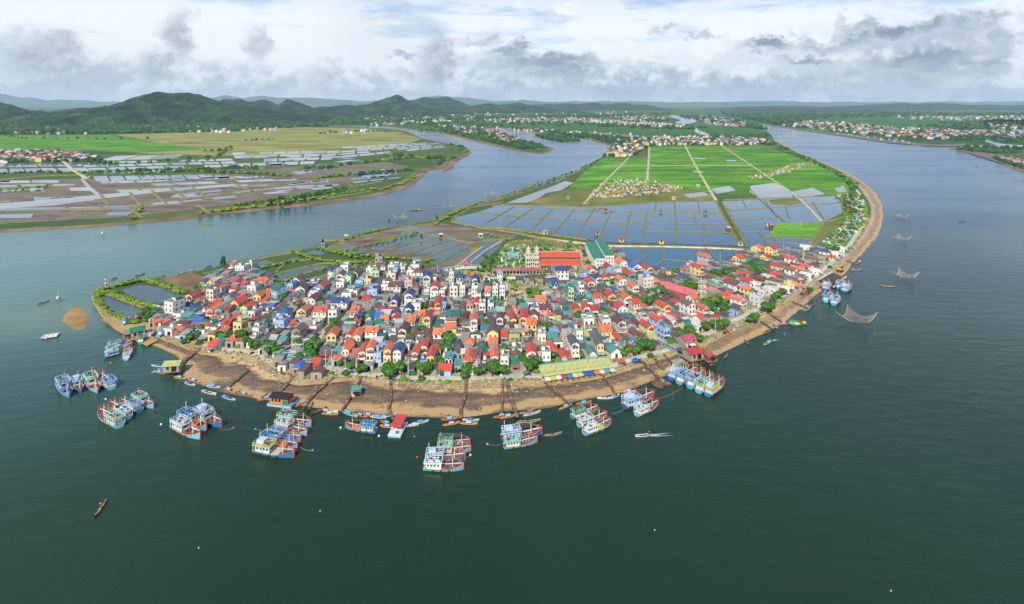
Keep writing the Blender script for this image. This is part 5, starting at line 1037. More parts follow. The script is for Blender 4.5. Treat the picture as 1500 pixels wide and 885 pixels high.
b.add([(29.9,6,8.2),(29.9,18,8.2),(29.9,12,10.2),(30.5,6,8.2),(30.5,18,8.2),(30.5,12,10.2)], [(0,2,1),(3,4,5),(0,3,5,2),(1,2,5,4)], M_church); b.build('nave_wall', ch)
RM = roofmat('e0582f'); rr = MB(); slabpoly(rr, [(-.2,5.4,7.2),(29.9,5.4,7.2),(29.9,12,9.6),(-.2,12,9.6)], .2, RM); slabpoly(rr, [(-.2,12,9.6),(29.9,12,9.6),(29.9,18.6,7.2),(-.2,18.6,7.2)], .2, RM); rr.box(-.2, 29.9, 11.8, 12.2, 9.55, 9.8, M_church); rr.build('upper_roof', ch)
rr = MB(); slabpoly(rr, [(-.2,-.4,3.3),(29.9,-.4,3.3),(29.9,5.98,5.7),(-.2,5.98,5.7)], .2, RM); rr.box(-.2, 29.9, -.5, -.38, 3.1, 3.35, M_church); rr.build('aisle_roof', ch)
rr = MB(); slabpoly(rr, [(-.2,18.02,5.7),(29.9,18.02,5.7),(29.9,24.4,3.3),(-.2,24.4,3.3)], .2, RM); rr.build('aisle_roof', ch)
cl = MB(); cl.box(0, 29.9, 5.9, 6.0, 6.0, 7.1, M_arch); cl.build('clerestory', ch)
colm = MB(); colm.box(-.22, .22, -.22, .22, -.5, 3.1, M_church); colm.box(-.32, .32, -.32, .32, 2.8, 3.05, M_church); colm = colm.mesh('column')
for i in range(11): link('column', colm, ch, (.6+i*2.2, .1, 0))
dm = MB().box(-.7, .7, -.06, 0, 0, 2.5, mat('b03a26', None, .7, 2, 'red_door')).mesh('door')
for i in range(10): link('door', dm, ch, (1.7+i*2.2, 2.18, 0))
for i in range(3): link('window', AWs, ch, (24.3+i*2.2, .17, .9))
for i in range(13): link('window', AWs, ch, (1.2+i*2.25, 5.88, 5.75), 0, (.8, 1, .75))
tb = MB()
for z0, z1, s in ((-.5, 5, 1.75), (5.2, 9, 1.65), (9.2, 12.4, 1.45), (12.6, 14.6, 1.05)): tb.box(-s, s, -s, s, z0, z1, M_church); tb.box(-s-.25, s+.25, -s-.25, s+.25, z1, z1+.22, M_trim)
tb.bar((0,0,14.8), (0,0,17.2), .8, M_church, 8, .05)
for a in (-1, 1):
    for c_ in (-1, 1): tb.bar((a*1.3, c_*1.3, 12.5), (a*1.3, c_*1.3, 14.2), .22, M_church, 4, .03); tb.bar((a*1.6, c_*1.6, 9.1), (a*1.6, c_*1.6, 10.8), .25, M_church, 4, .03)
tb.bar((0,0,17), (0,0,18.4), .07, M_dark); tb.box(-.4, .4, -.07, .07, 17.7, 17.85, M_dark); TB = tb.mesh('bell_tower')
for x in (-8.2, -2.2):
    t = link('bell_tower', TB, ch, (x, 2, 0))
    for z, q, n in ((.2, AW, 2), (2.8, AW, 2), (5.8, AW, 2), (9.6, AWs, 2)):
        for i in range(n): link('window', q, t, ((i-.5)*1.5, -1.78 if z < 5 else -1.68 if z < 9 else -1.47, z)); link('window', q, t, (1.78 if z < 5 else 1.68 if z < 9 else 1.47, (i-.5)*1.5, z), R(90))
fb = MB(); fb.box(-6.4, -4, 1.2, 5, -.5, 8.2, M_church); fb.add([(-6.4,1.2,8.2),(-4,1.2,8.2),(-5.2,1.2,11),(-6.4,5,8.2),(-4,5,8.2),(-5.2,5,11)], [(0,1,2),(3,5,4),(0,2,5,3),(1,4,5,2)], M_church); fb.box(-10.2, -.2, 5, 16, -.5, 7.5, M_church); fb.build('facade', ch)
for i in range(2):
    for z in (.3, 3.2, 5.8): link('window', AW, ch, (-5.8+i*1.2, 1.16, z), 0, .85)
# school-like blocks with green roofs
def wins_grid(o, mesh, x0, x1, y, zs, n, rot=0, axis='x'):
    for z in zs:
        for i in range(n):
            t = x0+(x1-x0)*(i+.5)/n; link('window', mesh, o, (t, y, z) if axis == 'x' else (y, t, z), rot)
gs = G(873.2, 396, 1.05); gb = empty('school_building', gs, 0, label='long three-storey white school block with twin green sheet roofs beside the church', category='building')
b = MB(); b.box(0, 7, 0, 50, -.5, 7.4, wallm('w')); b.box(7.2, 14, 7, 52, -.5, 7.6, wallm('w')); b.box(-.4, 7.1, -.3, 0, 7.0, 8.3, M_trim); b.box(7.2, 14.2, 6.7, 7, 7.3, 8.5, M_trim)
for k_ in range(13): b.box(-1.2, 0, k_*4.1, k_*4.1+.35, -.5, 7.4, M_trim)
for z in (2.3, 4.8, 7.2): b.box(-1.25, 0, 0, 50, z, z+.18, M_trim)
b.build('walls', gb); GR = roofmat('159060', 'metal_roof')
MB().box(6.75, 7.25, .1, 52, 7.3, 8.9, M_trim).build('parapet', gb)
for (x0, x1, y0, y1, z) in ((-1.3, 6.7, .1, 50.3, 7.6), (7.3, 14.2, 7.1, 52.3, 7.8)):
    rr = MB(); xm = (x0+x1)/2; slabpoly(rr, [(x0,y0,z),(xm,y0,z+.8),(xm,y1,z+.8),(x0,y1,z)], .12, GR); slabpoly(rr, [(xm,y0,z+.8),(x1,y0,z),(x1,y1,z),(xm,y1,z+.8)], .12, GR); rr.build('roof', gb)
wins_grid(gb, WINS[0], .3, 6.8, 0, (.7, 3.2, 5.5), 3); wins_grid(gb, WINS[0], 7.6, 13.6, 7, (.7, 3.2, 5.6), 3); wins_grid(gb, WINS[1], 1, 49, 0, (.6, 3.0, 5.3), 12, R(-90), 'y')
# covered walk with pink roof
w0 = G(721, 403, 1.05); cw = empty('covered_walkway', w0, 0, label='long open walkway with a pink and maroon tin roof in front of the church', category='walkway')
for (x0, x1, c) in ((0, 19, 'c97078'), (19.02, 33, 'a8485c')):
    rr = MB(); slabpoly(rr, [(x0,-.5,3),(x1,-.5,3),(x1,2.5,3.9),(x0,2.5,3.9)], .1, roofmat(c, 'metal_roof')); slabpoly(rr, [(x0,2.52,3.9),(x1,2.52,3.9),(x1,5,3.1),(x0,5,3.1)], .1, roofmat(c, 'metal_roof')); rr.build('roof', cw)
pm = MB().box(-.15, .15, -.15, .15, -.5, 3.1, M_trim).mesh('post')
for i in range(15): link('post', pm, cw, (.4+i*2.3, 0, 0)); link('post', pm, cw, (.4+i*2.3, 4.5, 0))
b = MB(); b.box(0, 33, -.2, 4.8, -.4, .12, M_conc); b.build('floor', cw)
# white boundary wall with posts in front of the church grounds
def wallrun(name, pts, h, m, lab, cat='wall', th=.25, posts=3.0, z=1.05):
    W = [G(*p, z) for p in pts]; o = empty(name, W[0], 0, label=lab, category=cat); mb = MB(); pb = MB().box(-.22, .22, -.22, .22, -.4, h+.3, M_trim).mesh('post'); n = 0
    for a, b_ in zip(W, W[1:]):
        d = b_-a; L = d.length; u = d/L; nn = Vector((-u.y, u.x, 0))*th/2; q = a-W[0]
        mb.add([tuple(q+nn+Vector((0,0,zz)))if s else tuple(q-nn+Vector((0,0,zz))) for zz in (-.4, h) for s in (0, 1)]+[tuple(q+d+(nn if s else -nn)+Vector((0,0,zz))) for zz in (-.4, h) for s in (0, 1)], [(0,4,6,2),(1,3,7,5),(2,6,7,3),(0,2,3,1),(4,5,7,6)], m)
        for i in range(max(1, int(L/posts))):
            if n < 60: link('post', pb, o, q+u*(i*posts), math.atan2(u.y, u.x)); n += 1
    mb.build('wall_panel', o); return o
wallrun('boundary_wall', [(744,418),(744,409),(800,408.5),(860,405),(876,400)], 1.6, wallm('c'), 'cream boundary wall running along the road south of the church')
wallrun('boundary_wall', [(690,386),(712,368),(736,354)], 1.2, M_trim, 'white balustrade wall along the canal bank left of the church garden', posts=2.2)
wallrun('boundary_wall', [(660,398),(690,375),(708,362)], .9, M_trim, 'white fence posts along the far canal bank', posts=2)
wallrun('boundary_wall', [(745,452),(772,454),(775,447)], 1.3, wallm('c'), 'cream wall around the colourful kindergarten yard')
wallrun('boundary_wall', [(1022,465),(1062,449)], 1.2, wallm('q'), 'grey wall along the concrete yard by the small church')
wallrun('boundary_wall', [(1232,340),(1210,362)], 1.2, wallm('w'), 'white wall beside the eastern cemetery')
# garden plaza with rock grotto
sheet('plaza', [(728,392),(732,368),(745,362),(766,364),(768,392)], 1.17, mat('b5b1a8', '9a958a', .85, .3, 'paving'))
gr = empty('grotto', G(751, 378, 1.05), 0, label='rocky pale blue grotto shrine rising in the garden left of the church', category='shrine')
M_rock = mat('9fb4b0', '6f8482', .9, 1.2, 'painted_rock'); rr_ = random.Random(4)
for i in range(16):
    b = MB(); a = rr_.uniform(0, 6.28); ra = rr_.uniform(0, 4.6); h = (6.5-ra*.9)*rr_.uniform(.7, 1.1); n = 7; vs = []
    for j in range(4):
        s = (1-j/3.3)*rr_.uniform(.9, 1.2)*1.5
        for q in range(n): t = 2*math.pi*q/n; vs.append((s*math.cos(t)*rr_.uniform(.7, 1.2), s*math.sin(t)*rr_.uniform(.7, 1.2), -.3+h*j/3))
    b.add(vs, [(j*n+q, j*n+(q+1) % n, (j+1)*n+(q+1) % n, (j+1)*n+q) for j in range(3) for q in range(n)]+[tuple(range(3*n, 4*n))], M_rock if i % 3 else mat('7fb8b4', None, .8, 2, 'aqua_rock'))
    b.build('rock', gr, (ra*math.cos(a)*1.2, ra*math.sin(a), 0))
def figure_mesh(m):
    b = MB(); prev = None
    prof = [(.42,0),(.36,.5),(.26,1.0),(.3,1.35),(.12,1.5),(.16,1.62),(.13,1.78),(.02,1.85)]; n = 8; vs = [(r_*math.cos(2*math.pi*q/n), r_*.75*math.sin(2*math.pi*q/n), z) for r_, z in prof for q in range(n)]
    b.add(vs, [(j*n+q, j*n+(q+1) % n, (j+1)*n+(q+1) % n, (j+1)*n+q) for j in range(len(prof)-1) for q in range(n)], m); b.bar((.28,0,1.3),(.34,-.3,.95),.08,m); b.bar((-.28,0,1.3),(-.34,-.3,.95),.08,m); return b.mesh('statue', True)
SM = figure_mesh(mat('d9dde0', 'b0c8d0', .6, 2, 'statue_stone')); 
for i, (x, y, z, s) in enumerate([(-3,-2,3.2,1.4),(0,-1,6.4,1.5),(2.6,-2.4,2.8,1.3),(4,-3,1.2,1.2)]): link('statue', SM, gr, (x, y, z-.4), 0, s)
for i, (px, py, w_) in enumerate([(735,383,'left'),(741,390,'front left'),(752,391,'front middle'),(761,388,'front right')]):
    o = empty('statue', G(px, py, 1.17), 0, label=f'white statue on a pedestal, {w_} of the garden plaza', category='statue', group='statues of the garden plaza'); MB().box(-.6,.6,-.6,.6,-.2,1.2,M_trim).build('pedestal', o); link('figure', SM, o, (0,0,1.2), 0, 1.3)
# kindergarten yard
sheet('playground', [(746,450),(750,425),(775,424),(774,446)], 1.18, mat('cf9f98', '9aa266', .85, .5, 'playground'))
for i, (px, py, c, l) in enumerate([(755,444,'58b4dc','blue'),(762,441,'58b4dc','second blue'),(759,433,'d8c83a','yellow'),(751,436,'d05a6a','pink'),(768,446,'3f9a7a','green')]):
    o = empty('play_shelter', G(px, py, 1.18), 0, label=f'small {l} play shelter in the kindergarten yard', category='shelter', group='play shelters'); b = MB(); b.bar((0,0,1.9),(0,0,2.6),1.7,mat(c, None, .6, 2, 'paint'),8,.1); b.build('roof', o)
    for a in range(4): MB().bar((1.1*math.cos(a*1.57+.8),1.1*math.sin(a*1.57+.8),-.2),(1.1*math.cos(a*1.57+.8),1.1*math.sin(a*1.57+.8),1.95),.07,M_trim).build('post', o)
# small church with slim tower on the east side
c2 = empty('church', G(1027, 440, 1.05), R(40), label='small church with slim cream tower and long pink roof by the tall trees', category='church')
b = MB(); b.box(-8.5, -1.5, 0, 24, -.5, 4.6, mat('8a6a60', None, .8, 1, 'brick')); gable_end(b, 7, 24, 4.6, 2.6, M_church, -5, 12); b.box(-11, -8.5, 1, 23, -.5, 2.7, wallm('w')); b.build('nave_wall', c2)
rr = MB(); gable(rr, 7, 24, 4.6, 2.6, roofmat('c4606a'), .4, .15, -5, 12); rr.build('upper_roof', c2)
rr = MB(); slabpoly(rr, [(-11.6,.6,2.6),(-8.55,.6,3.6),(-8.55,23.4,3.6),(-11.6,23.4,2.6)], .14, roofmat('c23a34')); rr.build('aisle_roof', c2)
tb = MB()
for z0, z1, s in ((-.5, 5.6, 1.3), (5.8, 9, 1.05), (9.2, 11.6, .8)): tb.box(-s, s, -s, s, z0, z1, M_church); tb.box(-s-.2, s+.2, -s-.2, s+.2, z1, z1+.2, M_trim)
tb.bar((0,0,11.8), (0,0,14), .6, M_church, 8, .04); t = tb.build('bell_tower', c2, (0, 0, 0))
for z in (1, 3.6, 6.4, 9.5): link('window', AWs, t, (0, -1.32 if z < 5 else -1.07 if z < 9 else -.82, z)); link('window', AWs, t, (-1.32 if z < 5 else -1.07 if z < 9 else -.82, 0, z), R(-90))
# yellow-green market hall and its stalls
mk = empty('market_hall', G(794.5, 556, 1.05), R(15.5), label='long open market hall with pale yellow-green ribbed roof on the beachfront', category='market hall')
YG = roofmat('b3b56e', 'metal_roof'); YG2 = roofmat('9aa356', 'metal_roof')
rr = MB(); slabpoly(rr, [(-.6,-.6,3.2),(32,-.6,3.2),(32,3.4,4.5),(-.6,3.4,4.5)], .1, YG); slabpoly(rr, [(-.6,3.42,4.5),(32,3.42,4.5),(32,7.6,3.2),(-.6,7.6,3.2)], .1, YG2); rr.build('roof', mk)
MB().box(-.6, 32, 3.2, 3.6, 4.5, 4.75, mat('6fb8a0', None, .6, 1, 'ridge')).build('ridge_cap', mk)
rr = MB(); slabpoly(rr, [(-.6,-2.6,2.5),(32,-2.6,2.5),(32,-.7,3.05),(-.6,-.7,3.05)], .08, YG); rr.build('front_canopy', mk)
pm = MB().box(-.12, .12, -.12, .12, -.5, 3.2, mat('2f8f72', None, .6, 1, 'green_steel')).mesh('column')
for i in range(12): link('column', pm, mk, (i*2.85, 0, 0)); link('column', pm, mk, (i*2.85, 7, 0))
b = MB(); b.box(-.4, 32, -.4, 7.4, -.6, .15, M_conc); b.box(-.5, 32, 7.0, 7.2, 0, 2.2, wallm('v')); b.build('floor', mk)
SC = [('e8e2cf','white'),('d9c048','yellow'),('e4e4e0','pale'),('c9483a','red'),('3f86c8','light blue'),('e0d8b8','cream'),('cfd86a','lime'),('2f58c0','deep blue'),('2f58c0','second deep blue'),('d98a3a','orange'),('e8e2cf','second white'),('4fa38a','green'),('d8d0c0','sand coloured')]
rz = R(15.5); mo = mk.location
for i, (c, l) in enumerate(SC):
    x = 1.2+i*2.5; q = mo+Vector((x*math.cos(rz)+3.4*math.sin(rz), x*math.sin(rz)-3.4*math.cos(rz), -.1)); o = empty('market_stall', q, rz, label=f'market stall under a {l} sheet along the front of the market hall', category='stall', group='market stalls')
    b = MB(); slabpoly(b, [(-1.15,-1.2,1.6),(1.15,-1.2,1.6+rnd.uniform(-.2,.2)),(1.15,.9,2.2),(-1.15,.9,2.2)], .05, mat(c, None, .7, 2, 'sheet')); b.build('awning', o)
    b = MB(); b.box(-.9, .9, -.7, .3, -.3, .8, M_wood2); [b.box(a, a+.35, -.6, -.1, .8, 1.05, P_(k)) for a, k in ((-.8,'c9653a'),(-.3,'7aa23a'),(.3,'d8c83a'))]; b.build('counter', o)
    for s in (-1, 1): MB().bar((s*1.05,-1.1,-.4),(s*1.05,-1.1,1.6),.04,M_wood).build('post', o)
# lighthouse with red and white bands
lh = empty('lighthouse', G(155, 423, 1.0), 0, label='slim red and white banded lighthouse at the west tip of the ponds', category='lighthouse')
for i in range(6): MB().bar((0,0,i*1.15-.3),(0,0,(i+1)*1.15-.3),.72-.06*i,M_bred if i % 2 == 0 else M_trim,12,.72-.06*(i+1)).build('band', lh)
MB().bar((0,0,6.6),(0,0,6.75),.75,M_trim,12).build('gallery', lh); MB().bar((0,0,6.75),(0,0,7.5),.35,M_pane,8).build('lantern', lh); MB().bar((0,0,7.5),(0,0,8),.45,M_bred,8,.05).build('cap', lh)
# beacons standing in the water
for i, (px, py, h, l) in enumerate([(85,442,4.5,'white beacon hut on stilts in the water left of the ponds'),(150,345,4,'white channel marker in the river west of the ponds')]):
    o = empty('beacon', G(px, py, 0), 0, label=l, category='beacon'); MB().box(-.9,.9,-.9,.9,1.6,1.8,M_wood2).build('platform', o); MB().box(-.6,.6,-.6,.6,1.8,3.2,M_trim).build('hut', o); MB().bar((0,0,3.2),(0,0,h+1.5),.06,M_trim).build('pole', o)
    for a, b_ in ((-1,-1),(1,-1),(1,1),(-1,1)): MB().bar((a*.8,b_*.8,-1),(a*.8,b_*.8,1.7),.08,M_wood).build('stilt', o)
# fishing stakes
st_ = MB().bar((0,0,-1),(0.1,0,3.6),.07,M_wood2,4,.04).mesh('stake')
STK = [(70,398),(78,405),(131,430),(135,470),(128,478),(97,482),(94,476),(141,485),(149,492),(75,470),(288,388),(259,372),(605,637),(843,610),(842,643),(986,585),(1092,440),(1186,470),(1200,470),(1281,492),(1345,355),(1350,400),(1313,405),(1370,360),(1303,340),(500,352),(586,640)]
for i, (px, py) in enumerate(STK):
    o = link('fishing_stake', st_, None, G(px, py, 0), rnd.uniform(0, 6), rnd.uniform(.7, 1.3), category='stake', group='fishing stakes standing in the water')
    BL.append((o, f"thin wooden stake standing in the water {'near the west sandbank' if px < 300 else 'off the south beach' if py > 560 else 'off the east shore' if px > 1000 else 'on the north shore'}", G(px, py, 0)))
# ----- lift nets
def net_mesh(n=22):
    b = MB(); hgt = lambda u, v: .22*(abs(u)**2.2*abs(v)**1.6)*1.0+.16*(u*u+v*v)/2*.6
    def p(u, v): k = 1-.10*(1-abs(u*v)); return (u*.5*(1-.16*(1-v*v)*abs(u)), v*.5*(1-.16*(1-u*u)*abs(v)), hgt(u, v)+.03)
    m = NETM; K = 14
    for i in range(n+1):
        u = -1+2*i/n; hw = .0038 if i not in (0, n) else .011
        for j in range(K):
            a, c = -1+2*j/K, -1+2*(j+1)/K
            for fl in (0, 1):
                A, B_ = (p(u, a), p(u, c)) if fl else (p(a, u), p(c, u)); ox, oy = (hw, 0) if fl else (0, hw)
                b.add([(A[0]-ox, A[1]-oy, A[2]), (A[0]+ox, A[1]+oy, A[2]), (B_[0]+ox, B_[1]+oy, B_[2]), (B_[0]-ox, B_[1]-oy, B_[2])], [(0,1,2,3)], m)
    return b.mesh('net')
NETM = mat('c4ae8c', 'a08c6c', .8, 3, 'netting'); NET = net_mesh()
pole = MB().bar((0,0,-.12),(.02,0,.40),.006,M_wood2,5,.004).mesh('bamboo_pole')
NETS = [(719,287,19,'on the river just above the mangrove bank'),(659,305,17,'dark one beside the mangrove point'),(587,322,20,'at the mouth of the western mud ponds'),(776,271,12,'close to the long dyke'),(813,259,9,'beside the long dyke near the cemetery'),(836,251,10,'below the bend of the long dyke'),(860,238,7,'near the northern dyke corner'),(844,227,7,'off the northern village'),(827,220,6,'upstream of the northern village'),(820,229,5,'in the ripples off the spit'),(706,225,7,'off the west bank spit'),(694,219,6,'north of the west bank spit'),(675,215,5,'third up the west channel'),(659,212,5,'fourth up the west channel'),
 (1320,320,17,'upper one of the pair off the east beach'),(1321,353,22,'lower one of the pair off the east beach'),(1237,241,6,'off the upper east shore'),(1213,233,6,'second up the upper east shore'),(1186,224,5,'third up the upper east shore'),(1405,246,9,'in the row off the right bank'),(1437,244,8,'second in the row off the right bank'),(1465,251,10,'third in the row off the right bank'),(1494,263,14,'at the right edge of the water'),(1387,223,5,'at the inlet mouth'),(1326,409,31,'large one off the curve of the beach'),(1254,474,48,'largest, nearest the slipway boats'),(1149,207,4,'at the top of the east river')]
for i, (px, py, w_, l) in enumerate(NETS):
    P0 = G(px, py, 0); S = w_/pxm(P0); rz = R(30+rnd.uniform(-12, 12)) if w_ > 28 else R(40+rnd.uniform(-15, 15)); S = S*.85
    o = empty('lift_net', P0, rz, label=f'square fishing lift net on poles, {l}', category='lift net', group='lift nets standing in the river')
    link('net', NET, o, (0, 0, .06*S+.5), 0, S)
    for a, b_ in ((-1,-1),(1,-1),(1,1),(-1,1)): link('bamboo_pole', pole, o, (a*.49*S, b_*.49*S, 0), math.atan2(b_, a), S)
# ----- piers on posts over the mud
PIERS = [([(293,510),(272,524),(256,541)],2.0,'concrete legged pier leading to the stilt fish house'),([(363,541),(350,552),(332,566)],1.0,'thin plank pier over the western mud'),([(430,550),(420,562),(410,572),(403,580)],1.2,'curved plank pier leading to the orange houseboat'),([(489,552),(462,573),(449,587)],1.3,'plank pier running down beside the houseboat moorings'),([(531,550),(516,576),(500,600)],.9,'thin plank pier passing the hut on the mud'),([(573,553),(572,585),(569,596),(576,612)],.9,'thin plank pier behind the red-awning boat'),([(684,556),(681,580),(675,596),(675,612)],1.1,'thin plank pier in the middle of the beach'),([(737,556),(736,582),(735,604)],.8,'thin plank pier left of the forked one'),([(742,557),(749,583),(758,610)],1.4,'stout stake pier in the eastern half of the beach'),([(799,560),(818,576),(837,592)],1.2,'dark plank pier below the market hall'),([(884,550),(893,562),(903,577)],.9,'light plank pier beyond the market hall'),([(937,525),(953,540),(970,556)],1.4,'long dark pier to the row of skiffs'),([(957,521),(972,539)],1.6,'short black double pier on the mud'),([(974,520),(992,536)],1.2,'short black pier ending at the grey hut'),([(1002,515),(1016,526),(1022,534)],1.6,'pier to the red-roofed stilt house'),([(1020,507),(1042,524)],1.6,'dark pier right of the red-roofed stilt house'),([(1115,470),(1133,481)],1.0,'thin pier on the east beach'),([(1126,458),(1146,470)],1.0,'thin pier above the green barge'),([(1161,441),(1182,449)],1.1,'dark pier beside the five small boats'),([(1241,381),(1254,386)],1.0,'thin pier at the far east beach')]
for pts, w_, l in PIERS:
    W = resample([tuple(G(*p, 1.5)) for p in pts], 2+max(3, int(sum(math.dist(G(*a, 1.5), G(*b, 1.5)) for a, b in zip(pts, pts[1:]))/2.2))); n = len(W); o = empty('pier', (W[0][0], W[0][1], 0), 0, label=l, category='pier'); q0 = Vector((W[0][0], W[0][1], 0)); dk = MB(); zd = [1.35-.35*i/(n-1) for i in range(n)]
    pm = MB().bar((0,0,-1.3),(.05,0,1.35),.11,M_wood,5,.08).mesh('post'); k_ = 0
    for i in range(n-1):
        a, b_ = Vector((W[i][0], W[i][1], zd[i]))-q0, Vector((W[i+1][0], W[i+1][1], zd[i+1]))-q0; u = (b_-a).normalized(); nn = Vector((-u.y, u.x, 0))*w_/2; g_ = u*.05
        for j in range(3):
            A, B_ = a.lerp(b_, j/3), a.lerp(b_, (j+.9)/3); jz = Vector((0, 0, rnd.uniform(-.05, .05))); vs = [A-nn+jz, A+nn+jz, B_+nn+jz, B_-nn+jz]; dk.add([tuple(v) for v in vs]+[tuple(v-Vector((0,0,.1))) for v in vs], [(0,1,2,3),(7,6,5,4),(0,4,5,1),(1,5,6,2),(2,6,7,3),(3,7,4,0)], M_wood2 if (i+j) % 3 else M_wood)
        if k_ < 40: link('post', pm, o, a+nn*rnd.uniform(.9, 1.3)-Vector((0,0,a.z)), rnd.uniform(0, 6), (1, 1, rnd.uniform(.8, 1.5))); link('post', pm, o, a-nn*rnd.uniform(.9, 1.3)-Vector((0,0,a.z)), rnd.uniform(0, 6), (1, 1, rnd.uniform(.8, 1.5))); k_ += 2
    dk.build('planking', o)
# ----- stilt houses, huts, tents
def stilt_house(px, py, w_, d, h, zp, wc, roof, lab, rz=0, name='stilt_house', flat=False, cat='hut'):
    o = empty(name, G(px, py, 0), rz, label=lab, category=cat); MB().box(-w_/2-.8, w_/2+.8, -.8, d+.8, zp-.15, zp, M_wood2, None, True).build('platform', o)
    pm = MB().bar((0,0,-1.2),(0,0,zp-.1),.12,M_wood,5).mesh('stilt')
    for i in range(4):
        for j in range(3): link('stilt', pm, o, (-w_/2-.5+i*(w_+1)/3, -.5+j*(d+1)/2, 0))
    b = MB(); b.box(-w_/2, w_/2, 0, d, zp, zp+h, wallm(wc)); 
    if not flat: gable_end(b, d, w_, zp+h, d*.22, wallm(wc), 0, d/2, 'x')
    b.build('walls', o); rr = MB()
    if flat: slabpoly(rr, [(-w_/2-.4,-.5,zp+h+.05),(w_/2+.4,-.5,zp+h+.05),(w_/2+.4,d+.5,zp+h+.5),(-w_/2-.4,d+.5,zp+h+.5)], .1, roofmat(roof, 'metal_roof'))
    else: gable(rr, d, w_, zp+h, d*.22, roofmat(roof, 'metal_roof'), .5, .1, 0, d/2, 'x')
    rr.build('roof', o); link('door', DOORS[3], o, (w_*.2, 0, zp)); link('window', WINS[1], o, (-w_*.2, 0, zp+.9)); return o
stilt_house(250, 551, 6.5, 5, 2.8, 1.9, 'q', 'b9bd72', 'two-part fish house on stilts with yellow and red roof at the western pier head', R(8))
stilt_house(256, 548, 2.6, 3, 2.2, 1.9, 'q', 'b84a40', 'small red-roofed room behind the stilt fish house', R(8))
stilt_house(1021, 534, 7, 6, 3.0, 2.2, 'q', 'c22f30', 'stilt house with bright red roof above the packed boats', R(22))
stilt_house(1043, 534, 3.6, 3, 2.0, 1.6, 'n', 'b84a40', 'small stilt hut with faded red roof at the pier end', R(22), flat=True)
stilt_house(998, 545, 5, 3.2, 2.0, 1.6, 'c', '9d9888', 'weathered grey hut at the end of the short black pier', R(20), flat=True)
stilt_house(521, 584, 3.2, 3, 2.2, .9, 'w', '5fb0a4', 'small white hut with teal roof standing on the mud flat', R(5), flat=True)
stilt_house(202, 498, 6, 6, 3.2, 1.4, 'q', '1f8f5c', 'boat shelter with bright green roof at the west landing', R(35))
stilt_house(189, 500, 4, 5, 2.6, 1.4, 'n', '8d8a82', 'brown timber boathouse beside the green-roofed shelter', R(35))
stilt_house(1012, 511, 6.5, 6, 3.2, 1.4, 'q', 'b8455a', 'grey store with maroon-pink roof on the beach bank', R(24), cat='store')
for (px, py, c, l, s) in [(933,533,'2f6fd0','blue tent with open front beside the market hall',3.2),(911,535,'d86a3a','orange tarpaulin heap beside the blue tent',3.0),(893,548,'3f6fc8','crumpled blue tarpaulin at the end of the market hall',2),(772,551,'3a8a88','teal canopy in front of the seafront trees',2.6),(1178,432,'e0602c','orange awning stall above the east beach',3.4),(1065,489,'cf4436','small red canopy above the east beach rubble',2.6),(1107,464,'2456c0','pair of blue water drums under a sheet on the beach bank',1.6),(560,553,'d8d4c8','white lean-to with orange edge on the foreshore',2.4),(515,547,'2c4fc0','blue sheet on the verge left of the lean-to',1.6)]:
    o = empty('tent', G(px, py, 1.1), R(rnd.uniform(-15, 15)), label=l, category='tent'); m = mat(c, None, .6, 2, 'tarpaulin'); b = MB(); N = 7; vs = []
    for i in range(N):
        for j in range(N):
            u, v = i/(N-1)-.5, j/(N-1)-.5; vs.append((u*s*1.2, v*s, 1.4*s/3*(1-abs(u)*1.5)*(1.1-abs(v)*.5)+1.0*s/3+.12*mnoise.noise((u*5+px, v*5, 0))))
    b.add(vs, [(i*N+j, (i+1)*N+j, (i+1)*N+j+1, i*N+j+1) for i in range(N-1) for j in range(N-1)], m); b.build('cover', o, smooth=True)
    for a, c_ in ((-1,-1),(1,-1),(1,1),(-1,1)): MB().bar((a*s*.56,c_*s*.46,-.3),(a*s*.56,c_*s*.46,1.0*s/3+.2),.05,M_wood).build('pole', o)
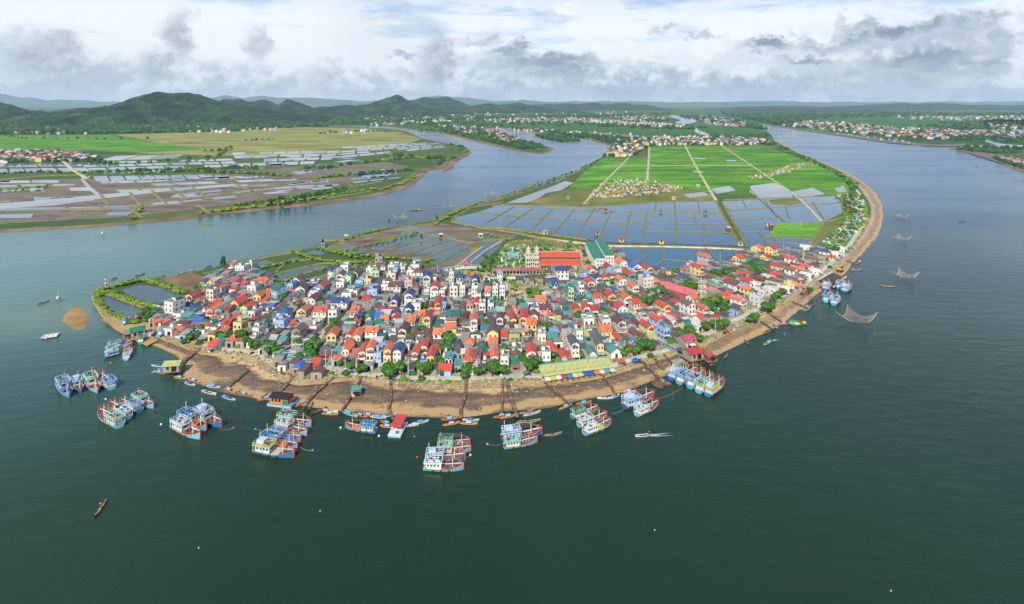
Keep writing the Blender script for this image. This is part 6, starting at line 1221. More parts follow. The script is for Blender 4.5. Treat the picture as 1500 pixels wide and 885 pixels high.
# pond huts
for i, (px, py, rc, l) in enumerate([(887,308,'8d8a82','on the middle dyke of the big ponds'),(969,311,'8d8a82','at the dyke crossing above the big ponds'),(1034,313,'6f6a62','on the dyke near the long canal road'),(799,342,'9a968c','double-roofed, on the southern causeway'),(875,343,'a8623c','standing at the end of a dyke in a pond'),(911,354,'c23a34','red-roofed, first on the causeway'),(969,356,'c23a34','red-roofed, second on the causeway'),(1068,337,'d8d6cf','white, beside the canal road'),(1085,359,'8d8a82','where the canal road meets the causeway'),(860,298,'9a968c','on the northern dyke below the grassland'),(987,292,'d8d6cf','white, among the northern pond plots'),(1023,273,'d8d6cf','small white one in the rice below the cemetery'),(832,291,'7fb0c8','blue, in the olive grassland'),(1126,330,'6f8fb8','blue and white, left of the small green field'),(1131,333,'c98f8c','pinkish, beside the small green field'),(130,261,'d8d2c4','cream, where the west bank track meets the ponds'),(1229,287,'8d8a82','beside the trees at the east rice corner'),(704,347,'d8d6cf','white, on the dyke left of the causeway'),(646,347,'d8d6cf','white, on the mud pond embankment'),(1187,366,'8f9aa0','grey, at the south end of the dyke road'),(507,349,'d8d6cf','white, on the north-west shore'),(473,361,'5f8fd0','blue, under the shore trees'),(1325-140,372,'6fa8c8','long blue-roofed, near the east beach road')]):
    k_ = 1 if px > 700 else .9; P0 = G(px, py, 1.9 if py < 365 else 1.2); o = empty('pond_hut', P0, R(rnd.uniform(-20, 20)), label=f'small hut {l}', category='hut', group='little huts on the pond dykes'); w_ = 3.6*k_
    b = MB(); b.box(-w_/2, w_/2, 0, 2.8, -1.4, 2.2, wallm(rnd.choice('qqnc'))); gable_end(b, 2.8, w_, 2.2, .7, wallm('q'), 0, 1.4, 'x'); b.build('walls', o); rr = MB(); gable(rr, 2.8, w_, 2.2, .7, roofmat(rc, 'metal_roof'), .35, .08, 0, 1.4, 'x'); rr.build('roof', o); link('door', DOORS[3], o, (0, 0, 0), 0, (.6, 1, .8))
# ----- timber slipway, excavator, concrete slips
sl = empty('slipway', G(1200, 409, 1.2), 0, label='dark timber slipway of parallel rails between concrete walls on the east beach', category='slipway')
o0 = Vector(sl.location); A, B_, C_, D_ = (G(*p, 1.3)-o0 for p in ((1198,411),(1219,399),(1239,405),(1221,420)))
b = MB(); b.add([tuple(A), tuple(B_), tuple(C_-Vector((0,0,.8))), tuple(D_-Vector((0,0,.8)))], [(0,1,2,3)], mat('2e2824', '4a4038', .8, 1, 'wet_timber')); b.build('ramp', sl)
for i in range(9):
    t = (i+.5)/9; a, c_ = A.lerp(B_, t), (D_.lerp(C_, t)-Vector((0,0,.8))); MB().bar(a+Vector((0,0,.18)), c_+Vector((0,0,.18)), .2, mat('8d8272', '6a6054', .8, 2, 'rail_timber')).build('rail', sl)
for (p, q) in ((A, B_), (C_-Vector((0,0,.4)), D_-Vector((0,0,.4)))): MB().bar(p+Vector((0,0,.2)), q+Vector((0,0,.2)), .6, M_conc).build('wall', sl)
ex = empty('excavator', G(1231, 397, 1.1), R(40), label='yellow excavator working at the head of the timber slipway', category='excavator'); MY = mat('d8b02c', None, .5, 2, 'yellow_paint')
for s in (-1, 1): MB().box(-1.8, 1.8, s*1.3-.35, s*1.3+.35, -.1, .8, M_tyre).build('track', ex)
MB().box(-1.6, 1.3, -1.4, 1.4, .85, 2, MY).build('body', ex); MB().box(.1, 1.3, -1.4, -.3, 2, 3.1, M_pane).build('cab', ex); b = MB(); b.bar((1.2,.3,1.8),(4.2,.3,4.2),.28,MY); b.bar((4.2,.3,4.2),(6,.3,2.2),.22,MY); b.build('boom', ex); MB().box(5.5, 6.5, -.2, .8, 1.2, 2.2, MY).build('bucket', ex)
for k_, (pts, l) in enumerate([([(149,472),(170,462),(205,478),(185,490)],'first concrete slip of the west boatyard'),([(190,498),(212,488),(232,500),(215,508)],'second concrete slip of the west boatyard')]):
    q = [G(*p, .5) for p in pts]; o = empty('boat_slip', q[0], 0, label=l, category='slipway'); b = MB(); zz = [1.2, 1.4, .5, .3]; b.add([tuple((v-q[0]).xy)+(z,) for v, z in zip(q, zz)], [(0,1,2,3)], M_drysand); b.build('apron', o)
    for i in range(6): t = (i+.5)/6; a = (q[0].lerp(q[1], t)-q[0]); c_ = (q[3].lerp(q[2], t)-q[0]); MB().bar((a.x,a.y,1.35),(c_.x,c_.y,.5),.14,M_wood2).build('rail', o)
# ----- utility poles
def upole(px, py, h, lab):
    o = empty('utility_pole', G(px, py, 1.1), R(rnd.uniform(-30, 30)), label=lab, category='pole', group='concrete utility poles'); MB().bar((0,0,-.5),(0,0,h),.22,M_conc,6,.13).build('shaft', o)
    b = MB(); b.box(-1, 1, -.07, .07, h-.6, h-.45, M_steel); [b.bar((x,0,h-.45),(x,0,h-.2),.06,M_trim) for x in (-.9,-.3,.3,.9)]; b.build('cross_arm', o)
for i, (px, py, h) in enumerate([(641,405,8),(433,530,9),(444,520,8),(477,538,8),(486,541,9),(598,553,9),(790,541,8),(467,480,9),(544,457,6),(808,402,6),(520,394,6),(418,425,7),(860,543,7),(745,545,7),(681,552,7),(1048,487,7),(1110,455,7),(1173,332,6),(1186,364,6),(1148,366,6),(522,548,8),(560,470,6),(676,392,6),(1055,384,7),(915,520,7)]):
    upole(px, py, h, ''); BL.append((bpy.context.scene.objects[-1] if False else COL.objects[-1], '', None)); BL.pop()
UP = [o for o in COL.objects if o.name.startswith('utility_pole')]
# wires of posts, pylons far off
def pylon(px, py, h):
    P0 = G(px, py, 1.2); o = empty('pylon', P0, 0, category='pylon', group='power pylons on the far plain'); b = MB(); s = h*.09; m = M_steel
    for a, c_ in ((-1,-1),(1,-1),(1,1),(-1,1)): b.bar((a*s,c_*s,-1),(a*s*.15,c_*s*.15,h),.35,m)
    for z in (.3,.5,.7,.85): q = s*(1-z*.85); b.bar((-q,-q,h*z),(q,q,h*z),.25,m); b.bar((q,-q,h*z),(-q,q,h*z),.25,m)
    b.build('lattice', o); b = MB(); [b.box(-h*w_, h*w_, -.3, .3, h*z, h*z+.6, m) for z, w_ in ((.75,.16),(.87,.12))]; b.build('cross_arm', o); BL.append((o, 'steel lattice power pylon on the far green plain', P0))
for p in [(811,190,42),(866,191,40),(770,187,38),(857,188,38),(935,192,42),(956,193,42),(967,203,36),(1025,203,34),(1100,185,40),(787,192,36)]: pylon(*p)
# ----- bridge with pink pavilion
br = empty('bridge', G(650, 398, 1.1), R(0), label='low white bridge with balustrades over the canal west of the church', category='bridge'); L = (G(706,393,1.1)-G(650,398,1.1)).length; a_ = math.atan2((G(706,393,1.1)-G(650,398,1.1)).y, (G(706,393,1.1)-G(650,398,1.1)).x); br.rotation_euler.z = a_
b = MB(); N = 12
for i in range(N):
    x0, x1 = L*i/N, L*(i+1)/N; z0, z1 = 1.2*math.sin(math.pi*i/N), 1.2*math.sin(math.pi*(i+1)/N); b.add([(x0,0,z0),(x1,0,z1),(x1,4,z1),(x0,4,z0),(x0,0,z0-.6),(x1,0,z1-.6),(x1,4,z1-.6),(x0,4,z0-.6)], [(0,1,2,3),(4,5,1,0),(3,2,6,7),(7,6,5,4)], M_trim)
b.build('deck', br); pm = MB().box(-.12,.12,-.12,.12,0,1.1,M_trim).mesh('baluster')
for i in range(14):
    for y in (.1, 3.9): link('baluster', pm, br, (L*(i+.5)/14, y, 1.2*math.sin(math.pi*(i+.5)/14)))
for y in (.1, 3.9):
    b = MB()
    for i in range(N): b.bar((L*i/N,y,1.1+1.2*math.sin(math.pi*i/N)),(L*(i+1)/N,y,1.1+1.2*math.sin(math.pi*(i+1)/N)),.12,M_trim)
    b.build('handrail', br)
pv_ = empty('pavilion', G(683, 392, 1.1), 0, label='pink roofed pavilion gate beside the white bridge', category='pavilion'); b = MB(); hip(b, 4.2, 4, 3.4, 1.2, roofmat('cc5a64')); b.build('lower_roof', pv_); b = MB(); hip(b, 2.2, 2, 5.2, .9, roofmat('cc5a64')); b.box(-.9,.9,-.8,.8,4.2,5.2,M_trim); b.build('upper_roof', pv_)
for a, c_ in ((-1,-1),(1,-1),(1,1),(-1,1)): MB().box(a*1.7-.2,a*1.7+.2,c_*1.6-.2,c_*1.6+.2,-.4,3.3,M_trim).build('column', pv_)
# ----- litter, stones and driftwood on the foreshore (too many to count)
lit = MB(); LM = [mat(c, None, .7, 3, 'litter') for c in ('e4e0d6','c8c0b0','9a917f','7d7464','4a443c','d8d6d0','4f86c0','c25a44','5a8a4a')]; wts = [22, 20, 22, 16, 12, 10, 1.5, 1.5, 2]
UU = resample([tuple(G(*p, 1.0)) for p in densify(SOUTH_U[6:37], 3, False)], 400); WW = resample([tuple(G(*p, 0)) for p in densify(SOUTH_W[6:37], 3, False)], 400)
UU = resample([tuple(G(*p, 1.0)) for p in densify(SOUTH_U, 3, False)], 400); WW = resample([tuple(G(*p, 0)) for p in densify(SOUTH_W, 3, False)], 400)
for i in range(26000):
    j = rnd.randrange(20, 396); t = rnd.gauss(.07, .07) if rnd.random() < .85 else rnd.uniform(0, .9)
    if rnd.random() < .5 and 100 < j < 200: t = abs(t)
    a, b_ = UU[j], WW[j]; x = a[0]+(b_[0]-a[0])*t+rnd.uniform(-1, 1); y = a[1]+(b_[1]-a[1])*t+rnd.uniform(-1, 1); z = 1.15-t*.5 if 0 < t < .22 else 1.12-max(t, 0)*.95
    s = abs(rnd.gauss(.16, .17))+.08; s = min(s, .9); q = rnd.uniform(0, 3.14); c_, d_ = math.cos(q)*s, math.sin(q)*s
    lit.add([(x-c_, y-d_, z), (x+d_*.6, y-c_*.6, z), (x+c_, y+d_, z), (x-d_*.6, y+c_*.6, z), (x, y, z+s*rnd.uniform(.3, .8))], [(0,1,4),(1,2,4),(2,3,4),(3,0,4)], rnd.choices(LM, wts)[0])
lit.build('rubble', kind='stuff', label='pale rubble, shells and litter strewn along the top of the beach', category='rubble')
# clutter in the alleys and yards of the village: drums, pots, parked things
cl_ = MB()
for i in range(7000):
    x, y = rnd.uniform(min(xs_), max(xs_)), rnd.uniform(min(ys_), max(ys_))
    if not inpoly(x, y, vill_w) or any(inpoly(x, y, q) for q in KEEPW[5:]): continue
    s = rnd.uniform(.3, .9); T = T3(x, y, 1.1, rnd.uniform(0, 3)); cl_.box(-s/2, s/2, -s/2, s/2, 0, s*rnd.uniform(.4, 1.1), rnd.choices(LM+[M_bluetank, mat('a86a4a', None, .8, 2, 'brick_pile')], wts+[5, 9])[0], T)
cl_.build('yard_clutter', kind='stuff', label='pots, drums and brick piles cluttering the alleys between the houses', category='clutter')
# ================================================================== TREES, BUSHES, FAR VILLAGES, TOMBS
def leafmat(name, a, b, c):
    m, nt, bs = newmat(name); oi = nt.nodes.new('ShaderNodeObjectInfo'); g = nt.nodes.new('ShaderNodeNewGeometry'); tc = nt.nodes.new('ShaderNodeTexCoord')
    n = enoise(nt, tc.outputs['Object'], 1.6, 3, .6); col = cmix(nt, n.ss(.35, .65), lin(a), lin(b)); col = cmix(nt, E(nt, oi.outputs['Random'])*.55, col, lin(c))
    nt.links.new(col, bs.inputs['Base Color']); bs.inputs['Roughness'].default_value = .7; bs.inputs['Specular IOR Level'].default_value = .2; return m
LEAF = leafmat('broad_leaves', '2c5620', '5a8630', '46702c'); LEAF2 = leafmat('mangrove_leaves', '5a7c22', '9cb240', '6c8c2c'); LEAF3 = leafmat('dark_needles', '1f4020', '33592a', '2a4c24'); LEAF4 = leafmat('flowering_leaves', '4f7a26', 'b0602c', '5a7a2c'); BARK = mat('5a4a3a', '3c3026', .9, 3, 'bark')
def crown_mesh(seed, n=420, lobes=7, flat=.8, leaf=.17, m=None, core=True):
    r = random.Random(seed); b = MB(); L = [(r.uniform(-.5,.5), r.uniform(-.5,.5), r.uniform(-.3,.4)*flat, r.uniform(.38,.62)) for _ in range(lobes)]; L.append((0,0,0,.6))
    for i in range(n):
        cx, cy, cz, cr = r.choice(L); v = Vector((r.gauss(0,1), r.gauss(0,1), r.gauss(0,1)+.25)).normalized(); rad = cr*r.uniform(.75, 1.08); p = Vector((cx, cy, cz))+v*rad; p.z *= flat
        t = (v+Vector((r.uniform(-.7,.7), r.uniform(-.7,.7), r.uniform(-.3,.7)))).normalized(); u = t.orthogonal().normalized(); u.rotate(Matrix.Rotation(r.uniform(0, 6.28), 3, t)); w_ = t.cross(u); s = leaf*r.uniform(.6, 1.3)
        b.add([p-u*s, p+w_*s*.7, p+u*s, p-w_*s*.7], [(0,1,2,3)], m)
    if core:
        for cx, cy, cz, cr in L:
            q = cr*.78; vs = [(cx+q*math.sin(a)*math.cos(t), cy+q*math.sin(a)*math.sin(t), (cz+q*math.cos(a))*flat) for a in (.35, 1.1, 1.9, 2.7) for t in [k*1.2566+a for k in range(5)]]
            b.add(vs, [(j*5+k, j*5+(k+1) % 5, (j+1)*5+(k+1) % 5, (j+1)*5+k) for j in range(3) for k in range(5)]+[(0,1,2,3,4),(19,18,17,16,15)], m)
    return b.mesh('crown')
def trunk_mesh(seed, h=1.0, r_=.09):
    r = random.Random(seed); b = MB(); p = Vector((0,0,-.35)); 
    for i in range(3):
        q = p+Vector((r.uniform(-.06,.06), r.uniform(-.06,.06), (h+.35)/3)); b.bar(p, q, r_*(1-i*.22), BARK, 6, r_*(1-(i+1)*.22)); p = q
    for i in range(4): a = r.uniform(0, 6.28); b.bar(p-Vector((0,0,.15*i)), p+Vector((math.cos(a)*.45, math.sin(a)*.45, .35-.1*i)), r_*.4, BARK, 4, r_*.15)
    return b.mesh('trunk')
CR = {'broad':[crown_mesh(i, m=LEAF) for i in range(4)], 'mangrove':[crown_mesh(20+i, 300, 5, .75, .2, LEAF2) for i in range(4)], 'dark':[crown_mesh(40+i, 300, 4, 1.5, .15, LEAF3) for i in range(3)], 'flower':[crown_mesh(60, 420, 7, .75, .17, LEAF4)]}
TRK = [trunk_mesh(i) for i in range(3)]
def palm_mesh():
    b = MB(); r = random.Random(3)
    for i in range(16):
        a = i*2.4; up = r.uniform(-.1, .6); pts = []
        for j in range(6): t = j/5; pts.append(Vector((math.cos(a)*t*1.1, math.sin(a)*t*1.1, up*t*1.3-.9*t*t)))
        s = Vector((-math.sin(a), math.cos(a), 0))*.13
        for j in range(5): k0, k1 = math.sin(math.pi*(j+.6)/6), math.sin(math.pi*(j+1.6)/6.6); b.add([pts[j]-s*k0-Vector((0,0,.06)), pts[j], pts[j+1], pts[j+1]-s*k1-Vector((0,0,.06))], [(0,1,2,3)], LEAF); b.add([pts[j], pts[j]+s*k0-Vector((0,0,.06)), pts[j+1]+s*k1-Vector((0,0,.06)), pts[j+1]], [(0,1,2,3)], LEAF)
    return b.mesh('fronds')
PALM = palm_mesh(); TREES, BUSHES = [], []
def tree(px, py, r_, kind='broad', z=1.05, P0=None):
    P0 = P0 or G(px, py, z); i = len(TREES)+len(BUSHES); rz = rnd.uniform(0, 6.28)
    if kind == 'mangrove':
        o = link('mangrove_bush', TRK[i % 3], None, P0, rz, (r_*.7, r_*.7, r_*.55)); c = link('crown', CR[kind][i % 4], o, (0, 0, 1.1), rnd.uniform(0, 6), (1.5, 1.5, 1.5)); o['category'] = 'bush'; o['group'] = 'mangrove bushes along the dykes'; BUSHES.append((o, kind, P0)); return
    if kind == 'palm':
        o = link('palm_tree', TRK[i % 3], None, P0, rz, (r_*.55, r_*.55, r_*1.6)); link('crown', PALM, o, (0, 0, 1), 0, (1.8, 1.8, .65)); o['category'] = 'palm'; o['group'] = 'palms in the village'; TREES.append((o, kind, P0)); return
    o = link('tree', TRK[i % 3], None, P0, rz, (r_, r_, r_*.95)); c = link('crown', rnd.choice(CR[kind]), o, (0, 0, 1.15 if kind != 'dark' else 1.5), rnd.uniform(0, 6), (1, 1, 1) if kind != 'dark' else (.6, .6, 1)); o['category'] = 'tree'; o['group'] = 'trees of the village and its gardens'; TREES.append((o, kind, P0))
VT = """354,500,3.6;331,500,3;322,498,2.6;362,508,2.8;372,513,2.8;388,511,2.6;399,513,2.6;395,521,2.6;407,519,2.6;437,510,3;455,520,3.4;463,513,3.6;455,528,3;438,531,2.4;446,534,2;493,478,2.6;487,484,2.6;481,489,2.2;412,443,3.2;470,449,2.4;656,507,4;653,521,3.4;645,541,3.2;566,549,3.2;571,556,3.4;587,548,3;610,543,2.4;621,552,3.8;646,551,1.8;600,499,2.4;621,489,2.6;496,520,2.4;514,542,2;531,547,2.4;526,549,2;683,552,3.2;701,552,2.6;722,552,3.8;737,551,2.8;767,538,3;777,546,4;789,537,2.6;712,483,2.4;709,477,2.2;848,472,3;857,472,3;886,467,3.4;851,527,2.2;739,516,2.4;944,517,4;933,521,3;920,522,3;913,524,2.4;983,510,3;1000,497,3;1010,492,3;1018,499,2.4;1026,503,2.2;1034,486,2.8;1048,484,3.4;1056,484,3;1064,480,2.6;960,445,3.4;950,450,3.4;939,449,3;930,440,2.4;975,436,3;885,437,3.2;876,427,2.2;853,428,2.2;795,411,2.4;765,449,2.2;709,453,3.2;757,446,2.2;774,432,2.4;797,419,1.6;802,411,1.6;711,379,2;955,434,3;967,431,3.2;983,429,3;995,432,2.8;1000,424,2.6;1010,421,3;1014,428,3;1046,408,3.4;1053,410,3.8;1061,407,3.6;1068,404,3;1078,401,2.8;1085,398,2.6;1036,457,4.4;1045,453,4.6;1055,453,4.4;1042,461,3.4;1060,460,3.4;1030,459,3;1105,403,3.6;1112,399,3.4;1100,393,3.2;1108,388,3;1117,405,3;1120,397,2.8;1124,459,3.8;1130,455,3;1106,473,3.2;1098,474,2.4;1140,439,3;1134,444,2.8;1147,434,2.8;1185,430,2.4;1226,370,2.6;1218,372,3;1230,366,2.4;1212,374,2.2;1143,386,2.2;1149,383,2.2;1252,304,3;1249,296,3.4;1246,290,3.4;1255,313,2.6;1243,299,2.4;1246,308,2.6;1262,290,2.2;1238,302,2;293,452,2.4;263,449,2.8;254,453,2.4;247,457,2;297,487,2.6;286,495,2.2;279,500,2.2;208,468,2.6;215,472,2.6;221,467,2.4;214,462,2.6;226,461,2.2;305,432,2.4;274,434,2.2;245,486,2;268,505,1.8;320,492,2;441,452,1.8;560,440,1.6;700,430,1.6;1160,390,2;1168,385,2;1198,377,2.2;1205,380,2.2;1090,412,2.4;1075,413,2.2;1124,432,2;1015,455,2.4;1004,463,2.2;947,470,2;905,452,2.2;912,438,2;899,417,2;926,470,2;722,470,1.6;750,520,1.8;835,505,1.8;812,480,2;798,488,3;880,500,1.8;640,470,2;598,470,1.6;560,490,1.6;540,505,1.8;480,515,1.8;430,485,2;395,470,2;360,455,1.8;340,465,1.8;310,465,2;375,440,1.6"""
for e in VT.split(';'): x, y, r_ = map(float, e.split(',')); tree(x, y, r_*1.02, 'flower' if (x, y) in ((1045,453),(1030,459)) else 'broad')
k_ = 0
while k_ < 55:
    x, y = rnd.uniform(min(xs_), max(xs_)), rnd.uniform(min(ys_), max(ys_))
    if inpoly(x, y, vill_w) and road_clear(x, y, 2) and all(math.hypot(x-a[0], y-a[1]) > (a[2]+a[3])*.27+.3 for a in spots) and not any(inpoly(x, y, q) for q in KEEPW[:9]): tree(0, 0, rnd.uniform(1.2, 2.4), 'broad', P0=Vector((x, y, 1.05))); k_ += 1
for e in ((991,404,3.4),(986,406,3.0),(803,486,3.2),(1017,402,2.6),(998,437,2.8),(935,446,2.6),(1052,486,2.6)): tree(*e, 'palm')
gd = random.Random(9)
for i in range(34):       # garden trees left of the church and by the canal
    t = gd.random(); px, py = 704+t*34+gd.uniform(-5, 6), 396-t*28+gd.uniform(-3, 8)
    tree(px, min(py, 399), gd.uniform(.9, 1.7), 'broad')
for i in range(10): tree(gd.uniform(738, 768), gd.uniform(374, 391), gd.uniform(.8, 1.3), 'broad', 1.17)
for e in ((328,392,3.2),(325,390,2.6),(473,360,2.6),(570,328,2),(640,322,2),(617,351,2)): tree(*e, 'dark')
for x, y in ((410,304),(418,302),(424,301),(433,299),(447,297),(455,293),(402,300),(396,302),(385,303),(495,287),(500,286),(390,296),(478,291),(373,299),(1131,361),(1137,360),(1143,361),(890,356),(1088,360)): tree(x, y, 3.4 if x < 600 else 1.6, 'dark')
def bushrow(pts, n, r0, r1, spread=1.0, z=1.5, kind='mangrove'):
    W = resample([tuple(G(*p, z)) for p in pts], n)
    for p in W: tree(0, 0, rnd.uniform(r0, r1), kind, P0=Vector((p[0]+rnd.uniform(-spread, spread), p[1]+rnd.uniform(-spread, spread), z-.3)))
bushrow([(142,431),(145,445),(159,460),(181,470)], 15, 1.6, 2.4); bushrow([(146,428),(180,437),(215,449),(237,454)], 25, 1.6, 2.5); bushrow([(150,425),(190,415),(215,411),(248,421),(270,431)], 22, 1.6, 2.6)
bushrow([(235,455),(222,458),(210,463)], 6, 1.8, 2.6); bushrow([(183,470),(196,474)], 4, 1.6, 2.2)
bushrow([(462,362),(490,371),(522,378)], 10, 1.8, 2.8); bushrow([(430,369),(449,377),(474,383),(512,386),(545,384)], 17, 1.7, 2.6); bushrow([(385,393),(410,387),(432,383)], 7, 1.6, 2.4); bushrow([(400,423),(437,405),(458,399),(482,391),(520,384)], 15, 1.5, 2.4); bushrow([(396,405),(404,416),(414,421)], 5, 1.8, 2.6)
bushrow([(509,351),(532,344),(563,336)], 9, 1.7, 2.5); bushrow([(508,368),(532,361),(563,355),(608,342)], 14, 1.6, 2.4); bushrow([(497,370),(530,375),(563,379),(600,381)], 12, 1.6, 2.5); bushrow([(623,384),(632,382)], 2, 2, 2.6)
bushrow([(640,328),(655,318),(680,306),(705,297)], 19, 2, 3.2, 2); bushrow([(706,296),(735,288),(762,281),(800,268),(835,257)], 20, 1.8, 2.8, 1.5); bushrow([(838,256),(866,241),(884,231)], 10, 2, 3, 2)
bushrow([(703,343),(718,345),(740,352)], 6, 1.6, 2.4); bushrow([(1064,306),(1070,322),(1078,345)], 6, 1, 1.5, .4); bushrow([(900,357),(960,359),(1010,361)], 6, .8, 1.3, .4); bushrow([(1225,290),(1235,300),(1236,318)], 6, 1.4, 2)
bushrow([(560,384),(600,386),(625,390)], 5, 1.2, 1.8); bushrow([(300,402),(330,396),(352,395)], 6, 1.4, 2.2)
for pts, n in (([(300,313),(340,308),(380,303),(420,298)], 14), ([(190,321),(200,312),(207,306)], 4), ([(430,297),(470,291),(520,283)], 10), ([(530,281),(575,275),(605,262)], 8), ([(-10,281),(30,278),(63,275)], 8)): bushrow(pts, n, 3, 4.4, 4)
while len(TREES) > 296: o = TREES.pop()[0]; [bpy.data.objects.remove(c) for c in list(o.children)]; bpy.data.objects.remove(o)
while len(BUSHES) > 298:
    o = BUSHES.pop(rnd.randrange(len(BUSHES)))[0]
    for c in list(o.children): bpy.data.objects.remove(c)
    bpy.data.objects.remove(o)
print('trees', len(TREES), 'bushes', len(BUSHES))
# masses of vegetation too distant to tell apart
def pip(px, py, poly): return inpoly(px, py, poly)
FW = MB(); FM = [leafmat('far_foliage', a, b, c) for a, b, c in (('1f3c1e','2f5526','28482a'), ('2a4a20','3f6a2a','35582a'), ('4a6e28','6a8c34','56792c'))]
def clump(x, y, s, m, z=1.0):
    n = 5; a0 = rnd.uniform(0, 1.2); vs = []
    for k_, (rr_, zz) in enumerate(((.8, 0), (1, .5), (.55, .95))):
        for q in range(n): t = a0+k_*.6+q*6.2832/n; j = rnd.uniform(.7, 1.3); vs.append((x+s*rr_*math.cos(t)*j, y+s*rr_*math.sin(t)*j, z+s*zz*rnd.uniform(.85, 1.2)))
    vs.append((x, y, z+s*1.25)); FW.add(vs, [(k_*n+q, k_*n+(q+1) % n, (k_+1)*n+(q+1) % n, (k_+1)*n+q) for k_ in range(2) for q in range(n)]+[(2*n+q, 2*n+(q+1) % n, 3*n) for q in range(n)], m)
def forest(poly, n, s0, s1, ms=(0, 0, 1), z=1.0):
    xs, ys = [p[0] for p in poly], [p[1] for p in poly]; k_ = t_ = 0
    while k_ < n and t_ < n*12:
        t_ += 1; px, py = rnd.uniform(min(xs), max(xs)), rnd.uniform(min(ys), max(ys))
        if pip(px, py, poly): P0 = G(px, py, z); clump(P0.x, P0.y, rnd.uniform(s0, s1), FM[rnd.choice(ms)], z-.5); k_ += 1
def frow(pts, n, s0, s1, ms=(1, 2), z=1.2, sp=3):
    W = resample([tuple(G(*p, z)) for p in pts], n)
    for p in W: clump(p[0]+rnd.uniform(-sp, sp), p[1]+rnd.uniform(-sp, sp), rnd.uniform(s0, s1), FM[rnd.choice(ms)], z-.4)
forest([(-60,178),(130,181),(260,183),(400,182),(470,181),(480,186),(430,187),(340,193),(250,195),(160,196),(0,197.5),(-60,197.5)], 2400, 7, 15)
forest([(-40,224),(40,222),(100,223),(150,232),(150,237),(60,238),(-40,240)], 260, 4, 7)
forest([(480,174),(700,171),(900,168),(985,166),(985,168),(900,172),(760,173),(640,177),(560,182),(480,183)], 900, 9, 18)
forest([(610,191),(660,189),(712,188),(735,195),(788,211),(800,217),(770,219),(740,214),(697,204),(650,194)], 420, 4, 8, (0, 1))
forest([(880,208),(905,205),(950,202),(1000,199),(1060,200),(1125,204),(1134,213),(1070,213),(1000,212.5),(952,214),(935,228),(884,230),(893,218),(903,213)], 520, 4, 7.5)
forest([(1050,199),(1080,200),(1125,197),(1128,200),(1110,205),(1050,203)], 200, 5, 8, (0, 1)); forest([(735,186),(800,191),(880,198),(935,204),(890,208),(866,203),(800,194),(740,188)], 280, 5, 8)
forest([(785,198),(803,197),(830,201),(850,206),(830,208),(800,203)], 150, 4, 7, (0, 1)); forest([(990,168),(1040,170),(1100,179),(1124,190),(1090,187),(1040,180),(1000,172)], 240, 7, 11)
forest([(1040,162),(1200,163),(1400,166),(1700,168),(1700,172),(1400,169),(1200,174),(1140,184),(1110,178),(1060,168)], 900, 11, 20); forest([(1145,185.5),(1200,187),(1300,199),(1400,207),(1430,206),(1500,208),(1600,212),(1600,205),(1420,196),(1300,190),(1200,184)], 420, 5, 9)
forest([(1380,178),(1500,180),(1600,182),(1600,204),(1500,200),(1400,190),(1340,186)], 420, 6, 10); forest([(1400,215),(1450,215),(1500,216),(1560,219),(1500,219),(1450,220)], 60, 4, 7, (0,)); forest([(1400,219),(1450,219.5),(1500,224),(1480,226),(1430,223)], 110, 4, 7, (0, 1)); forest([(1452,230),(1480,233),(1520,246),(1500,248),(1470,238)], 140, 3, 5.5, (0, 1))
forest([(1140,214),(1190,234),(1245,262),(1258,272),(1250,280),(1236,262),(1200,243),(1150,224)], 200, 2, 4, (0, 1, 2)); forest([(895,172),(980,172),(975,182),(910,180)], 160, 8, 13)
forest([(600,180),(700,178),(800,175),(870,180),(980,187),(1050,188),(1000,190),(860,186),(760,184),(690,187),(620,186)], 240, 7, 12)
for pts, n, s0, s1 in (([(440,248),(480,245),(520,240),(560,236),(600,232)], 60, 3, 6), ([(565,228),(590,228),(620,233),(650,232)], 60, 3, 7), ([(660,212),(675,215),(683,220),(680,224)], 40, 3, 6), ([(440,290),(480,282),(500,277),(510,272)], 40, 3, 5), ([(460,262),(500,258),(550,252),(605,250)], 60, 2, 4.5), ([(0,255),(60,252),(130,254)], 20, 2, 4), ([(130,254),(200,250),(300,248),(370,246)], 40, 2.5, 5), ([(340,246),(370,246),(385,248)], 22, 3, 5), ([(470,196),(530,192),(590,194)], 34, 4, 8),
                       ([(110,236),(170,240),(240,236),(320,230),(330,222),(340,219)], 30, 3, 6), ([(200,255),(280,251),(360,255),(420,258)], 50, 2.5, 5), ([(0,198),(40,203),(110,203),(150,204),(215,203)], 20, 4, 6), ([(300,222),(330,221),(336,217)], 10, 5, 8), ([(360,206),(400,204)], 6, 4, 6), ([(1120,203),(1140,213),(1160,222)], 14, 3, 6),
                       ([(735,289),(800,266),(850,249),(884,231)], 60, 1.5, 3), ([(640,243),(650,236),(672,230)], 16, 3, 5), ([(360,300),(340,303),(450,286),(500,281)], 30, 2.5, 4)):
    frow(pts, n, s0, s1, (0, 1, 2))
forest([(1235,284),(1262,286),(1272,302),(1268,326),(1250,350),(1230,366),(1200,372),(1195,362),(1215,345),(1232,330),(1240,312),(1236,296)], 190, 1.2, 3, (1, 2, 2))
forest([(705,396),(735,352),(745,362),(770,364),(770,392),(735,396)], 90, .8, 1.8, (1, 2))
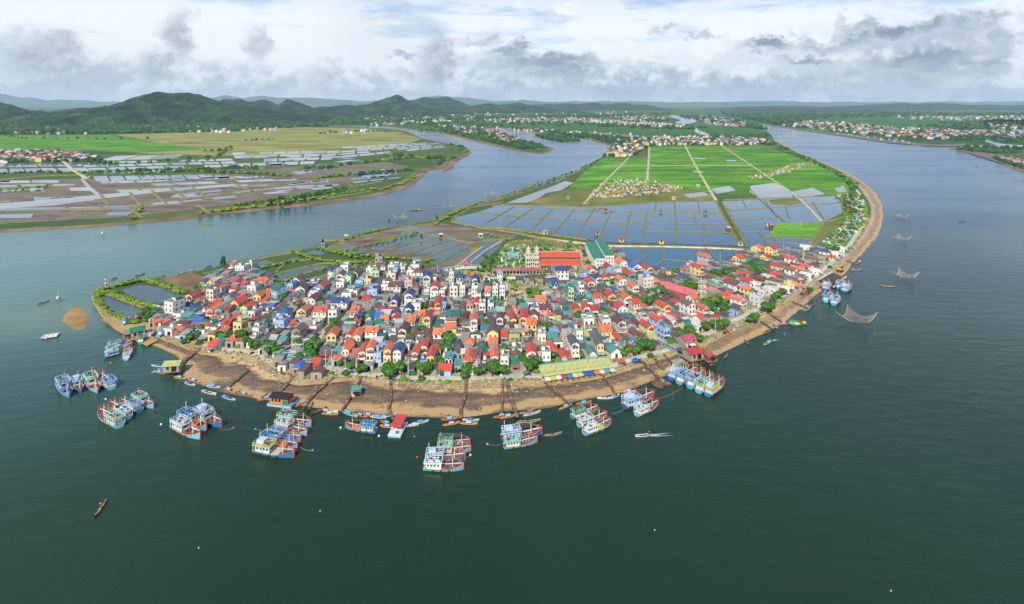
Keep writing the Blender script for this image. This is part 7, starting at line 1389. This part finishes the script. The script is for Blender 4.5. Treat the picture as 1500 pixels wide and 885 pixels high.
# grassy scrub along dykes and shores near the village
for pts, n in (([(262,403),(340,386),(430,369),(500,351)], 70), ([(500,351),(600,329),(638,322)], 60), ([(896,362),(960,363),(1040,366),(1095,367)], 70), ([(735,334),(793,343),(860,352)], 60), ([(735,301),(860,304),(967,297),(1049,295)], 70), ([(690,364),(720,349),(745,354)], 40), ([(1207,328),(1240,318),(1258,330),(1240,350)], 60), ([(1180,366),(1207,327)], 16), ([(1064,300),(1078,328),(1098,362)], 40), ([(905,384),(950,400),(1000,398),(1068,390)], 30), ([(470,552),(520,551),(600,558),(690,557),(780,555)], 50), ([(300,512),(362,518),(400,530)], 30), ([(1000,505),(1062,487),(1100,468),(1150,442)], 50), ([(505,482),(530,474),(548,466)], 14), ([(770,412),(822,412)], 14), ([(745,454),(745,430),(772,424)], 14)):
    frow(pts, n, .35, .85, (2, 1, 2), 1.2, 1.2)
for i in range(5200):
    x, y = rnd.uniform(min(xs_), max(xs_)), rnd.uniform(min(ys_), max(ys_))
    if inpoly(x, y, vill_w) and road_clear(x, y, 1.8) and not any(inpoly(x, y, q) for q in KEEPW[6:8]) and all(math.hypot(x-a[0], y-a[1]) > (a[2]+a[3])*.25 for a in spots): clump(x, y, rnd.uniform(.6, 2.1), FM[rnd.choice((1, 2, 2))], .9)
# ----- distant villages: boxes with ridged roofs, too many to be single things
DV = MB(); DVW = [wallm(c) for c in 'wwqqciuq']; DVR = [roofm(c) for c in 'rropmmkqqwwtn']
def dhouse(P0, s, rz):
    T = Matrix.Translation(P0) @ Matrix.Rotation(rz, 4, 'Z'); w_, d, h = s*rnd.uniform(.7, 1.1), s*rnd.uniform(.8, 1.3), s*rnd.uniform(.45, .95); DV.box(-w_/2, w_/2, -d/2, d/2, -1, h, rnd.choice(DVW), T); m = rnd.choice(DVR); k_ = h+w_*.35
    if rnd.random() < .75: DV.add([(-w_/2-.4,-d/2-.3,h-.1),(w_/2+.4,-d/2-.3,h-.1),(0,-d/2-.3,k_),(-w_/2-.4,d/2,h-.1),(w_/2+.4,d/2,h-.1),(0,d/2,k_)], [(0,2,5,3),(2,1,4,5),(0,1,2)], m, T)
def dvill(poly, n, s, z=1.2):
    xs, ys = [p[0] for p in poly], [p[1] for p in poly]; k_ = t_ = 0
    while k_ < n and t_ < n*12:
        t_ += 1; px, py = rnd.uniform(min(xs), max(xs)), rnd.uniform(min(ys), max(ys))
        if pip(px, py, poly): dhouse(G(px, py, z), s*rnd.uniform(.8, 1.25), rnd.uniform(-.5, .5)); k_ += 1
dvill([(-40,189),(70,190),(140,192),(130,197),(-40,197.5)], 120, 10); dvill([(140,188),(260,187),(400,186),(410,190),(330,195),(220,194)], 150, 10)
dvill([(-40,225),(60,222),(110,224),(150,233),(120,237),(40,238),(-40,240)], 170, 8); dvill([(480,176),(640,174),(700,172),(690,177),(600,182),(540,185)], 130, 12)
dvill([(640,182),(700,187),(716,189),(735,196),(764,206),(750,209),(700,199),(650,191)], 150, 8); dvill([(700,176),(780,172),(850,174),(940,178),(1010,184),(1000,187),(930,185),(860,181),(780,179),(720,181)], 360, 11)
dvill([(890,171),(960,170),(985,172),(970,177),(920,178)], 90, 12); dvill([(1024,173),(1060,176),(1100,183),(1090,187),(1030,182)], 90, 11); dvill([(893,219),(905,207),(950,203),(1000,200),(1060,201),(1125,205),(1132,212),(1070,213),(1000,212.5),(952,214),(925,229),(886,230)], 330, 8)
dvill([(720,187.5),(800,191),(880,197),(960,200),(1040,204),(1040,207),(900,203),(800,194),(735,190)], 90, 9); dvill([(1143,184),(1180,179),(1230,179),(1300,187),(1400,192),(1500,193),(1600,196),(1600,204),(1480,203),(1420,198),(1380,205),(1300,200),(1218,192)], 560, 10)
dvill([(1450,183),(1600,186),(1600,198),(1450,193)], 120, 10); dvill([(1455,231),(1480,233),(1520,243),(1500,243),(1470,236)], 30, 7); dvill([(1300,172),(1500,170),(1600,172),(1500,176),(1350,177)], 80, 14); dvill([(470,197),(540,192),(560,195),(500,198)], 22, 9); dvill([(480,176),(700,166),(900,163),(980,165),(900,170),(700,174),(560,181)], 120, 14)
for poly, n in (([(1143,184),(1180,179),(1230,179),(1300,187),(1400,192),(1500,193),(1600,196),(1600,204),(1480,203),(1420,198),(1380,205),(1300,200),(1218,192)], 420), ([(700,176),(780,172),(850,174),(940,178),(1010,184),(1000,187),(930,185),(860,181),(780,179),(720,181)], 300), ([(480,176),(640,174),(700,172),(690,177),(600,182),(540,185)], 160), ([(640,182),(700,187),(735,196),(764,206),(750,209),(700,199),(650,191)], 130)): forest(poly, n, 5, 9, (0, 1))
DV.build('distant_houses', kind='stuff', label='clustered red and white roofed villages across the far plain and riverbanks', category='houses')
# ----- tombs of the cemeteries
def tomb_mesh(body, roof, k_):
    b = MB(); m, r_ = mat(body, None, .7, 1.5, 'tomb_paint'), mat(roof, None, .6, 1.5, 'tomb_paint'); b.box(-1.3, 1.3, -1.8, 1.8, -.3, .45, m); b.box(-1, 1, -1.3, 1.3, .45, .95, r_); b.box(-1.1, 1.1, 1.3, 1.6, .45, 1.6+k_*.5, m)
    if k_ > 0: [b.box(x-.12, x+.12, y-.12, y+.12, .45, 2.0, m) for x in (-1, 1) for y in (-1.5, 1.2)]; b.add([(-1.5,-2,2),(1.5,-2,2),(1.5,1.8,2),(-1.5,1.8,2),(0,-.1,3)], [(0,1,4),(1,2,4),(2,3,4),(3,0,4)], r_)
    return b.mesh('tomb')
TM = [(tomb_mesh(a, b_, k_), n) for a, b_, k_, n in (('e2ded2','d2c9a0',0,'white and cream'),('e4e2dc','8fb4d4',0,'white and pale blue'),('dcc878','c9a050',1,'roofed yellow'),('e0dcd0','b0564a',1,'roofed white and red'),('b4c8d8','7a96b8',0,'grey-blue'),('d8d4c8','e8e6e0',0,'plain white'))]
TOMBS = []; tst = MB()
def tombs(poly, n, wts, where, indiv):
    xs, ys = [p[0] for p in poly], [p[1] for p in poly]; k_ = t_ = 0
    while k_ < n and t_ < n*14:
        t_ += 1; px, py = rnd.uniform(min(xs), max(xs)), rnd.uniform(min(ys), max(ys))
        if not pip(px, py, poly): continue
        P0 = G(px, py, 1.15); me, nm = rnd.choices(TM, wts)[0]; rz = rnd.uniform(-.3, .3); k_ += 1; s = rnd.uniform(.55, .95)
        if k_ <= indiv:
            o = link('tomb', me, None, P0, rz, s, category='tomb', group=f'tombs of {where}'); TOMBS.append((o, nm, where, P0))
        else:
            T = Matrix.Translation(P0) @ Matrix.Rotation(rz, 4, 'Z') @ Matrix.Scale(s, 4)
            tst.add([v.co for v in me.vertices], [tuple(p.vertices) for p in me.polygons], me.materials[1], T)
tombs([(1243,284),(1258,288),(1268,302),(1266,322),(1250,346),(1232,362),(1206,368),(1196,362),(1215,345),(1236,330),(1244,312),(1240,296)], 220, (4,5,1,.6,4,3), 'the east shore cemetery', 150)
tombs([(862,287),(880,270),(905,263),(935,262),(965,265),(985,271),(1000,275),(985,281),(950,286),(905,289),(875,290)], 430, (6,3,6,1,1,5), 'the field cemetery', 148)
tombs([(1097,259),(1130,252),(1160,241),(1195,237),(1190,242),(1165,250),(1120,261),(1100,262)], 230, (5,3,4,.6,1,4), 'the upper cemetery', 0)
tst.build('distant_tombs', kind='stuff', label='crowded colourful tombs of the strip cemetery in the rice fields', category='tombs')
FW.build('distant_woods', kind='stuff', label='woods, hedges and scrub spread over the far plain, dykes and verges', category='vegetation')
# ================================================================== LABELS
def ordn(n): 
    w_ = ['first','second','third','fourth','fifth','sixth','seventh','eighth','ninth','tenth']
    return w_[n] if n < 10 else f"{n+1}{'th' if 10 < (n+1) % 100 < 14 else {1:'st',2:'nd',3:'rd'}.get((n+1) % 10, 'th')}"
LM_ = [((155,423),'lighthouse'),((218,490),'west boatyard'),((260,440),'west pond hedge'),((310,505),'west waterfront'),((330,400),'north-west shore'),((400,400),'oblong pond'),((354,500),'waterfront trees'),((420,540),'blue-roofed hut'),((470,440),'navy-roofed long house'),((462,480),'bare sandy lot'),((545,465),'sandy lot lane'),((490,520),'orange gabled villa'),
       ((553,400),'unfinished grey tower'),((620,400),'canal mouth'),((665,398),'white bridge'),((620,455),'twin navy gables'),((600,545),'middle seafront road'),((655,505),'tall round tree'),((690,530),'teal-fronted shop'),((722,500),'purple-gabled house'),((758,397),'pink-roofed walkway'),((760,435),'kindergarten yard'),((795,440),'pink hipped school'),((824,410),'white tower house'),
       ((780,540),'market hall west end'),((850,535),'market hall'),((835,480),'central alley trees'),((880,395),'green-roofed school block'),((920,450),'orange gabled row'),((935,520),'blue tent'),((985,405),'pond-side palms'),((960,480),'terraced white row'),((1015,425),'small pink-roofed church'),((1045,455),'tall flowering trees'),((1010,500),'maroon-roofed store'),((1060,405),'dark garden trees'),((1100,425),'orchard houses'),
       ((1095,462),'coast road bend'),((1125,375),'yellow school'),((1150,425),'eastern houses'),((1180,400),'east shore row'),((1200,378),'road junction'),((1215,405),'timber slipway'),((1235,372),'east cemetery gate'),((545,435),'pale blue villa'),((730,460),'canal footpath'),((680,455),'back canal houses'),((400,470),'crowded western lanes'),((560,510),'south-west lanes')]
def pxy(P0): return 750+P0[0]/P0[1]*F, YH+(H-1)*F/P0[1]
def near(P0): q = pxy(P0); return min(LM_, key=lambda l: math.dist(l[0], q))[1]
def assign(items, fmt=lambda base, o: base+', '+o+' from left'):
    """items: (object, base label, place); look-alikes at one place are told apart by their order from left to right"""
    g = {}
    for o, base, P0 in items: g.setdefault(base, []).append((pxy(P0)[0], o))
    for base, l in g.items():
        l.sort(key=lambda t: t[0])
        for i, (_, o) in enumerate(l): o['label'] = base if len(l) == 1 else fmt(base, ordn(i))
TY = {'g':'gabled','s':'pitched','h':'hipped','f':'flat'}; SW = {1:'low',2:'two-storey',3:'three-storey'}
assign([(h['o'], (f"{SW[h['st']]} {h['wall']} flat {h['roof']}-capped house by the {near((h['x'], h['y']))}" if h['typ'] == 'f' else f"{SW[h['st']]} {h['wall']} house with {h['roof']} {TY[h['typ']]} roof by the {near((h['x'], h['y']))}"), (h['x'], h['y'])) for h in HOUSES])
assign([(h['o'], f"{h['roof']}-roofed shed by the {near((h['x'], h['y']))}", (h['x'], h['y'])) for h in SHEDS])
assign([(o, f"{dict(broad='leafy green', dark='dark upright conifer-like', flower='orange-flowering', palm='coconut-style')[k_]} {'palm' if k_ == 'palm' else 'tree'} {'on the dyke' if P0[1] > 480 else 'growing'} near the {near(P0)}", P0) for o, k_, P0 in TREES])
def bushplace(P0):
    px, py = pxy(P0)
    if px < 245: return 'on the banks of the west tip ponds'
    if px < 620 and py < 325: return 'on the far bank of the west river'
    if px < 640: return f"along the creek dykes near the {near(P0)}"
    if py < 330 and px < 890: return 'along the long north-west river dyke'
    return 'beside the big fish ponds'
assign([(o, 'round mangrove bush '+bushplace(P0), P0) for o, k_, P0 in BUSHES])
assign([(o, f"{nm} tomb in {where}", P0) for o, nm, where, P0 in TOMBS])
assign([(o, b_, P0) for o, b_, P0 in BL])
assign([(o, 'concrete utility pole near the '+near(o.location), o.location) for o in UP])
KILL = []
for o in list(COL.objects):                 # builders' originals that no place used
    if o.parent is None and o.name.split('.')[0] in ('fishing_boat', 'sampan') and 'label' not in o:
        KILL.append(o)
for o in KILL:
    for c in list(o.children): bpy.data.objects.remove(c)
    bpy.data.objects.remove(o)
bpy.context.view_layer.update()
